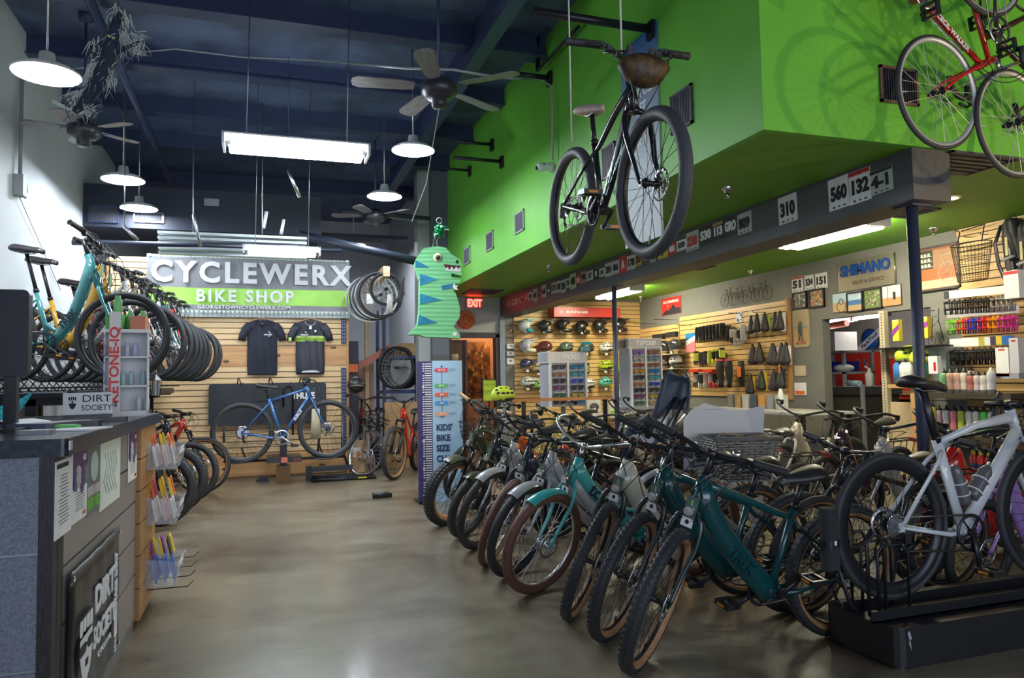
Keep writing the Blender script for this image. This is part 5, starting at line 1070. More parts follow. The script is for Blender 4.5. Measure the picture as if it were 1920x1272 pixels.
text('Saris', .045, C((.5, .05, .04)), t, T(.16, -.252, .335) @ RX(90), bold=.02)
t = thing('floor_stand', 'black tubular floor stand lying at the foot of the slat wall', 'stand', (.95, 10.62, 0))
MB().b2((-.34, -.05, .12), (.25, .03, .19)).build('beam', mat('stand_grey', (.05, .055, .065), .35, metal=.5), t); MB().b2((-.38, -.06, 0), (-.30, .04, .20)).build('foot_post', BLKM, t)
for k, y in enumerate((-.22, -.02, .18)): MB().tube([(-.32, y, .025), (.55, y, .025)], .022, 8).build('foot_tube', BLKM, t)
MB().tube([(.2, 0, .15), (.12, .05, .4), (.14, .12, .95)], .020, 8).build('post', mat('stand_grey', (.05, .055, .065), .35, metal=.5), t)
MB().box((.36, -.245, .03), (.12, .003, .015)).build('yellow_label', YE, t)
tag(MB().prism([(-.08, 0), (.09, 0), (.06, .07), (-.04, .05)], -.05, .05, fr=lambda x, y, z: (x, z, y)).build('shoe_block', mat('navy_plastic', (.02, .025, .05), .4), None, T((0.0, 10.85, 0))), 'small navy object on the floor left of the wooden block', 'block')
tag(MB().sheet([(.20, -.05, .05), (.0, -.06, .06), (-.2, -.07, .07)], 8, .02, .004, 3).build('cleaning_cloth', mat('cloth_beige', (.40, .34, .24), .9), None, wall('S', P(592, 795, 'Y', 10.25))), 'beige cloth hanging inside the front wheel of the blue bicycle', 'cloth')
# ================================================================ storage racks behind
t = thing('storage_rack', 'dark blue steel storage rack holding wheels and boxes', 'shelf', (2.05, 12.1, 0))
UPX = (-.20, .46)
for x in UPX:
    for y in (-.25, .45): MB().b2((x-.025, y-.025, 0), (x+.025, y+.025, 2.15 if x > 0 else 2.55)).build('upright', NAVY, t)
for z in (1.18, 1.74):
    MB().b2((UPX[0], -.27, z-.03), (UPX[1], -.23, z+.02)).b2((UPX[0], .43, z-.03), (UPX[1], .47, z+.02)).b2((UPX[0]-.02, -.25, z-.03), (UPX[0]+.02, .45, z+.02)).build('beam', NAVY, t)
MB().b2((UPX[0], -.25, 1.75), (UPX[1], .45, 1.765)).build('shelf_board', CARD, t)
def carton(lb, c, d, rz=0, m=CARD, nm='cardboard_box'):
    o = thing(nm, lb, 'box', T(c) @ RZ(rz)); MB().box((0, 0, d[2]/2), d).build('carton', m, o)
    MB().box((0, -d[1]/2-.001, d[2]*.5), (d[0]*.98, .002, .012)).box((0, 0, d[2]+.0005), (.05, d[1], .001)).build('tape', mat('tape_tan', (.50, .38, .22), .4), o); return o
carton('large brown carton on the top shelf of the storage rack', (2.32, 12.2, 1.768), (.34, .4, .20)); carton('long brown carton left of the large one on the top shelf', (2.0, 12.25, 1.768), (.26, .4, .13)); 
carton('tall flat brown carton leaning behind the red mountain bicycle', (2.12, 11.62, 0), (.62, .10, 1.02), -2)
carton('small brown carton on the floor behind the chrome rimmed wheel', (1.35, 11.35, 0), (.22, .2, .46), 5)
MB().box((-.02, -.102, .30), (.12, .002, .14)).build('label', PAP, bpy.data.objects['cardboard_box.003']); MB().ball((0, -.104, .27), (.03, .001, .045), 10, 5).build('orange_mark', OR, bpy.data.objects['cardboard_box.003'])
tag(MB().b2((1.35, 12.3, 0), (1.75, 12.4, 1.70)).build('pink_plank_panel', mat('plank_pink', (.55, .32, .26), .6)), 'tall pinkish board leaning beside the storage rack', 'board')
tag(MB().prism([(1.42, 1.52), (1.96, 1.84), (1.96, 1.96), (1.42, 1.62)], 11.9, 11.95, fr=lambda x, y, z: (x, z, y)).build('pallet_board', mat('plank_red', (.50, .16, .12), .6)), 'reddish slanting board under the hanging wheels', 'board')
pa = thing('wheel_beam', 'raw wooden beam carrying the hanging wheels beside the slat wall', 'beam', (1.62, 11.4, 2.86))
MB().b2((-.045, -1.3, -.07), (.045, .9, .07)).build('timber', mat('raw_pine', (.62, .46, .28), .6, var=.1, sc=6), pa); MB().b2((-.03, .75, -2.8), (.03, .85, -.07)).build('leg', mat('raw_pine', (.62, .46, .28), .6, var=.1, sc=6), pa)
for k in range(6): MB().tube([(0, -1.22+.18*k, -.06), (0, -1.22+.18*k, -.13), (.02, -1.22+.18*k, -.15)], .005, 5).build('hook', STL, pa)
def loose_wheel(lb, c, rz, Rw, tw, tire, rimc, spc=None, grp=None, rx=0, disc=False, tan=False):
    t = thing('spare_wheelset', lb, 'wheel', T(c) @ RZ(rz) @ RX(rx), grp)
    for k, me in wheel_data(Rw, tw, tire, tan, rimc, 9, 28, False, disc, False, spc or SPK_).items():
        link(k, me, t)
    return t
for k in range(5):
    loose_wheel(['small black tired wheel in front of the hanging wheels', 'second hanging wheel, black tire and black rim', 'third hanging wheel with a silver rim', 'fourth hanging wheel with a silver rim', 'rearmost hanging wheel, thin and silver'][k], (1.62+(.0 if k == 0 else -.02-.03*k), 10.17+.19*k, 2.62-(.0 if k == 0 else .06)), 8, (.235, .33, .34, .335, .34)[k], (.014, .016, .014, .013, .008)[k], BLK if k < 4 else ALU, (BLKM, BLKM, ALU, ALU, ALU)[k], grp='wheels hanging from the wooden beam')
tag(MB().sheet([(.09, -.03, .03), (0, -.04, .04), (-.16, -.045, .045)], 8, .012, .003, 3).build('price_bag', mat('bag_pale', (.55, .50, .52), .5), None, wall('S', (1.66, 10.10, 2.45))), 'pale plastic tag bag tied to the front hanging wheel', 'bag')
tag(MB().box((0, 0, 0), (.09, .14, .003)).build('wheel_label', PAP, None, wall('S', (1.42, 10.33, 2.5))), 'white paper label on the second hanging wheel', 'label')
for k in range(6):
    loose_wheel(['black tired wheel on the lower shelf, frontmost', 'second wheel on the lower shelf with a silver rim', 'third wheel on the lower shelf', 'fourth wheel on the lower shelf with a silver rim', 'fifth wheel on the lower shelf', 'rearmost wheel on the lower shelf'][k], (2.02+.05*k, 11.74+.11*k, 1.22+.345), 24, .345, .018, BLK, (BLKM, ALU, BLKM, ALU, ALU, BLKM)[k], grp='wheels standing on the lower shelf', rx=4)
tag(MB().b2((1.22, 11.6, 1.50), (1.40, 11.8, 1.62)).build('orange_block', OR), 'small orange block high beside the slat wall', 'block')
tag(MB().b2((1.26, 11.62, 0), (1.42, 11.66, 1.98)).build('dark_display_panel', mat('panel_navy', (.02, .025, .045), .5)), 'tall dark panel just right of the slat wall edge', 'panel')
bpy.data.objects['orange_block'].location = (0, -.03, 0)
t = thing('helmet', 'black helmet with a pale rim hanging above the chrome rimmed bicycle', 'helmet', P(668, 722, 'Y', 10.9)); MB().ball((0, 0, 0), (.13, .11, .12), 16, 10).build('shell', BLKP, t); MB().ring((0, 0, -.04), (0, .3, 1), .115, .006, 20, 5).build('rim', mat('rim_tan', (.45, .40, .32), .5), t); MB().tube([(0, 0, .1), (0, .1, .3)], .004, 4).build('cord', BLKP, t)
# ================================================================ kids size chart
c, w_, h_ = rect('S', 785, 675, 868, 940, 8.13)
t = thing('size_chart_stand', 'tall light blue kids bike size chart with a striped purple edge', 'sign', wall('S', (1.64+.20, 8.13, 0)) @ RY(0))
CW, CH_ = .50, 1.56
MB().b2((-.20, .0, -.03), (-.20+.16, CH_, .02)).build('ruler_panel', mat('chart_purple', (.045, .035, .14), .5), t)
MB().b2((-.04, .0, -.03), (-.04+.345, CH_+.005, .02)).build('blue_panel', mat('chart_blue', (.36, .56, .76), .5), t)
rl = MB(); rn = MB()
for k in range(58):
    y = CH_-.03-k*.0262; rl.box((.0-.085, y, .0212), (.075, .010, .001))
    if k % 9 != 4: rn.prism([(-.155, y-.006), (-.13, y-.006), (-.13, y+.006), (-.142, y+.006)], .0205, .0216)
rl.build('ruler_marks', WTXT, t); rn.build('inch_numbers', WTXT, t)
for k in range(5): text('O', .034, WTXT, t, T(-.142, CH_-.29-k*.30, .0215), bold=.05, name='foot_number')
MB().tube([(.07, CH_-.07, .022), (.07, CH_-.62, .022)], .0025, 5).ball((.07, CH_-.06, .022), (.011, .011, .002), 10, 4).box((.07, CH_-.625, .022), (.05, .006, .002)).build('sign_post', C((.02, .05, .15)), t)
for k, (y, c_, s_) in enumerate(((.10, (.70, .06, .10), '10-12+'), (.275, (.10, .42, .14), '8-10'), (.375, (.75, .13, .06), '6-8'), (.47, (.06, .28, .65), '4-6'), (.59, (.75, .38, .24), '2-4'))):
    yy = CH_-y; MB().prism([(-.02, yy), (.0, yy+.022), (.145, yy+.022), (.132, yy), (.145, yy-.022), (.0, yy-.022)], .0225, .0245).build('age_arrow', C(c_), t)
    text(s_, .030, WTXT, t, T(.065, yy, .0252), bold=.03); bars(t, [(.19, yy+.012, .07, .003, .0212), (.195, yy, .085, .003, .0212), (.185, yy-.012, .05, .003, .0212)], C((.05, .10, .25)))
for k, s_ in enumerate(("KIDS'", 'BIKE', 'SIZE', 'CHART')): text(s_, .095, mat('chart_ink', (.015, .035, .13), .5), t, T(.0, CH_-.745-.115*k, .022), bold=.035, sx=.85, al='LEFT')
MB().b2((-.22, -.0, -.15), (-.16, .03, .12)).b2((.2, 0, -.15), (.26, .03, .12)).build('foot', BLKM, t)
tag(MB().tube([(1.20, 8.62, .04), (1.42, 8.62, .04)], .035, 12).build('floor_weight', BLKP), 'short black cylinder on the floor left of the size chart', 'weight')
# ================================================================ dinosaur pinata
t = thing('dinosaur_pinata', 'green paper fringe dinosaur pinata with blue triangle spikes hanging by the column', 'pinata', wall('S', (1.74, 7.62, 2.27)) @ RY(-6))
s_ = .985/176; cxp, cyp = 819, 552
dn = [(783, 487), (795, 470), (822, 465), (838, 468), (848, 480), (863, 489), (868, 497), (867, 521), (847, 516), (848, 524), (866, 527), (862, 535), (845, 538), (856, 556), (863, 580), (862, 600), (850, 618), (855, 622), (863, 632), (862, 640), (830, 637), (795, 636), (785, 632), (766, 632), (783, 612), (786, 590), (787, 560), (788, 530), (782, 512), (779, 498)]
dp = [((x-cxp)*s_, -(y-cyp)*s_) for x, y in dn]
dm = bpy.data.materials.new('paper_fringe'); dm.use_nodes = True; nt = dm.node_tree; b = nt.nodes['Principled BSDF']; b.inputs['Roughness'].default_value = .8
tc = nt.nodes.new('ShaderNodeTexCoord'); wv = nt.nodes.new('ShaderNodeTexWave'); wv.bands_direction = 'Y'; wv.inputs['Scale'].default_value = 7; wv.inputs['Distortion'].default_value = 1.0; wv.inputs['Detail'].default_value = 2; nt.links.new(tc.outputs['Object'], wv.inputs['Vector'])
rp = nt.nodes.new('ShaderNodeValToRGB'); rp.color_ramp.elements[0].color = (.12, .42, .17, 1); rp.color_ramp.elements[1].color = (.22, .62, .29, 1); rp.color_ramp.elements[1].position = .18; nt.links.new(wv.outputs[0], rp.inputs[0]); nt.links.new(rp.outputs[0], b.inputs['Base Color'])
bp = nt.nodes.new('ShaderNodeBump'); bp.inputs['Strength'].default_value = .3; bp.inputs['Distance'].default_value = .006; nt.links.new(wv.outputs[0], bp.inputs['Height']); nt.links.new(bp.outputs[0], b.inputs['Normal'])
MB().prism(dp, -.07, .07).build('body', dm, t)
BS_ = mat('blue_tissue', (.015, .22, .38), .7, var=.25, sc=12)
for tri in ([(780, 492), (806, 506), (780, 506)], [(788, 518), (822, 528), (788, 540)], [(788, 555), (828, 567), (788, 575)], [(786, 595), (820, 610), (783, 614)], [(828, 540), (850, 536), (850, 544), (830, 548)]):
    MB().prism([((x-cxp)*s_, -(y-cyp)*s_) for x, y in tri], .068, .076).build('blue_spike', BS_, t)
ex, ey = (822-cxp)*s_, -(487-cyp)*s_
MB().lathe([(0, .006), (.048, .006), (.048, 0)], (ex, ey, .07), (0, 0, 1), 24).build('eye', mat('eye_cream', (.72, .65, .38), .6), t); MB().lathe([(0, .004), (.026, .004), (.026, 0)], (ex, ey, .076), (0, 0, 1), 20).build('pupil', mat('pupil_grey', (.03, .045, .05), .4), t); MB().lathe([(0, .002), (.013, .002), (.013, 0)], (ex, ey, .08), (0, 0, 1), 14).build('pupil_dot', INK, t)
MB().prism([((x-cxp)*s_, -(y-cyp)*s_) for x, y in ((833, 499), (866, 504), (865, 513), (836, 511))], .069, .073).build('teeth', WTXT, t)
z_ = [(833, 499), (838, 506), (842, 500), (846, 508), (850, 501), (854, 507), (858, 502), (862, 507), (866, 503), (862, 510)]
MB().prism([((x-cxp)*s_, -(y-cyp)*s_) for x, y in ((833, 499), (866, 502), (861, 508), (857, 503), (852, 509), (848, 503), (844, 510), (840, 504), (836, 508))], .073, .075).build('gum_line', C((.08, .01, .015)), t)
MB().box(((855-cxp)*s_, -(521.5-cyp)*s_, .072), (.075, .010, .004)).build('mouth_line', INK, t); MB().ball(((859-cxp)*s_, -(494-cyp)*s_, .071), (.016, .022, .003), 8, 4).build('nostril', INK, t)
MB().prism([((x-cxp)*s_, -(y-cyp)*s_) for x, y in ((849, 541), (853, 535), (855, 540), (860, 539), (857, 544), (860, 548), (852, 547))], .07, .078).build('claw', WTXT, t); MB().ball(((853-cxp)*s_, -(632-cyp)*s_, .071), (.028, .022, .004), 10, 4).build('toe_claw', WTXT, t)
MB().tube([(-.03, .48, 0), (0, .62, 0), (.03, .48, 0)], .002, 4).build('hanging_string', mat('cord_white', (.5, .52, .5), .6), t)
t = thing('tinsel_head', 'small shiny green tinsel dinosaur head above the big pinata', 'decoration', (1.77, 7.55, 2.93))
b = MB().ball((0, 0, 0), (.055, .05, .06), 12, 8).ball((.05, -.01, .02), (.05, .035, .025), 10, 6)
for k in range(110):
    a, e_ = rnd.uniform(0, 2*pi), rnd.uniform(0, pi); d = V((math.sin(e_)*math.cos(a), math.sin(e_)*math.sin(a), math.cos(e_))); p = V((d.x*.06, d.y*.05, d.z*.06)); s2 = basis(d)[0]*.008; b.add([p-s2, p+s2, p+d*.03+V((0, 0, -.01))], [(0, 1, 2)])
b.build('tinsel', mat('tinsel_green', (.01, .30, .10), .2, metal=.7), t); MB().ball((.01, -.055, .025), .014, 8, 6).build('eye', WTXT, t); MB().box((.07, -.04, .0), (.05, .004, .012)).build('teeth', WTXT, t)
MB().ring((0, 0, .10), (0, 1, 0), .03, .003, 16, 5).build('loop', ALU, t); MB().tube([(0, 0, -.06), (-.03, .04, -.15)], .001, 3).build('string', WTXT, t)
# ================================================================ furry decoration under the ceiling
t = thing('furry_ceiling_figure', 'shaggy grey and black furry figure hanging from the ceiling at upper left', 'decoration', P(205, 105, 'Y', 4.6))
o_ = t.location.copy()
path = [P(x, y, 'Y', 4.6)-o_ for x, y in ((222, 25), (215, 70), (200, 120), (180, 160), (158, 195), (140, 212))]
arm1 = [P(x, y, 'Y', 4.6)-o_ for x, y in ((205, 82), (185, 85), (178, 110))]; arm2 = [P(x, y, 'Y', 4.6)-o_ for x, y in ((215, 100), (245, 85), (262, 78))]
MB().tube(path, [.02, .04, .045, .04, .03, .02], 10).tube(arm1, .015, 8).tube(arm2, .015, 8).build('dark_body', mat('fur_dark', (.02, .03, .06), .9), t)
fu = MB(); fd_ = MB()
def tuft(b, x, y, dx, dy, n, L_, sp):
    p = P(x, y, 'Y', 4.6)-o_; q2 = P(x+dx, y+dy, 'Y', 4.6)-o_; d0 = (q2-p).normalized()
    for k in range(n):
        d = (d0+V((rnd.gauss(0, .28), rnd.gauss(0, .4), rnd.gauss(0, .28)))).normalized(); q = p+V((rnd.gauss(0, sp), rnd.gauss(0, sp), rnd.gauss(0, sp))); l_ = L_*rnd.uniform(.5, 1.15); m_ = q+d*l_*.5+V((rnd.gauss(0, .006), 0, rnd.gauss(0, .006))); b.tube([q, m_, m_+d*l_*.4+V((rnd.gauss(0, .012), 0, -.03*rnd.random()))], [.0030, .0022, .0004], 3, caps=False)
for (x, y, dx, dy, n, L_) in ((218, 18, -6, 20, 26, .10), (232, 30, 4, 22, 22, .09), (212, 40, 6, 20, 16, .08), (228, 62, 8, 24, 34, .11), (215, 70, -14, 18, 20, .09), (182, 84, 2, 26, 30, .09), (190, 86, 16, 2, 12, .08), (200, 104, -12, 4, 26, .07), (205, 116, -10, 8, 34, .10), (178, 122, -6, 26, 40, .12), (172, 140, -10, 24, 36, .12), (205, 138, -4, 24, 34, .11), (186, 150, -6, 20, 26, .09), (150, 176, -22, 14, 34, .09), (146, 190, 4, 24, 34, .09), (158, 206, 14, -10, 30, .08), (165, 212, 8, -16, 16, .07), (250, 66, 18, 6, 20, .08), (262, 76, -8, 18, 26, .08), (248, 92, 16, 4, 16, .08), (222, 92, 4, 16, 14, .07)): tuft(fu, x, y, dx, dy, n, L_, .016)
for i in range(len(path)-1):
    q = path[i]+o_
    for f_ in range(3):
        for k in range(14):
            p = path[i].lerp(path[i+1], f_/3)+V((rnd.gauss(0, .03), rnd.gauss(0, .03), rnd.gauss(0, .03))); fd_.tube([p, p+V((rnd.gauss(0, .03), rnd.gauss(0, .02), -.06*rnd.random()-.02))], [.003, .0006], 3, caps=False)
fu.build('grey_fur', mat('fur_grey', (.55, .60, .58), .8), t); t.children[-1]['kind'] = 'stuff'; fd_.build('black_fur', mat('fur_black', (.03, .04, .08), .8), t); t.children[-1]['kind'] = 'stuff'
MB().ball(P(205, 68, 'Y', 4.5)-o_, .008, 8, 6).build('eye', mat('eye_yellow', (.5, .5, .2), .3), t); MB().ball(P(213, 71, 'Y', 4.5)-o_, .008, 8, 6).build('eye', mat('eye_yellow', (.5, .5, .2), .3), t)
MB().tube([P(x, y, 'Y', 4.6)-o_ for x, y in ((98, 189), (120, 200), (145, 214), (170, 205))], .010, 6).build('tail', mat('fur_grey', (.38, .42, .42), .8), t)
MB().tube([P(x, y, 'Y', 4.6)-o_ for x, y in ((205, 165), (222, 195), (238, 230))], .006, 5).build('leg', BLKM, t)
MB().tube([(path[0]), (path[0]+V((0, 0, .25))), V((path[0].x, path[0].y, CEIL-o_.z))], .004, 4).build('hanging_wire', BLKM, t)
# ================================================================ helmet wall
slats('helmet_slatwall', 'yellow maple slat wall covered in helmets', 'S', None, 0, SLATY, .0757, (XR-4.20, 2.72), V(((XR+4.20)/2, YH-.001, 1.39)))
HP = {}
def helmet(lb, px_, py_, kind, c1, c2=None, yaw=0, sc=1.0, v=None, face='S', stand=True):
    v = YH-.16 if v is None else v; ax = 'Y' if face == 'S' else 'X'
    c = P(px_, py_, ax, v); c1m = C(c1, .3, coat=.5); c2m = C(c2 or (.03, .03, .03), .35)
    t = thing('bike_helmet', lb, 'helmet', wall(face, c) @ M.Rotation(R(yaw), 4, 'Y') @ M.Scale(sc, 4), 'helmets on the slat wall')
    el = lambda q: V((q.x*(1.0 if q.x < 0 else .96), max(q.y, -.055+(.03 if q.x > .02 else 0)), q.z))
    if kind == 'full':
        MB().ball((0, .0, 0), (.145, .125, .11), 20, 12, fn=lambda q: V((q.x, q.y if q.y > -.02 else q.y*1.05, q.z*(1 if q.y > -.06 else .8))) if q.x < .03 or q.y > .03 else V((.03+(q.x-.03)*.25, q.y, q.z*.9))).build('shell', c1m, t)
        MB().tube(bez([(-.03, -.085, .095), (.08, -.10, .10), (.17, -.095, .06), (.185, -.09, 0), (.17, -.095, -.06), (.08, -.10, -.10), (-.03, -.085, -.095)], 12), [(.020, .034)]*2, 8, side=(0, 0, 1)).build('chin_bar', c2m if c2 else c1m, t)
        MB().prism([(.00, .095), (.10, .088), (.205, .125), (.20, .140), (.09, .115), (-.01, .125)], -.075, .075).build('visor', c2m if c2 else c1m, t)
    else:
        MB().ball((0, 0, 0), (.150, .115, .10), 20, 12, fn=el).build('shell', c1m, t)
        MB().ball((0, -.035, 0), (.135, .045, .095), 18, 8).build('liner', c2m, t)
        if kind == 'visor': MB().prism([(.06, .07), (.12, .04), (.225, .045), (.215, .06), (.10, .095)], -.065, .065).build('visor', c1m, t)
        MB().tube([(.02, -.05, .085), (.03, -.13, .05), (.04, -.16, .0)], .004, 4).tube([(-.06, -.05, .085), (.03, -.13, .05)], .004, 4).tube([(.02, -.05, -.085), (.03, -.13, -.05), (.04, -.16, 0)], .004, 4).build('straps', BLKP, t)
    vt = MB()
    for k in range(4):
        for sz_ in (-1, 1):
            a = -.09+.055*k; vt.ball((a, .085-.0*abs(a)-(.35*a*a*6), .055*sz_), (.024, .012, .012), 8, 5)
            if kind != 'full': vt.ball((a+.01, .03, .098*sz_ if abs(a) < .06 else .08*sz_), (.026, .014, .010), 8, 5)
    vt.build('vents', INK, t); t.children[-1]['kind'] = 'stuff'
    if stand:
        MB().tube([(-.02, -.06, -.02), (-.02, -.06, -.14)], .008, 6).box((0, -.075, -.03), (.20, .006, .16)).build('display_arm', mat('bracket_white', (.55, .52, .46), .4), t)
        MB().box((-.03, -.115, .06), (.055, .04, .003)).build('price_card', PAP, t)
    return t
K = (.018, .017, .017); Wt = (.60, .58, .54)
for a in ((985, 611, 'full', (.45, .50, .50), (.02, .25, .30), 'white and teal open face helmet, leftmost of the top row'), (1022, 612, 'full', K, None, 'glossy black full face helmet, second in the top row'), (1056, 611, 'full', K, None, 'black full face helmet with raised visor, third in the top row'), (1091, 614, 'full', K, None, 'black full face helmet, fourth in the top row'),
          (1125, 611, 'full', K, None, 'black full face helmet left of the thin post, top row'), (1162, 610, 'full', K, None, 'black full face helmet, rightmost of the top row'), (988, 648, 'full', (.50, .52, .60), Wt, 'white and blue full face helmet, left of the second row'), (1022, 651, 'road', (.16, .02, .02), None, 'maroon helmet in the second row'),
          (1062, 652, 'road', (.10, .14, .10), None, 'sage green helmet in the second row'), (1101, 653, 'road', (.05, .045, .04), None, 'dark charcoal helmet in the second row'), (1137, 653, 'road', Wt, K, 'white helmet with black stripe beside the thin post'), (988, 684, 'visor', (.03, .03, .09), (.55, .32, .04), 'navy and orange visored helmet, left of the third row'),
          (1137, 686, 'road', (.50, .62, .02), K, 'bright yellow helmet beside the thin post'), (990, 718, 'visor', (.55, .54, .50), (.05, .05, .05), 'cream visored helmet, left of the fourth row'), (1103, 721, 'road', Wt, K, 'white vented helmet right of the left sunglasses rack'), (1136, 718, 'road', (.10, .45, .35), (.45, .58, .02), 'mint and yellow helmet beside the thin post, fourth row'),
          (1168, 692, 'road', (.30, .65, .05), K, 'lime helmet half behind the right sunglasses rack'), (1012, 690, 'road', (.65, .5, .3), K, 'beige helmet just left of the left sunglasses rack'), (1013, 722, 'road', (.30, .5, .1), K, 'green helmet low beside the left sunglasses rack')):
    helmet(a[5], a[0], a[1], a[2], a[3], a[4], yaw=rnd.uniform(-18, 18), sc=.95)
for a in ((1245, 651, K, 'black helmet on the upper shelf by the corner'), (1266, 648, (.04, .04, .04), 'second dark helmet on the upper shelf by the corner'), (1244, 680, (.20, .13, .08), 'brown camouflage helmet on the lower shelf by the corner'), (1267, 677, Wt, 'white helmet on the lower shelf by the corner')):
    helmet(a[3], a[0], a[1], 'road', a[2], v=XR-.16, face='W')
# boxed helmets low on the wall
for i, (x, y, c, cc) in enumerate(((1111, 760, (.08, .08, .08), 'dark'), (1120, 788, (.08, .08, .08), 'dark'), (1166, 745, (.04, .08, .35), 'blue'), (1168, 785, (.6, .05, .2), 'pink'), (1150, 770, (.3, .6, .1), 'green'))):
    q = P(x, y, 'Y', YH-.12); t = thing('helmet_box', 'white helmet box with a %s helmet picture, %s' % (cc, ('upper one behind the bars', 'lower one behind the bars', 'beside the right rack', 'low beside the right rack', 'low beside the thin post')[i]), 'box', wall('S', q))
    MB().box((0, 0, -.02), (.26, .26, .18)).build('carton', mat('box_white', (.62, .60, .56), .6), t); MB().ball((0, -.03, .071), (.10, .075, .002), 16, 5, v0=0).build('helmet_picture', C(c), t); MB().ball((0, .085, .071), (.008, .008, .001), 8, 4).build('print_dot', INK, t)
# long red brand box
a, b = P(1039, 596, 'Y', YH-.30), P(1163, 598, 'Y', YH-.30)
t = thing('brand_light_box', 'long red sign box above the top row of helmets', 'sign', wall('S', ((a.x+b.x)/2, YH-.16, P(1100, 586, 'Y', YH-.3).z)))
w = b.x-a.x; MB().box((0, 0, 0), (w, .17, .28)).build('box', mat('sign_red', (.50, .035, .03), .4), t); text('BONTRAGER', .062, WTXT, t, T(-.20, 0, .142), bold=.02, fw=.42); MB().ring((-.50, 0, .141), (0, 0, 1), .03, .004, 18, 5).build('emblem', WTXT, t); text('B', .05, WTXT, t, T(-.50, 0, .142), bold=.02)
# thermostats, framed picture
for i, (x, y) in enumerate(((956.5, 650), (956.5, 664), (956.5, 678))):
    q = P(x, y, 'Y', YH); t = thing('thermostat', ['top white thermostat beside the helmet wall', 'middle thermostat with a blue strip beside the helmet wall', 'bottom square thermostat beside the helmet wall'][i], 'thermostat', wall('S', q))
    MB().rbox((0, 0, .015), (.135, .085 if i < 2 else .11, .03), .012).build('case', WHT, t); MB().box((0, .01, .031), (.05, .028, .001)).build('display', C((.22, .25, .20)), t)
    if i == 1: MB().box((0, -.035, .031), (.13, .012, .001)).build('blue_strip', C((.05, .15, .5)), t)
t, w, h = board('picture', 'small framed photo of white bicycles left of the helmet wall', 'picture', 'S', (945, 613, 968, 632), YH, C((.28, .20, .12)), .01, frame=(WOODP, .018)); blobs(t, w*.5, h*.6, .012, [PAP, INK, C((.3, .12, .1))], 14, seed=5)
# ================================================================ sunglasses racks
lens_c = [((.05, .035, .06), 'smoke'), ((.02, .16, .40), 'blue'), ((.35, .16, .08), 'bronze'), ((.05, .30, .36), 'aqua'), ((.03, .035, .06), 'dark grey'), ((.03, .06, .45), 'deep blue'), ((.16, .05, .16), 'plum'), ((.04, .04, .05), 'black'), ((.05, .14, .08), 'green'), ((.42, .32, .03), 'gold'), ((.16, .08, .40), 'violet'), ((.34, .26, .08), 'olive'), ((.30, .35, .35), 'clear'), ((.25, .10, .06), 'copper'), ((.25, .04, .03), 'wine'), ((.12, .22, .30), 'steel blue'), ((.45, .20, .03), 'amber'), ((.20, .07, .05), 'brown')]
def shades(lb, mx, ci, grp, big):
    t = thing('sunglasses', lb, 'sunglasses', mx @ M.Scale(1.35, 4), grp)
    lm = mat('lens_%d' % ci, lens_c[ci][0], .12, coat=.8); fm = C([(.02, .02, .02), (.05, .05, .06), (.5, .5, .5)][ci % 3], .3); f = MB(); L_ = MB()
    for s_ in (-1, 1):
        L_.prism([(s_*.008, .012), (s_*.012, -.012), (s_*.026, -.024), (s_*.050, -.018), (s_*.062, .010), (s_*.055, .018), (s_*.01, .018)][::s_], .0, .006)
        f.tube([(s_*.064, .012, .004), (s_*.066, .012, -.05), (s_*.06, .0, -.09)], .003, 5)
    f.tube([(-.066, .017, .004), (-.01, .020, .008), (.01, .020, .008), (.066, .017, .004)], .0035 if not big else .003, 5)
    if big: L_.box((0, .006, .004), (.03, .02, .005))
    L_.build('lens', lm, t); f.build('frame', fm, t); return t
def shades_rack(lb, cx, y, zt, rows, w, gp, seed, pedestal):
    t = thing('sunglasses_rack', lb, 'display rack', wall('S', (cx, y, zt)))
    H_ = rows*.086+.05
    MB().b2((-w/2, -H_-.10, -.30), (w/2, -.10, .0)).build('panel', mat('rack_silver', (.42, .42, .45), .35), t)
    MB().b2((-w/2-.015, -.115, -.32), (w/2+.015, .015, .02)).build('header', mat('header_silver', (.50, .50, .53), .3, metal=.2), t)
    for z_ in (-.115, .01): MB().b2((-w/2-.02, z_-.008, -.325), (w/2+.02, z_+.004, .025)).build('header_trim', mat('trim_pearl', (.70, .70, .74), .3), t)
    text('TIFOSI', .088, WTXT, t, T(0, -.052, .022), bold=.05, sx=1.12, shear=.2, sp=1.1)
    MB().b2((-w/2, -H_-.10, 0), (-w/2+.02, -.11, .05)).b2((w/2-.02, -H_-.10, 0), (w/2, -.11, .05)).b2((-.012, -H_-.1, 0), (.012, -.11, .03)).build('ribs', WHT, t)
    if pedestal: MB().rbox((0, (-H_-.1-zt)/2, -.14), (w+.1, zt-H_-.1, .42), .08, ax='y').build('pedestal', mat('pedestal_cream', (.55, .52, .46), .5), t); MB().rbox((0, -H_-.11, -.14), (w+.13, .03, .46), .08, ax='y').build('pedestal_top', ALU, t)
    else: MB().tube([(0, -H_-.1, -.15), (0, -zt+.02, -.15)], .03, 10).box((0, -zt+.01, -.15), (.45, .02, .4)).build('pedestal', ALU, t)
    for r_ in range(rows):
        for c_ in range(2):
            ci = (seed+r_*2+c_*(3 if seed else 1)) % len(lens_c) if seed else (r_*2+c_) % 10
            o = ['top', 'second', 'third', 'fourth', 'fifth', 'sixth', 'seventh', 'eighth', 'ninth', 'tenth'][r_]
            shades('%s lens sunglasses, %s row, %s column of the %s sunglasses rack' % (lens_c[ci][1], o, ['left', 'right'][c_], gp), wall('S', (cx+(-.25+.5*c_)*w*.96, y-.035, zt-.175-.086*r_)), ci, 'sunglasses on the %s rack' % gp, seed > 0)
    return t
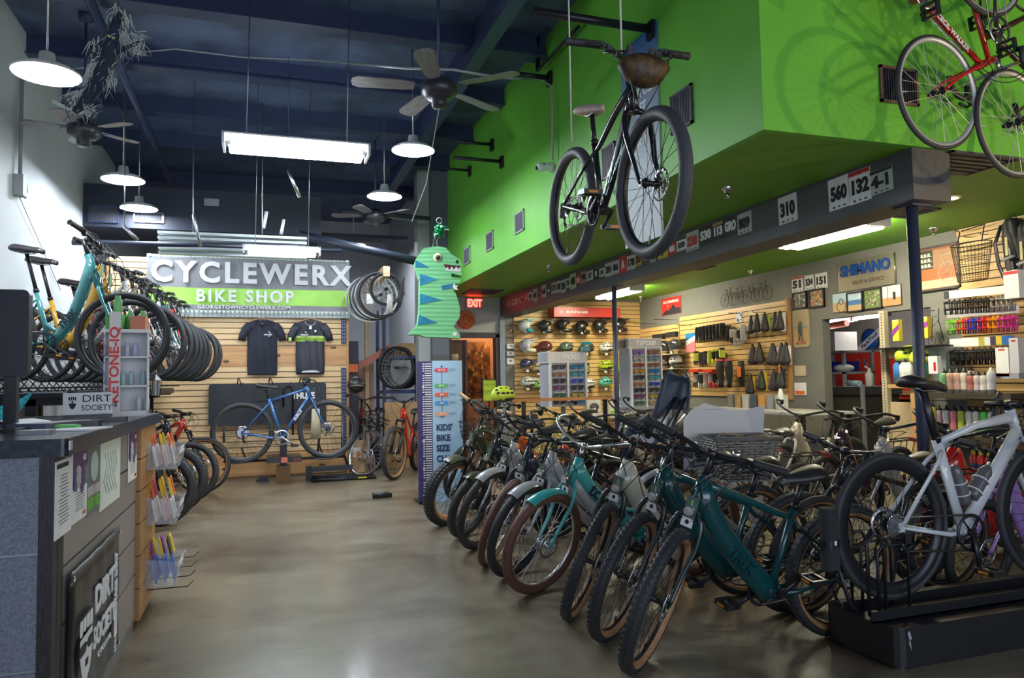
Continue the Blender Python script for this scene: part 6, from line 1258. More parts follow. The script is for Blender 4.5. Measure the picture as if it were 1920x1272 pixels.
shades_rack('silver sunglasses rack standing behind the aisle row of bicycles', 3.60, 8.50, 1.66, 6, .50, 'left', 0, False)
shades_rack('silver sunglasses rack on a rounded cream pedestal by the corner', 4.97, 9.0, 1.86, 9, .48, 'right', 10, True)
tag(MB().rbox((0, 0, 0), (.07, .07, .012), .01).build('dark_card', mat('card_brown', (.10, .06, .04), .5), None, wall('S', (4.70, 9.1, 1.80), 8) @ T(0, 0, .02) @ M.Scale(1.6, 4)), 'dark brown card sticking out left of the right sunglasses rack', 'card')
t = thing('sunglasses', 'aqua sunglasses lying on top of the left sunglasses rack', 'sunglasses', wall('S', (3.83, 8.42, 1.73)))
MB().box((0, -.02, -.03), (.10, .06, .06)).build('box', mat('aqua_box', (.10, .30, .36), .4), t); MB().prism([(-.08, .03), (.08, .03), (.06, .065), (-.06, .065)], -.01, .01).build('lens', mat('aqua_lens', (.02, .35, .40), .15), t)
tag(MB().rbox((0, 0, 0), (.19, .20, .004), .01).build('glove_card', INK, None, wall('S', P(1096, 691, 'Y', YH-.08))), 'dark card of yellow accessories between the sunglasses rack and the helmets', 'packaging')
bl_ = MB()
for k in range(4): bl_.rbox((-.06+.04*k, -.01, .01), (.02, .12, .015), .006)
bl_.build('yellow_bands', C((.50, .58, .05)), bpy.data.objects['glove_card'])
# plants and wooden rail in front
tag(MB().b2((2.75, 8.15, 1.08), (4.05, 8.19, 1.115)).build('orange_rail', mat('rail_orange', (.50, .20, .05), .45)), 'long orange wooden rail behind the aisle bicycles', 'rail')
for x in (2.9, 3.95): MB().b2((x-.02, 8.15, 0), (x+.02, 8.19, 1.08)).build('rail_leg', BLKM, bpy.data.objects['orange_rail'])
t, w, h = board('yellow_notice', 'neon yellow notice board leaning in front of the doorway', 'sign', 'S', (905, 716, 929, 748), 10.5, C((.50, .62, .03)), .015, frame=(BLKP, .01), wh=(.22, .33)); text('WE ARE', .05, C((.2, .35, .02)), t, T(0, .08, .017)); text('OPEN', .07, C((.2, .35, .02)), t, T(0, -.03, .017), bold=.03)
MB().b2((-.01, -1.15, -.02), (.01, -.1, 0)).b2((-.12, -1.16, -.1), (.12, -1.14, .08)).build('stand', BLKP, t)
helmet('neon yellow helmet resting on the orange rail near the doorway', 943, 742, 'road', (.62, .75, .05), None, v=8.15, stand=False)
# ================================================================ right wall
slats('accessory_slatwall', 'maple slat wall with gloves and saddles on the right wall', 'W', None, 0, SLATY, .078, (2.72, 1.32), V((XR-.001, 9.50, 1.69)))
slats('corner_slatwall', 'lower maple slat wall section in the back right corner', 'W', None, 0, SLATY, .078, (1.38, 1.75), V((XR-.001, 11.58, 1.37)))
MB().b2((1.33, -.68, 0), (1.375, .68, .05)).build('edge_trim', WOODP, bpy.data.objects['accessory_slatwall'])
def sign(name, lb, box, m, th=.012, texts=(), face='W', v=None, **k):
    return board(name, lb, 'sign', face, box, XR-.0 if v is None else v, m, th, texts=texts, **k)
t, w, h = sign('brand_sign', 'red square sign with a black mountain outline', (1241, 558, 1277, 590), mat('poster_red', (.62, .03, .02), .45), texts=(('SCHWINN', 0, .25, .22, WTXT, .04, .78),)); MB().prism([(-w/2+.003, -h/2+.003), (w/2-.003, -h/2+.003), (w/2-.003, -.2*h), (.36*w, -.12*h), (.25*w, -.16*h), (.12*w, .10*h), (.0, -.12*h), (-.14*w, -.24*h), (-.26*w, -.2*h), (-.4*w, -.36*h)], .0125, .014).build('mountain', INK, t); MB().ring((-.16*w, .02*h, .013), (0, 0, 1), .022, .003, 14, 5).build('emblem', C((.8, .5, .5)), t)
def bib(lb, face, box, v, num, bg=PAP, nc=INK, hd=None, tilt=0, bold=.05):
    t, w, h = board('race_number_plate', lb, 'race number', face, box, v, bg, .003, grp='race number plates', tilt=tilt)
    s_ = min(.66, 1.5*w/h/max(1, .74*len(num)))*h; text(num, s_, nc, t, T(0, -.02*h, .0045), bold=bold, fw=min(.78*w, .60*s_*len(num)), name='number')
    if hd: MB().box((0, .42*h, .0033), (w*.98, .14*h, .001)).build('header_strip', hd, t)
    bars(t, [(-.25*w, -.42*h, .12*w, .06*h, .0034), (0, -.42*h, .10*w, .05*h, .0034), (.25*w, -.42*h, .12*w, .05*h, .0034)], INK); return t
RD = C((.55, .04, .04)); YL = C((.62, .50, .05)); DK = C((.03, .03, .035)); GR = C((.22, .24, .22)); OG = C((.6, .33, .06))
PW = mat('bib_white', (.50, .53, .50), .7)
bib('white and red race plate 51 on the grey wall', 'W', (1485, 519, 1506, 548), XR, '51', hd=RD); bib('white race plate 534 on the grey wall', 'W', (1509, 516, 1526, 543), XR, '534'); bib('white race plate 151 on the grey wall', 'W', (1529, 512, 1551, 541), XR, '151')
bibs = [((1632, 316, 1673, 362), '4-1', PW), ((1592, 318, 1632, 380), '132', PAP), ((1554, 332, 1592, 392), '560', PAP), ((1460, 366, 1494, 418), '310', PAP), ((1383, 399, 1409, 438), '809', PW), ((1357, 406, 1383, 442), 'GRO', DK), ((1337, 417, 1356, 450), '113', DK), ((1311, 424, 1336, 458), '530', DK), ((1287, 434, 1310, 470), '238', PW), ((1269, 450, 1287, 470), '559', PAP), ((1253, 455, 1268, 478), '88', RD), ((1234, 468, 1252, 485), '7', YL),
        ((1219, 475, 1229, 492), '41', PW), ((1206, 477, 1216, 489), '16', GR), ((1192, 474, 1203, 499), '23', OG), ((1176, 479, 1191, 506), '178', PW), ((1162, 480, 1175, 512), 'A', RD), ((1149, 489, 1161, 514), '86', PW), ((1135, 493, 1148, 519), '204', PW), ((1124, 503, 1134, 519), '34', PW), ((1114, 504, 1122, 524), 'W', DK), ((1101, 508, 1112, 526), '57', PW), ((1089, 509, 1100, 531), '90', C((.4, .22, .2))), ((1081, 517, 1088, 534), '21', RD), ((1069, 513, 1080, 542), '48', C((.42, .55, .35))), ((1061, 522, 1069, 540), '72', PW),
        ((1052, 525, 1061, 549), '320', PW), ((1044, 527, 1051, 549), '18', PW), ((1034, 530, 1043, 551), '171', PW), ((1025, 540, 1033, 551), '39', DK), ((1016, 535, 1024, 558), '66', PW), ((1008, 547, 1014, 560), '8', C((.3, .12, .12))), ((1000, 542, 1007, 566), '44', PW), ((991, 548, 999, 564), '95', PW), ((984, 549, 991, 566), 'R', RD), ((976, 556, 983, 568), '12', GR), ((969, 560, 975, 568), '6', GR), ((962, 561, 968, 572), '30', PW), ((955, 564, 961, 574), '2', GR), ((949, 566, 955, 574), '9', GR)]
BC = {id(PW): 'pale', id(PAP): 'white', id(DK): 'black', id(RD): 'red', id(YL): 'yellow', id(OG): 'orange', id(GR): 'dull grey'}
for k, (bx, n, m) in enumerate(bibs):
    nb = bibs[k-1][1] if k else ''
    bib('%s race plate %s on the grey beam%s' % (BC.get(id(m), 'tinted'), n, ', next to plate '+nb if k else ', nearest the beam end'), 'W', bx, 3.96-.001, n, m, nc=WTXT if m in (DK, RD) else (mat('plate_red_ink', (.5, .05, .05), .6) if n in ('238',) else INK), tilt=rnd.uniform(-2, 2), hd=RD if n == '132' else (DK if n == '4-1' else (OG if n == '113' else None)))
text('Bicycle Sport Shop', .022, WTXT, bpy.data.objects['race_number_plate.004'], T(0, .078, .005))
# wire bicycle sculpture
c = P(1390, 550, 'X', XR-.03); t = thing('wire_sculpture', 'wire sculpture of four overlapping bicycles on the grey wall', 'sculpture', wall('W', (XR-.01, c.y, c.z)))
for k in range(4):
    b = MB(); x = -.42+.27*k; y = -.035+.0*k
    for dx in (0, .20): b.ring((x+dx, y-.03, .02), (0, 0, 1), .10, .004, 22, 5); [b.tube([(x+dx, y-.03, .02), (x+dx+.10*math.cos(a*pi/4), y-.03+.10*math.sin(a*pi/4), .02)], .0015, 3) for a in range(8)]
    b.tube([(x, y-.03, .02), (x+.07, y+.08, .02), (x+.17, y+.09, .02), (x+.20, y-.03, .02)], .004, 5).tube([(x+.07, y+.08, .02), (x+.10, y-.03, .02), (x+.17, y+.09, .02)], .004, 5).tube([(x+.06, y+.12, .02), (x+.07, y+.08, .02)], .004, 5).tube([(x+.03, y+.12, .02), (x+.09, y+.12, .02)], .006, 5).tube([(x+.165, y+.09, .02), (x+.165, y+.15, .02), (x+.13, y+.15, .02)], .004, 5).tube([(x, y-.03, .02), (x+.10, y-.03, .02)], .003, 4)
    b.build('wire_bicycle', mat('wire_dark', (.05, .04, .035), .4, metal=.5), t)
MB().ball((-.16, -.04, .025), .02, 8, 5).build('gold_spot', C((.5, .35, .08)), t); MB().ball((.14, -.0, .025), .02, 8, 5).build('pink_spot', C((.55, .25, .22)), t)
# framed photos
SKY, SEA, SAND, DRK, GRS, TANc = C((.45, .60, .72)), C((.08, .20, .42)), C((.55, .38, .20)), C((.06, .05, .045)), C((.16, .22, .08)), C((.5, .42, .3))
FB = mat('frame_black', (.02, .018, .018), .4)
for i, (bx, lb, rows, fr_) in enumerate((((1488, 548, 1514, 579), 'dark framed photo of a crowd of riders below plate 51', [(-.42, .42, C((.12, .10, .08)))], 1), ((1519, 542, 1547, 577), 'black framed photo of orange riders below plate 151', [(-.40, .40, C((.30, .20, .12)))], 1), ((1563, 550, 1590, 586), 'photo of a wheel on a beach, leftmost of four', [(.0, .48, SKY), (-.48, .0, SAND)], 0), ((1590, 548, 1620, 585), 'photo of a blue bay and a sandy path', [(.10, .46, SKY), (-.15, .10, SEA), (-.46, -.15, SAND)], 1), ((1621, 541, 1656, 580), 'photo of two people in a green field', [(-.44, .44, GRS)], 1), ((1656, 535, 1691, 574), 'photo of a rider against a pale sky above orange ground, rightmost of four', [(-.1, .48, C((.60, .62, .66))), (-.48, -.1, C((.60, .28, .12)))], 0))):
    t, w, h = board('framed_photo', lb, 'picture', 'W', bx, XR, DRK, .014, frame=(FB, .014) if fr_ else None, part='print', grp='photos on the grey wall'); bands(t, w, h, .0155, rows)
    if i == 0: blobs(t, w*.9, h*.85, .017, [C((.5, .35, .35)), C((.1, .2, .06)), C((.6, .6, .6)), DRK], 50, seed=1, r=(.04, .09))
    if i == 1: blobs(t, w*.9, h*.85, .017, [C((.7, .4, .15)), C((.6, .55, .45)), DRK, C((.6, .15, .06))], 50, seed=2, r=(.04, .09))
    if i == 2: MB().ring((.1*w, -.2*h, .017), (0, 0, 1), .07, .004, 18, 5).ring((.1*w, .05*h, .017), (0, 0, 1), .035, .004, 18, 5).build('wheel_print', DRK, t)
    if i == 4: blobs(t, w*.8, h*.7, .017, [C((.55, .40, .30)), C((.25, .30, .12)), C((.5, .5, .45)), DRK], 34, seed=9, r=(.05, .12))
    if i == 3: blobs(t, w*.9, h*.9, .017, [C((.7, .75, .8))], 6, seed=4, r=(.04, .08), box=(-.4, .2, .4, .4))
    if i == 5: MB().rbox((.15*w, -.02*h, .017), (.04, .09, .001), .015).box((-.2*w, .1*h, .017), (.006, h*.7, .001)).build('rider_print', DRK, t)
t, w, h = sign('metal_service_sign', 'brushed metal sign with blue embossed brand lettering', (1571, 484, 1677, 541), mat('sign_brushed', (.40, .37, .30), .3, metal=.7), .02, texts=(('SALES & SERVICE', .05, -.26, .17, C((.12, .09, .06)), .02, .55),))
text('SHIMANO', h*.50, mat('sign_blue', (.008, .06, .26), .35), t, T(.0, .16*h, .025), ext=.008, bold=.04, fw=.88*w); MB().tube([(w/2, -.46*h, .015), (w/2, .46*h, .015)], .008, 6).tube([(-w/2, -.46*h, .015), (-w/2, .46*h, .015)], .006, 6).build('edge_bars', mat('edge_chrome', (.8, .78, .72), .2, metal=1), t)
t, w, h = board('tin_tray_sign', 'old rounded tin tray with a standing figure picture', 'sign', 'W', (1488, 581, 1518, 652), XR, mat('tin_cream', (.36, .33, .20), .5, c2=(.42, .30, .15), sc=5), .015, edge=.04); bands(t, w*.86, h*.86, .0165, [(-.48, -.30, C((.50, .24, .10))), (-.30, .0, C((.45, .30, .13))), (.0, .08, C((.22, .30, .26)))])
MB().ball((0, .10*h, .018), (.035, .045, .002), 10, 5).ball((-.005, -.02*h, .018), (.045, .10, .002), 10, 5).tube([(-.02, -.12*h, .018), (-.03, -.32*h, .018)], .012, 6).tube([(.02, -.12*h, .018), (.03, -.33*h, .018)], .012, 6).build('standing_figure', C((.10, .10, .09)), t); text('BICYCLE', .05, C((.3, .15, .08)), t, T(0, -.38*h, .018), bold=.02)
for i, (bx, lb) in enumerate((((1491, 686, 1511, 705), 'beige double switch plate on the grey wall'), ((1491, 718, 1512, 741), 'small white card holder with orange stickers below the switch plate'))):
    t, w, h = board('switch_plate', lb, 'wall plate', 'W', bx, XR, mat('plate_beige', (.62, .52, .34), .5) if not i else PAP, .012)
    if i: MB().box((0, -.3*h, .013), (w*.8, .3*h, .003)).build('orange_sticker', OR, t)
    else: MB().box((-.25*w, 0, .013), (.012, .03, .008)).box((.25*w, 0, .013), (.012, .03, .008)).build('toggles', mat('plate_beige', (.62, .52, .34), .5), t)
# hanging stock on the right wall
def hookrod(lb, y, z, L_=.30, gp='display hooks'):
    return tag(MB().tube([(XR-.01, y, z), (XR-L_, y, z), (XR-L_-.01, y, z+.015)], .004, 5).build('display_hook', BLKM), lb, 'hook', gp)
def glove(lb, px_, py_, m, m2, k, s_=1.0, gp='gloves', off=.12):
    c = P(px_, py_, 'X', XR-off); t = thing('cycling_glove', lb, 'glove', wall('W', c) @ M.Rotation(R(58+k*3), 4, 'Y') @ M.Scale(s_, 4), gp)
    b = MB().rbox((0, .02, 0), (.085, .12, .028), .02); b.build('palm', m, t)
    f = MB()
    for j in range(4): f.tube([(-.032+.021*j, -.03, 0), (-.035+.023*j, -.075-.012*(j in (1, 2)), .004), (-.036+.024*j, -.105-.012*(j in (1, 2)), .010)], [.0125, .011, .008], 7)
    f.tube([(.040, .03, 0), (.062, -.005, .006), (.064, -.035, .010)], [.014, .012, .009], 7); f.build('fingers', m2, t)
    MB().box((0, .09, .0), (.07, .03, .032)).build('cuff', m2, t); return t
GK = [C((.02, .02, .02), .7), C((.05, .05, .05), .7), C((.55, .62, .05), .7), C((.45, .45, .43), .7), C((.60, .08, .06), .7), C((.5, .35, .33), .7)]
n_ = 0
def row(pts, fn):
    for k, p in enumerate(pts): fn(k, p)
row([(1309+6.5*k, 628-k*1.0) for k in range(8)], lambda k, p: glove('black long finger glove number %s from the left in the top glove group' % ['one', 'two', 'three', 'four', 'five', 'six', 'seven', 'eight'][k], *p, GK[0], GK[k % 2], k, 1.15, 'black gloves in the top row'))
row([(1366, 625), (1374, 628), (1381, 634), (1388, 630), (1394, 624)], lambda k, p: glove(['black', 'white and grey', 'pink striped', 'black and white', 'pale grey'][k]+' glove hanging right of the black glove group', *p, [GK[0], GK[3], GK[5], GK[0], GK[3]][k], [GK[0], GK[1], GK[3], GK[3], GK[3]][k], k, 1.1, 'mixed gloves'))
row([(1306, 672), (1315, 674), (1324, 672), (1332, 671), (1340, 669), (1347, 668), (1354, 666)], lambda k, p: glove(['yellow and black', 'grey', 'olive', 'neon yellow', 'black and yellow', 'dark yellow', 'yellow striped'][k]+' glove in the middle glove row', *p, [GK[2], GK[1], GK[1], GK[2], GK[0], GK[0], GK[2]][k], [GK[0], GK[1], GK[0], GK[2], GK[2], GK[2], GK[0]][k], k, 1.05, 'yellow gloves'))
row([(1305, 712), (1315, 714), (1325, 713), (1334, 712), (1342, 712)], lambda k, p: glove(['cream patterned', 'grey and white', 'pink', 'white and red', 'black and red'][k]+' glove under the red header in the lowest glove row', *p, [GK[3], GK[1], GK[5], GK[3], GK[0]][k], [GK[1], GK[3], GK[3], GK[4], GK[4]][k], k, 1.15, 'patterned gloves'))
for i, (x, y) in enumerate(((1310, 695), (1336, 695))): board('red_header_card', ['left', 'right'][i]+' red header card above the patterned gloves', 'card', 'W', (x-9, y-2, x+9, y+3), XR-.12, RED, .10)
for i, (x, y) in enumerate(((1352, 702), (1368, 702))):
    c = P(x, y, 'X', XR-.18); t = thing('knee_pad', ['left', 'right'][i]+' black knee pad hanging from a red header', 'knee pad', wall('W', c), 'knee pads'); MB().sheet([(.20, -.07, .07), (.1, -.085, .085), (-.02, -.08, .08), (-.12, -.06, .06), (-.20, -.045, .045)], 10, .06, .006, 3).build('pad', mat('pad_black', (.02, .018, .018), .75), t); MB().ring((0, -.12, .07), (0, 0, 1), .03, .004, 16, 5).build('emblem', mat('logo_grey', (.45, .46, .48), .6), t); MB().box((0, .21, .02), (.17, .025, .004)).tube([(0, .2, .0), (0, .2, -.17)], .003, 4).build('red_header', C((.60, .05, .08)), t)
c = P(1391, 700, 'X', XR-.12); t = thing('arm_guard', 'black guard with a bright orange tag beside the knee pads', 'guard', wall('W', c)); MB().sheet([(.18, -.06, .06), (0, -.08, .08), (-.2, -.05, .05)], 8, .04, .004, 3).build('pad', mat('pad_black', (.02, .018, .018), .75), t); MB().box((.0, .02, .05), (.10, .15, .003)).build('orange_tag', OR, t); MB().tube([(0, .17, .0), (0, .17, -.115)], .003, 4).build('hanger', BLKM, t)
# saddles hung on cards
SB = mat('saddle_grey_black', (.022, .019, .018), .5); 
def wsad(lb, x, y, card=None, gp='saddles hung on the slat wall', rz=0, yawk=60, L_=1.0):
    c = P(x, y, 'X', XR-.14); t = thing('bike_saddle', lb, 'saddle', wall('W', c), gp)
    MB().tube([(0, 0, 0)], .001) if False else None
    sm_ = M.Rotation(R(yawk), 3, 'Y') @ M.Rotation(R(90+rz), 3, 'Z')
    saddle_mb(L_, .80, .9, rot=sm_).build('pad', SB, t)
    MB().tube([(0, .05, -.02), (0, -.05, -.03), (.0, -.09, -.01)], .003, 4).build('rails', STL, t); MB().tube([(0, .12, -.02), (0, .12, -.135)], .003, 4).build('hanger', BLKM, t)
    if card: MB().box((0, .0, -.05), (.11, .25, .003)).build('backing_card', card, t)
    return t
LG, YC = C((.42, .55, .06)), C((.66, .50, .05))
for i, (x, y, cd, lb) in enumerate(((1405, 612, PAP, 'leftmost'), (1418, 608, PAP, 'second'), (1434, 607, LG, 'third, on a green card'), (1449, 606, LG, 'fourth, half hidden by a green card'), (1462, 604, PAP, 'rightmost'))): wsad('dark saddle in the top saddle row, '+lb, x, y, cd, yawk=(20, 40, 50, 10, 45)[i])
for i, (x, y, cd, lb) in enumerate(((1411, 668, None, 'leftmost'), (1424, 665, None, 'second'), (1445, 668, PAP, 'third'), (1452, 668, PAP, 'fourth'), (1463, 667, PAP, 'fifth'), (1472, 666, PAP, 'rightmost'))): wsad('dark saddle in the middle saddle row, '+lb, x, y, cd, yawk=(50, 55, 30, 60, 30, 35)[i], L_=1.12)
for i, (x, y, cd, lb) in enumerate(((1406, 724, YC, 'on the left yellow card'), (1428, 716, YC, 'on the right yellow card'), (1447, 716, C((.04, .035, .03)), 'on a black card'), (1462, 712, C((.04, .035, .03)), 'beside an orange tag'))): wsad('dark saddle in the lowest saddle row, '+lb, x, y, cd, yawk=(40, 55, 20, 30)[i], L_=1.1)
tag(MB().box((0, 0, 0), (.025, .12, .003)).build('orange_strip', OR, None, wall('W', P(1461, 692, 'X', XR-.2))), 'thin orange tag in the lowest saddle row', 'tag')
t, w, h = board('blue_pink_poster', 'blue, white and pink card of gloves at the left of the slat wall', 'poster', 'W', (1286, 625, 1304, 660), XR-.03, C((.02, .22, .50)), .004); MB().prism([(-w/2, -h/2), (w/2, -h/2), (w/2, .1*h), (-w/2, -.2*h)], .005, .006).build('pink_area', C((.70, .18, .20)), t); MB().prism([(-w/2, -.2*h), (w/2, .1*h), (w/2, .35*h), (-w/2, .1*h)], .005, .0062).build('white_band', PAP, t)
t, w, h = board('bicycle_print', 'small white card with black bicycle drawings at the top of the slat wall', 'card', 'W', (1380, 585, 1392, 605), XR-.03, PAP, .004); blobs(t, w, h, .005, [INK], 12, seed=8, r=(.05, .12))
for i, (x, y, L_) in enumerate(((1298, 610, .32), (1366, 612, .38), (1392, 588, .25), (1438, 586, .25), (1300, 662, .3), (1400, 640, .3), (1450, 632, .3), (1230, 607, .45), (1268, 600, .45))):
    q = P(x, y, 'X', XR-.02); hookrod('black display hook on the right slat walls, %s' % ['above the black gloves', 'above the mixed gloves', 'above the first saddles', 'above the green card', 'above the yellow gloves', 'above the middle saddles', 'above the third saddle row', 'empty, near the corner', 'empty, right of the other empty one'][i], q.y, q.z, L_)
for i, (x, y) in enumerate(((1238, 632), (1262, 628))): board('black_shelf_box', ['left', 'right'][i]+' black boxed lock on the peg near the corner', 'box', 'W', (x-10, y-5, x+10, y+5), XR-.2, BLKP, .06)
for i, (x, y) in enumerate(((1243, 706), (1251, 705), (1260, 702), (1268, 700))):
    board('packaged_grip', ['brown packaged grip leftmost low on the corner slat wall', 'second brown packaged grip low on the corner slat wall', 'green and white package low on the corner slat wall', 'dark thin package low on the corner slat wall'][i], 'packaging', 'W', (x-3.2, y-11, x+3.2, y+11), XR-.15, (C((.04, .025, .02)), C((.04, .025, .02)), C((.3, .6, .35)), DK)[i], .03)
for i, y in enumerate((665, 692)):
    q = P(1256, y, 'X', XR-.15); tag(MB().b2((XR-.30, q.y-.42, q.z-.008), (XR-.02, q.y+.42, q.z)).build('wall_shelf', mat('shelf_cream', (.55, .50, .40), .5)), ['upper', 'lower'][i]+' cream shelf carrying helmets by the corner', 'shelf')
bt_ = thing('tall_white_bottle', 'tall white bottle standing in front of the slat wall below the saddles', 'bottle', P(1464, 748, 'X', 6.1)); MB().lathe([(0, -.14), (.036, -.14), (.036, .05), (.024, .10), (.018, .105), (.018, .125), (0, .125)], n=16).build('body', WHT, bt_)
tb = P(1464, 775, 'X', 6.1); t = thing('display_table', 'white display table below the slat wall', 'table', (6.1, tb.y, 0)); zt_ = bt_.location.z-.14
MB().b2((-.35, -.8, zt_-.03), (.4, 1.4, zt_)).build('table_top', mat('table_white', (.55, .54, .52), .4), t)
for x in (-.3, .35):
    for y in (-.75, 1.35): MB().b2((x-.02, y-.02, 0), (x+.02, y+.02, zt_-.03)).build('leg', BLKM, t)
# grey grid of goods standing on the table
for k in range(7):
    o = tag(MB().box((0, 0, .09), (.10, .12, .18)).build('stock_box', C([(.55, .53, .5), (.3, .32, .35), (.6, .3, .08), (.08, .1, .14), (.5, .5, .48), (.4, .25, .12), (.2, .22, .2)][k]), None, T((6.2, tb.y+.0+.17*k+.1, zt_))), ['cream', 'grey', 'orange', 'navy', 'white', 'tan', 'olive'][k]+' stock box on the display table under the gloves', 'box', 'stock boxes on the display table')
# ================================================================ workshop opening
sy = P(1574, 690, 'X', 8.0).y
sh = thing('workshop_shelf', 'grey metal shelving inside the workshop opening', 'shelf', (8.0, sy, 0))
for x in (-.25, .25):
    for y in (-.36, .42): MB().b2((x-.02, y-.02, 0), (x+.02, y+.02, 1.66)).build('upright', ALU, sh)
for z in (.5, 1.0, 1.34, 1.64): MB().b2((-.27, -.38, z), (.27, .44, z+.03)).build('shelf_board', ALU, sh)
tag(MB().b2((7.8, sy-.15, 1.671), (8.2, sy+.35, 1.95)).build('white_carton', mat('carton_white', (.70, .68, .66), .5)), 'white carton on top of the workshop shelf', 'box')  # plain off-white carton colour, no emission
tag(MB().b2((7.8, sy-.22, 1.371), (8.15, sy+.34, 1.52)).build('blue_bin', C((.02, .03, .50))), 'blue plastic bin on the workshop shelf', 'bin')
tag(MB().ball((7.80, sy-.30, 1.42), (.12, .16, .06), 12, 6).build('white_rags', C((.5, .58, .55))), 'heap of pale rags beside the blue bin', 'rags')
cy = P(1592, 760, 'X', 7.45).y
cb = thing('workshop_cabinet', 'dark metal cabinet with a steel top inside the workshop', 'cabinet', (7.7, cy, 0)); MB().b2((-.3, -.30, .05), (.3, .32, 1.06)).build('body', mat('cabinet_dark', (.06, .055, .05), .45), cb); MB().b2((-.33, -.33, 1.06), (.33, .35, 1.17)).build('top', STL, cb); MB().b2((-.305, -.25, .6), (-.30, .28, 1.0)).build('door', mat('cabinet_door', (.10, .085, .06), .4), cb)
for y in (-.33, .34): MB().b2((-.35, y-.02, 0), (-.31, y+.02, 1.2)).build('upright', ALU, cb)
tag(MB().lathe([(0, 0), (.05, 0), (.05, .16), (.02, .20), (.02, .24), (0, .24)], n=14).tube([(0, 0, .23), (-.07, 0, .26)], .01, 6).build('spray_bottle', WHT, None, T((7.6, cy-.22, 1.171))), 'white spray bottle on the workshop cabinet', 'bottle')
tag(MB().tube([(-.12, 0, .04), (.12, 0, .04)], .04, 10).build('tube_roll', C((.35, .5, .65)), None, T((7.6, cy+.05, 1.171)) @ RZ(80)), 'pale blue tube lying on the workshop cabinet', 'tube')
by = P(1655, 715, 'X', 9.38)
pbx = thing('tool_board', 'red tool pegboard crowded with hand tools in the workshop', 'tool board', wall('W', (9.38, by.y, 1.36))); MB().box((0, 0, .0), (2.0, .66, .02)).build('board', mat('tool_red', (.62, .035, .02), .45), pbx)
g_ = random.Random(5)
for k in range(34):
    x, y = g_.uniform(-.8, .9), g_.uniform(-.28, .26); m = [BLU, C((.04, .10, .55)), STL, YE, BLKP, C((.1, .4, .3))][k % 6]; L_ = g_.uniform(.10, .18)
    o = tag(MB().tube([(0, 0, .03), (.02, -L_*.5, .03)], .012, 6).tube([(.02, -L_*.5, .03), (.03, -L_, .03)], .006, 5).build('hand_tool', m, None, wall('W', (9.37, by.y-x, 1.36+y))), ['blue handled', 'deep blue', 'steel', 'yellow handled', 'black', 'green'][k % 6]+' tool hanging on the red workshop board', 'tool', 'tools on the workshop board')
tc_ = thing('tool_chest', 'red tool chest with black drawers in the workshop', 'tool chest', wall('W', (8.9, P(1637, 800, 'X', 8.9).y-.35, 0))); MB().b2((-.75, .08, -.45), (.75, 1.02, 0)).build('body', mat('tool_red', (.62, .035, .02), .45), tc_); MB().b2((-.78, 1.02, -.47), (.78, 1.07, .02)).build('wooden_top', PINE, tc_)
for k in range(5): d_ = MB().b2((-.70, .14+.17*k, 0), (.70, .28+.17*k, .02)).build('drawer', mat('drawer_black', (.03, .025, .025), .35), tc_); MB().b2((-.68, .265+.17*k, .02), (.68, .28+.17*k, .035)).build('drawer_handle', CHR, d_)
c = P(1632, 638, 'X', 9.38); t = thing('workshop_emblem', 'round blue tool brand emblem with a slanted white banner on the workshop wall', 'sign', wall('W', c) @ M.Scale(.85, 4)); MB().lathe([(0, .02), (.20, .02), (.21, 0)], n=36).build('blue_disc', mat('emblem_blue', (.01, .10, .55), .3, coat=.5), t); MB().ring((0, 0, .01), (0, 0, 1), .21, .012, 36, 6).build('rim', INK, t)
MB().prism([(-.36, -.26), (-.29, -.12), (.20, .20), (.37, .24), (.30, .10), (-.19, -.22)], .022, .03).build('banner_shape', WTXT, t); text('ParkTool', .10, mat('sign_blue', (.008, .06, .26), .35), t, T(.0, -.01, .032) @ RZ(34), bold=.03, fw=.46)
tag(MB().tube([P(1553, 612, 'X', 8.0), P(1588, 606, 'X', 8.0)], .05, 8).build('red_garland', C((.5, .12, .08))), 'faded red garland hanging at the left of the workshop opening', 'garland')
pl_ = thing('slotted_post', 'pale perforated post standing in the workshop opening', 'post', (6.55, P(1661, 700, 'X', 6.55).y, 0)); MB().b2((-.03, -.035, 0), (.03, .035, 2.03)).build('timber', mat('post_cream', (.52, .44, .30), .6), pl_)
s_ = MB()
for k in range(60): s_.b2((-.032, -.006, .1+.032*k), (-.029, .006, .114+.032*k))
s_.build('slots', INK, pl_); pl_.children[-1]['kind'] = 'stuff'
tag(MB().b2((6.56, 5.72, 0), (6.62, 6.42, 1.02)).b2((6.56, 5.72, 1.50), (6.62, 6.42, 1.60)).build('pine_partition', mat('raw_pine', (.62, .46, .28), .6)), 'low pine partition behind the thick post', 'partition')
# yellow packages and things on the wire rack behind the thick post
for i, (x0_, y0_, x1_, y1_, lb, m) in enumerate(((1680, 600, 1692, 640, 'purple and yellow striped pack left of the thick post', YE), (1722, 595, 1746, 635, 'yellow and purple bag right of the thick post', YE))):
    t, w, h = board('snack_pack', lb, 'package', 'W', (x0_, y0_, x1_, y1_), 6.5, m, .05); MB().prism([(-w/2, 0), (w/2, .3*h), (w/2, .05*h), (-w/2, -.28*h)], .05, .053).build('purple_stripe', C((.25, .04, .30)), t); MB().box((0, .47*h, .026), (w*.8, .05*h, .055)).build('crimp', WHT, t)
tag(MB().b2((6.3, 5.55, 1.60), (6.62, 6.45, 1.61)).build('wire_shelf', BLKM), 'thin dark shelf behind the thick post', 'shelf')
helmet('lime yellow helmet hanging behind the thick post', 1705, 668, 'road', (.55, .68, .03), None, v=6.45, face='W', stand=False, yaw=70); helmet('second lime helmet just right of the thick post', 1733, 672, 'road', (.55, .65, .05), None, v=6.45, face='W', stand=False, yaw=70)
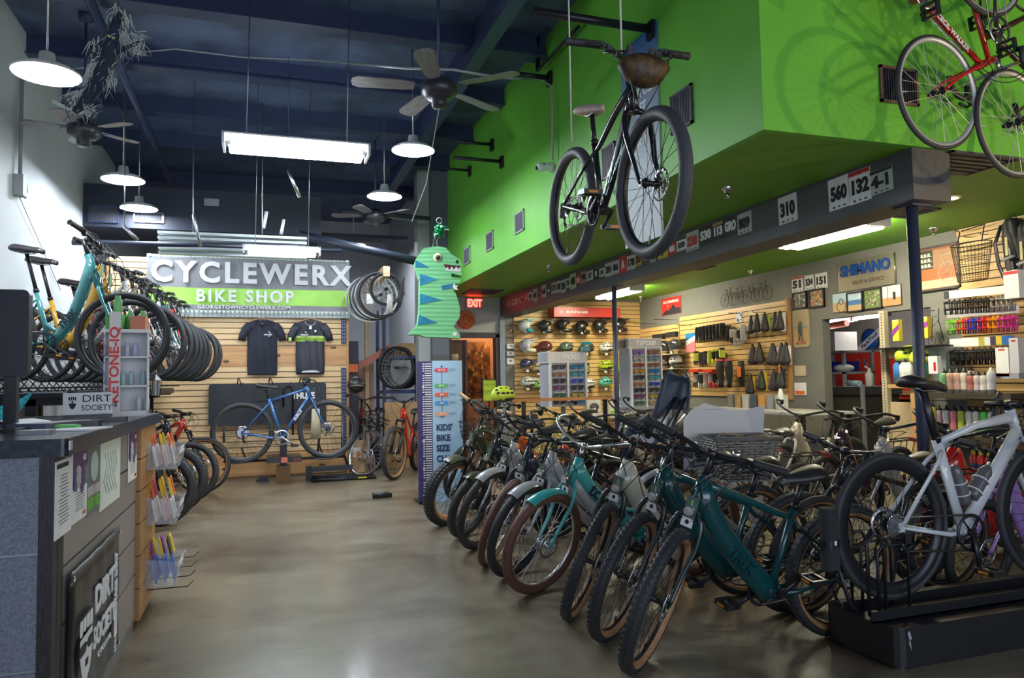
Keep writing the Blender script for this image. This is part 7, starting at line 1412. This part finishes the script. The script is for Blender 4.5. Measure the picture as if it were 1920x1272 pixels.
cy0, cy1 = P(1772, 650, 'X', 6.42).y, P(1728, 650, 'X', 6.42).y
t = thing('display_cabinet', 'frosted glass display cabinet behind the thick post', 'cabinet', (6.52, cy0, 0)); L_ = cy1-cy0; MB().b2((-.10, 0, 1.06), (.15, L_, 1.585)).build('glass_case', mat('frosted_glass', (.30, .36, .32), .25, alpha=.55), t); MB().b2((-.1, 0, 0), (.15, L_, 1.05)).build('base', mat('cabinet_olive', (.16, .16, .13), .5), t); MB().tube([(-.10, 0, 1.59), (-.10, L_, 1.59), (.15, L_, 1.59)], .006, 5).build('edge', ALU, t)
t, w, h = board('red_white_box', 'small red and white box in front of the glass cabinet', 'box', 'W', (1748, 668, 1765, 701), 6.2, PAP, .05); MB().box((.2*w, -.1*h, .051), (.25*w, .5*h, .002)).build('red_print', RED, t)
t = thing('wire_figure', 'thin black wire bicycle figure standing on the glass cabinet', 'sculpture', wall('W', (6.42, P(1757, 610, 'X', 6.42).y, 1.60))); MB().ring((-.07, .055, 0), (0, 0, 1), .045, .003, 18, 5).ring((.07, .055, 0), (0, 0, 1), .045, .003, 18, 5).tube([(-.07, .055, 0), (-.05, .30, 0), (.0, .30, 0)], .004, 5).tube([(.07, .055, 0), (.02, .26, 0), (-.05, .20, 0)], .004, 5).tube([(-.07, .36, 0), (-.02, .36, 0)], .005, 5).tube([(.02, .26, 0), (.03, .38, 0)], .004, 5).box((0, .004, 0), (.24, .008, .05)).build('wire', BLKM, t)
# jars and bottles on the ledge by the post
for i, (x, y, c_, lb) in enumerate(((1684, 712, (.05, .20, .50), 'blue and white can left of the thick post'), (1696, 710, (.70, .70, .68), 'white bottle beside the blue can'), (1706, 710, (.72, .72, .7), 'second white bottle half behind the thick post'), (1732, 712, (.04, .30, .18), 'green bottle right of the thick post'))):
    q = P(x, y, 'X', 6.35); t = thing('fluid_bottle', lb, 'bottle', (q.x, q.y, 1.22)); MB().lathe([(0, 0), (.045, 0), (.045, .19), (.02, .23), (.02, .25), (0, .25)], n=14).build('body', C(c_, .3), t); MB().lathe([(.024, .23), (.024, .265), (0, .265)], n=12).build('cap', BLKP, t)
l0, l1 = P(1745, 740, 'X', 6.35).y, P(1676, 740, 'X', 6.35).y
tag(MB().b2((6.27, l0, 1.18), (6.45, l1, 1.219)).build('bottle_ledge', PINE), 'pine ledge carrying bottles behind the thick post', 'shelf')
MB().b2((6.3, l0+.1, 0), (6.4, l0+.2, 1.18)).build('leg', PINE, bpy.data.objects['bottle_ledge'])
# big framed picture
t, w, h = board('framed_picture', 'large framed picture of a bicycle and shelves by a wooden wall', 'picture', 'W', (1722, 462, 1800, 543), XR, C((.28, .10, .04)), .02, frame=(mat('frame_dark_bronze', (.06, .05, .045), .4), .02), wh=(.53, .47)); w, h = .53, .47
bands(t, w*.92, h*.92, .0215, [(-.48, -.28, C((.60, .45, .30))), (-.28, .0, C((.45, .14, .05))), (.0, .44, C((.40, .20, .10)))]); b = MB()
for r_ in range(3): b.b2((-.26, .02+.055*r_, .023), (-.06, .026+.055*r_, .025)); [b.b2((-.25+.045*k, .026+.055*r_, .023), (-.22+.045*k, .055+.055*r_, .025)) for k in range(4)]
b.build('painted_shelves', C((.65, .62, .5)), t); b = MB().ring((.12, -.06, .024), (0, 0, 1), .105, .004, 30, 5)
for k in range(14): b.tube([(.12, -.06, .024), (.12+.10*math.cos(k*pi/7), -.06+.10*math.sin(k*pi/7), .024)], .0012, 3)
b.tube([(.12, -.06, .024), (.06, .12, .024), (.02, .16, .024)], .005, 5).tube([(.06, .12, .024), (.24, .14, .024)], .006, 5).build('painted_bicycle', C((.60, .50, .38)), t); MB().b2((-.28, -.0, .0225), (-.05, .2, .0232)).build('painted_shade', C((.05, .05, .035)), t)
# near slat wall
slats('near_slatwall', 'maple slat wall at the right edge crowded with pumps and cages', 'W', None, 0, SLATY, .078, (2.6, 2.18), V((XR-.001, 4.28, 1.69)))
def wire_basket(lb, c):
    t = thing('wire_basket', lb, 'basket', wall('W', c)); b = MB()
    for k in range(9): z = .17-.045*k; s_ = 1-.035*k; p = [V((.20*s_*math.cos(a*pi/10), z, .14+.13*s_*math.sin(a*pi/10))) for a in range(21)]; b.tube(p, .005 if k == 0 else .0022, 4)
    for k in range(34): a = 2*pi*k/34; b.tube([(.20*math.cos(a), .17, .14+.13*math.sin(a)), (.20*.72*math.cos(a), -.19, .14+.13*.72*math.sin(a))], .0018, 3)
    for k in range(7): x = -.12+.04*k; b.tube([(x, -.19, .05), (x, -.19, .23)], .0018, 3)
    b.build('mesh', mat('wire_brown', (.05, .04, .03), .4, metal=.6), t); MB().tube([(-.14, .17, .16), (-.13, .30, .12), (-.16, .33, .10), (-.20, .34, .10)], .006, 6).tube([(-.13, .32, .10), (.12, .34, .10), (.13, .17, .16)], .006, 6).build('handle', BLKM, t)
q = P(1822, 490, 'X', XR-.16); wire_basket('dark wire bicycle basket hanging on the near slat wall', (XR-.02, q.y, q.z))
for i, (x, y, c_) in enumerate(((1893, 462, 0), (1921, 470, 1))):
    q = P(x, y, 'X', XR-.12); t = thing('hydration_pack', ['black and grey hydration backpack on the near slat wall', 'second black backpack at the right edge of the photo'][i], 'backpack', wall('W', (XR-.03, q.y, q.z))); bm = mat('pack_black', (.03, .03, .032), .6, bump=.3, sc=30)
    MB().sheet([(.26, -.05, .05), (.22, -.10, .10), (.1, -.11, .11), (-.08, -.12, .12), (-.2, -.11, .11), (-.26, -.07, .07)], 12, .11, .012, 3).build('body', bm, t); MB().sheet([(.12, -.05, .05), (-.1, -.055, .055)], 8, .13, .003, 2).build('front_panel', mat('pack_grey', (.10, .10, .09), .6), t); MB().tube([(-.10, .22, .05), (-.15, .05, .08), (-.14, -.15, .06), (-.10, -.28, .05), (-.07, -.29, .06)], [(.02, .006)]*5, 6).tube([(-.04, .26, .03), (0, .32, .03), (.04, .26, .03)], .006, 6).build('strap', BLKP, t); MB().box((-.01, .0, .118), (.025, .17, .004)).build('yellow_lettering', C((.35, .28, .05)), t); MB().tube([(-.06, -.12, .11), (.06, -.10, .12)], .014, 8).build('grey_buckle', C((.3, .3, .32), .3), t)
def cage(lb, x, y, m, gp, v=XR-.17, s_=1.0, card=PAP, nm='bottle_cage_pack'):
    q = P(x, y, 'X', v); t = thing(nm, lb, 'bottle cage' if 'cage' in nm else 'accessory', wall('W', q) @ M.Rotation(R(20), 4, 'Y') @ M.Scale(s_, 4), gp); MB().box((0, .10, -.0), (.09, .075, .003)).build('header_card', card, t); b = MB()
    b.ring((0, .02, .03), (0, 1, .3), .036, .007, 14, 5).ring((0, -.05, .03), (0, 1, .2), .036, .007, 14, 5).tube([(-.036, .03, .03), (-.03, -.10, .03), (.03, -.10, .03), (.036, .03, .03)], .007, 6).tube([(0, .05, 0), (0, -.1, 0)], .009, 5); b.build('cage', m, t); return t
CN = ['green', 'green', 'red', 'red', 'blue', 'blue', 'red', 'red', 'orange', 'orange', 'magenta', 'magenta', 'magenta']
CC = {'green': (.20, .55, .03), 'red': (.70, .02, .03), 'blue': (.01, .04, .55), 'orange': (.75, .30, .01), 'magenta': (.55, .02, .25)}
for k, n in enumerate(CN):
    cage('%s bottle cage number %d along the coloured cage row' % (n, k+1) if False else '%s plastic bottle cage in the coloured row, %s' % (n, ['leftmost', 'second', 'third', 'fourth', 'fifth', 'sixth', 'seventh', 'eighth', 'ninth', 'tenth', 'eleventh', 'twelfth', 'rightmost'][k]), 1786+9.6*k, 608-.6*k, C(CC[n], .35), 'coloured bottle cages', s_=1.05)
for k in range(13):
    q = cage('black pump bracket on a white card in the upper stock row, %s' % ['leftmost', 'second', 'third', 'fourth', 'fifth', 'sixth', 'seventh', 'eighth', 'ninth', 'tenth', 'eleventh', 'twelfth', 'rightmost'][k], 1780+9.8*k, 572-.8*k, (BLKP if k < 9 else C((.30, .29, .27), .3)), 'black stock packs in the upper row', s_=1.0, nm='bracket_pack', card=PAP if k > 0 else BLKP)
for k in range(10):
    cage('black bottle cage in the lower cage row, %s' % ['leftmost', 'second', 'third', 'fourth', 'fifth', 'sixth', 'seventh', 'eighth', 'ninth', 'rightmost'][k], 1792+11*k, 664-.4*k, BLKP, 'black bottle cages', s_=1.1, card=(PAP, PAP, PAP, PAP, PAP, C((.5, .42, .05)), PAP, C((.05, .04, .1)), YE, C((.03, .15, .45)))[k])
for i, (bx, lb, m) in enumerate((((1882, 652, 1906, 706), 'tall white boxed accessory beside the black cages', PAP), ((1908, 634, 1925, 700), 'white package at the right edge above the dark shelf', C((.55, .55, .58))), ((1897, 508, 1925, 560), 'white card with a red top at the right edge', PAP), ((1883, 700, 1925, 710), 'grey boxes under the tall white boxed accessory', C((.32, .33, .38))))):
    t, w, h = board('stock_carton', lb, 'box', 'W', bx, XR-.20, m, .10); MB().box((0, .42*h, .101), (.5*w if i != 2 else w, .05*h if i != 2 else .12*h, .001)).build('red_mark', RED, t)
# shelves with bottles
def shelf(lb, y0, y1, z, d, m=None):
    return tag(MB().b2((XR-d, y0, z-.05), (XR-.02, y1, z)).build('display_shelf', m or mat('shelf_olive', (.055, .045, .028), .45)), lb, 'shelf')
zA = P(1810, 737, 'X', 6.35).z; ya = P(1760, 737, 'X', 6.35).y; yb_ = P(1868, 737, 'X', 6.35).y
shelf('dark olive shelf carrying the pastel bottles', yb_-.25, ya, zA, .5)
def bottle(lb, x, c_, z, k, v=6.35, gp='pastel bottles on the shelf', tall=1.0, cap=BLKP):
    q = P(x, 720, 'X', v); t = thing('water_bottle', lb, 'bottle', T((v, q.y, z)) @ M.Diagonal((1, 1, tall, 1)), gp)
    MB().lathe([(0, 0), (.034, 0), (.036, .01), (.036, .07), (.031, .085), (.036, .10), (.036, .15), (.030, .165), (.022, .17)], n=16).build('body', C(c_, .45), t); MB().lathe([(.027, .165), (.027, .18), (.012, .188), (.012, .205), (0, .207)], n=12).build('cap', cap, t); MB().lathe([(.0352, .0), (.0365, .012), (.0365, .028), (.035, .03)], n=16).build('grey_foot', C((.10, .10, .09)), t); return t
for k, (x, c_, lb) in enumerate(((1770, (.16, .38, .18), 'green'), (1783, (.70, .42, .32), 'salmon pink'), (1796, (.70, .43, .33), 'second salmon pink'), (1809, (.66, .58, .48), 'cream'), (1821, (.45, .13, .10), 'brick red'), (1834, (.50, .42, .44), 'dusty mauve'), (1846, (.64, .60, .54), 'ivory'), (1859, (.55, .53, .55), 'tall pale grey'))):
    bottle(lb+' water bottle on the olive shelf', x, c_, zA, k, tall=1.15 if k < 4 or k == 7 else .98, cap=BLKP if k < 7 else C((.6, .6, .6)))
bottle('cream bottle standing behind the brick red one', 1822, (.66, .58, .48), zA, 9, v=6.55, tall=1.25)
zB = P(1820, 815, 'X', 6.35).z; shelf('lower dark shelf behind the white road bike', yb_-.35, ya-.05, zB, .55)
for k, (x, c_, lb) in enumerate(((1758, (.55, .30, .42), 'pink camo'), (1772, (.5, .5, .48), 'silver topped'), (1786, (.62, .18, .22), 'coral'), (1800, (.40, .48, .05), 'olive lime'), (1815, (.62, .60, .56), 'white'), (1828, (.62, .6, .55), 'second white'), (1842, (.10, .65, .06), 'neon green'), (1856, (.6, .6, .58), 'pale'))): bottle(lb+' bottle on the lower dark shelf', x, c_, zB, k, tall=1.3, gp='bottles on the lower shelf')
bottle('bright yellow flask standing left of the pink camo bottle', 1745, (.60, .62, .02), zB+.0, 0, v=6.30, tall=1.5, gp='bottles on the lower shelf')
zC = P(1840, 905, 'X', 6.35).z; shelf('lowest shelf carrying red and navy bottles', yb_-.35, ya-.3, zC, .5)
for k, x in enumerate((1826, 1840, 1855)):
    q = P(x, 870, 'X', 6.4); t = thing('sealed_bottle', ['left', 'middle', 'right'][k]+' navy and red bottle in black packaging on the lowest shelf', 'bottle', (6.4, q.y, zC), 'packaged bottles'); MB().lathe([(0, 0), (.04, 0), (.04, .16), (.035, .17)], n=14).build('body', C((.03, .04, .14)), t); MB().lathe([(.036, .165), (.038, .22), (.02, .25)], n=14).build('red_shoulder', C((.75, .05, .02)), t); MB().lathe([(.02, .25), (.018, .29), (0, .29)], n=12).build('yellow_cap', YE, t); MB().box((.05, 0, .16), (.004, .10, .32)).build('backing_card', INK, t)
tag(MB().b2((XR-.3, 4.0, .98+.27), (XR-.02, 4.72, 1.02+.27)).build('dark_ledge', BLKP), 'dark ledge at the right edge above the bottles', 'shelf')
for i, (x, y) in enumerate(((1823, 445), (1853, 440), (1895, 425))):
    q = P(x, y, 'X', XR-.02); hookrod(['short display hook above the wire basket', 'short display hook right of the wire basket', 'short display hook above the backpacks'][i], q.y, q.z, .12)
# ================================================================ blue poster behind the hanging bike
q = P(1203, 265, 'X', XG); t = thing('tall_poster', 'tall blue to white poster on the green wall behind the hanging bicycle', 'poster', wall('W', (XG, q.y, P(1203, 262, 'X', XG).z)))
pw_ = abs(P(1168, 200, 'X', XG).y-P(1237, 200, 'X', XG).y); ph_ = 1.62
pm = bpy.data.materials.new('poster_print'); pm.use_nodes = True; nt = pm.node_tree; b = nt.nodes['Principled BSDF']; tc = nt.nodes.new('ShaderNodeTexCoord'); sp_ = nt.nodes.new('ShaderNodeSeparateXYZ'); mr = nt.nodes.new('ShaderNodeMapRange'); rp = nt.nodes.new('ShaderNodeValToRGB')
nt.links.new(tc.outputs['Object'], sp_.inputs[0]); nt.links.new(sp_.outputs[1], mr.inputs[0]); mr.inputs[1].default_value = -.8; mr.inputs[2].default_value = .8; nt.links.new(mr.outputs[0], rp.inputs[0]); nt.links.new(rp.outputs[0], b.inputs['Base Color'])
rp.color_ramp.elements[0].color = (.42, .46, .48, 1); rp.color_ramp.elements[1].color = (.01, .10, .30, 1); e = rp.color_ramp.elements.new(.45); e.color = (.38, .46, .50, 1)
MB().b2((-pw_/2, -ph_/2, 0), (pw_/2, ph_/2, .012)).build('sheet', pm, t)
for k, s_ in enumerate(('TRADE IN', 'YOUR OLD', 'GET', 'IT', 'NEW')): text(s_, .115, WTXT, t, T(.02, ph_*.30-.125*k, .0135), bold=.03, sx=.8)
# ================================================================ foreground platform and stand
q = MB().rbox((.98, .225, .115), (1.92, .45, .17), .05)
t = thing('display_platform', 'black display platform carrying the white road bicycle', 'platform', (2.64, 2.62, 0)); q.build('box', mat('platform_black', (.010, .010, .011), .45), t); MB().rbox((.98, .225, .015), (1.84, .37, .03), .04).build('plinth', BLKP, t)
q = MB().prism([(.004, .05), (.016, .012), (.006, .012), (.012, -.04), (-.004, -.0), (.004, .0), (-.008, .04)], 0, .001); q.build('s_emblem', mat('emblem_grey', (.35, .37, .40), .4), t, wall('S', (.09, -.001, .135)))
t = thing('wheel_track', 'black steel wheel track and hoops holding the white bicycle on the platform', 'stand', (2.64, 2.80, .202))
MB().b2((-.02, -.09, 0), (1.9, .09, .008)).b2((-.02, -.09, 0), (1.9, -.082, .05)).b2((-.02, .082, 0), (1.9, .09, .05)).build('track', BLKM, t)
x9 = P(1672, 985, 'Y', 2.80).x-2.64
for sy in (-1, 1):
    for (xa, xb, hh) in ((-.0, .10, .38), (.06, .24, .33)): MB().tube([(xa, sy*.05, .02), (xa, sy*.05, hh*.9), (xa+.03, sy*.05, hh), (xb-.03, sy*.05, hh), (xb, sy*.05, hh*.86), (xb, sy*.05, .02)], .0075, 7).build('hoop', BLKM, t)
fx = P(1555, 1010, 'Y', 2.80)
t = thing('foam_post', 'black foam padded block strapped to the hoops behind the rear wheel', 'pad', (fx.x, 2.80, fx.z-.40)); MB().rbox((.0, 0, .40), (.085, .07, .28), .03).build('foam', mat('foam_black', (.022, .023, .026), .9, bump=.6, sc=90), t); MB().rbox((0, 0, .38), (.09, .075, .035), .03).build('strap', BLKM, t); MB().tube([(.03, 0, .30), (.10, 0, .10), (.16, 0, .21-fx.z+.40)], .010, 6).build('support', BLKM, t); MB().box((-.0, -.039, .385), (.012, .001, .02)).build('logo_mark', WTXT, t)
# ================================================================ child seat, wicker basket, crate, white board
t = thing('child_seat', 'dark blue grey plastic child bicycle seat mounted behind the aisle row', 'child seat', T(P(1240, 820, 'Y', 4.75)) @ RZ(205) @ RY(-22) @ M.Scale(1.05, 4))
SM_ = mat('seat_plastic', (.06, .075, .11), .38); b = MB(); rows_ = [(.50, .05, .02), (.485, .09, .0), (.44, .115, -.01), (.34, .13, -.02), (.2, .14, -.02), (.05, .16, .0), (-.06, .18, .02)]
n = 14; vs = []
for lay in (0, 1):
    for (z, w_, x) in rows_:
        for j in range(n+1):
            u_ = -1+2*j/n; cv_ = .12*abs(u_)**2.4; vs.append((x-.14+cv_-(.012 if lay else 0), u_*w_, z))
k_ = len(rows_); q_ = k_*(n+1); fs = []
for i in range(k_-1):
    for j in range(n): a = i*(n+1)+j; fs += [(a, a+n+1, a+n+2, a+1), (q_+a, q_+a+1, q_+a+n+2, q_+a+n+1)]
for j in range(n): fs.append((j, j+1, q_+j+1, q_+j))
for i in range(k_-1): a = i*(n+1); fs += [(a, q_+a, q_+a+n+1, a+n+1), (a+n, a+2*n+1, q_+a+2*n+1, q_+a+n)]
b.add(vs, fs, 0, True).build('backrest', SM_, t)
MB().rbox((.03, 0, -.07), (.30, .32, .05), .08).build('seat_base', SM_, t)
for sy in (-1, 1):
    MB().tube([(-.02, sy*.15, .14), (.10, sy*.17, .02), (.14, sy*.17, -.07), (.12, sy*.16, -.22)], [(.02, .05), (.018, .05), (.016, .06), (.02, .05)], 8, side=(0, 1, 0)).build('leg_guard', SM_, t); MB().tube([(-.13, sy*.04, .34), (-.02, sy*.05, .10), (.0, sy*.03, -.03)], [(.018, .004)]*3, 6, side=(0, 1, 0)).build('harness_strap', BLKP, t)
MB().box((-.10, 0, .12), (.012, .20, .24), rot=M.Rotation(R(-8), 3, 'Y')).build('seat_pad', mat('pad_beige', (.45, .37, .27), .8), t); MB().box((-.06, -.07, .10), (.003, .09, .18), rot=M.Rotation(R(-14), 3, 'Y')).build('instruction_card', PAP, t); MB().tube([(-.12, 0, -.08), (-.12, 0, -.35)], .015, 8).build('mount', BLKM, t)
# wicker basket
q = P(1388, 858, 'Y', 4.05); t = thing('wicker_basket', 'large grey wicker basket on a bicycle behind the nearest teal e-bikes', 'basket', T((q.x, 4.05, q.z)) @ RZ(-14)); wk = mat('wicker_grey', (.17, .17, .17), .7, c2=(.30, .29, .27), sc=40); b = MB()
def bx_(z, f_): return .205*f_, .155*f_
NR = 16
for k in range(NR):
    z = -.13+.25*k/(NR-1); f_ = .72+.28*k/(NR-1); a_, b_ = bx_(z, f_); p = []
    for j in range(65):
        s_ = j/64*4; i_ = int(s_) % 4; u_ = s_-int(s_); u2 = -1+2*u_
        cx_, cy_ = ((u2*a_, -b_), (a_, u2*b_), (-u2*a_, b_), (-a_, -u2*b_))[i_]; wob = .006*(1 if (j//2+k) % 2 else -1); nx, ny = ((0, -1), (1, 0), (0, 1), (-1, 0))[i_]
        p.append((cx_+nx*wob, cy_+ny*wob, z))
    b.tube(p, [(.005, .0085)]*len(p), 6, side=(0, 0, 1), caps=False)
b.build('weave', wk, t); t.children[-1]['kind'] = 'stuff'; b = MB()
for sx, sy, dx, dy in ((-1, -1, 1, 0), (1, -1, 0, 1), (1, 1, -1, 0), (-1, 1, 0, -1)):
    pass
p = [(.21, -.16, .13), (.21, .16, .13), (-.21, .16, .13), (-.21, -.16, .13), (.21, -.16, .13)]; b.tube(p, .014, 8).build('rim', mat('wicker_dark', (.12, .12, .12), .7), t)
b = MB()
for k in range(9):
    for sy in (-1, 1): x = -.18+.045*k; b.tube([(x*.74, sy*.118, -.13), (x, sy*.158, .13)], .006, 5)
for k in range(6):
    for sx in (-1, 1): y = -.125+.05*k; b.tube([(sx*.152, y*.74, -.13), (sx*.208, y, .13)], .006, 5)
b.build('stakes', mat('wicker_dark', (.12, .12, .12), .7), t); t.children[-1]['kind'] = 'stuff'; MB().b2((-.16, -.12, -.14), (.16, .12, -.13)).build('basket_bottom', wk, t)
MB().tube([(-.19, -.10, .13), (-.16, -.12, .165), (-.02, -.13, .15)], .006, 6).tube([(.19, -.10, .13), (.08, -.17, .15), (.02, -.17, .145)], .006, 6).build('handle', mat('handle_brass', (.25, .20, .13), .4, metal=.5), t)
t2 = thing('white_cardboard_sheet', 'curved white sheet of cardboard standing behind the wicker basket', 'sheet', T((q.x+.03, 4.28, q.z-.10)) @ RZ(-14))
MB().prism([(-.27, .0), (.27, .0), (.30, .42), (.18, .39), (.05, .40), (-.10, .44), (-.20, .40), (-.26, .33)], -.003, .003, fr=lambda x, y, z: (x, z+.05*math.cos(x*5), y)).build('sheet', mat('sheet_pale', (.50, .53, .60), .6), t2)
# wooden crates
for i, (x, y, w_) in enumerate(((1275, 806, .42), (1335, 800, .36))):
    q = P(x, y, 'Y', 5.0); t = thing('wooden_crate', ['dark red wooden crate left of the wicker basket', 'brown wooden crate with a pale label behind the wicker basket'][i], 'crate', T((q.x, 5.0+.2*i, q.z-.12)) @ RZ(-12)); b = MB()
    for k in range(3):
        z = .045+.085*k
        for sy in (-1, 1): b.box((0, sy*.14, z), (w_, .012, .070))
        for sx in (-1, 1): b.box((sx*w_/2, 0, z), (.012, .28, .070))
    b.build('slats', mat('crate_wood', (.13, .045, .035), .6, var=.25, sc=8, stretch=(1, 6, 6)), t); MB().box((0, 0, .006), (w_, .27, .010)).build('bottom', mat('crate_wood', (.13, .045, .035), .6), t)
    if i: MB().box((.02, -.147, .21), (.09, .002, .022)).build('label', PAP, t)
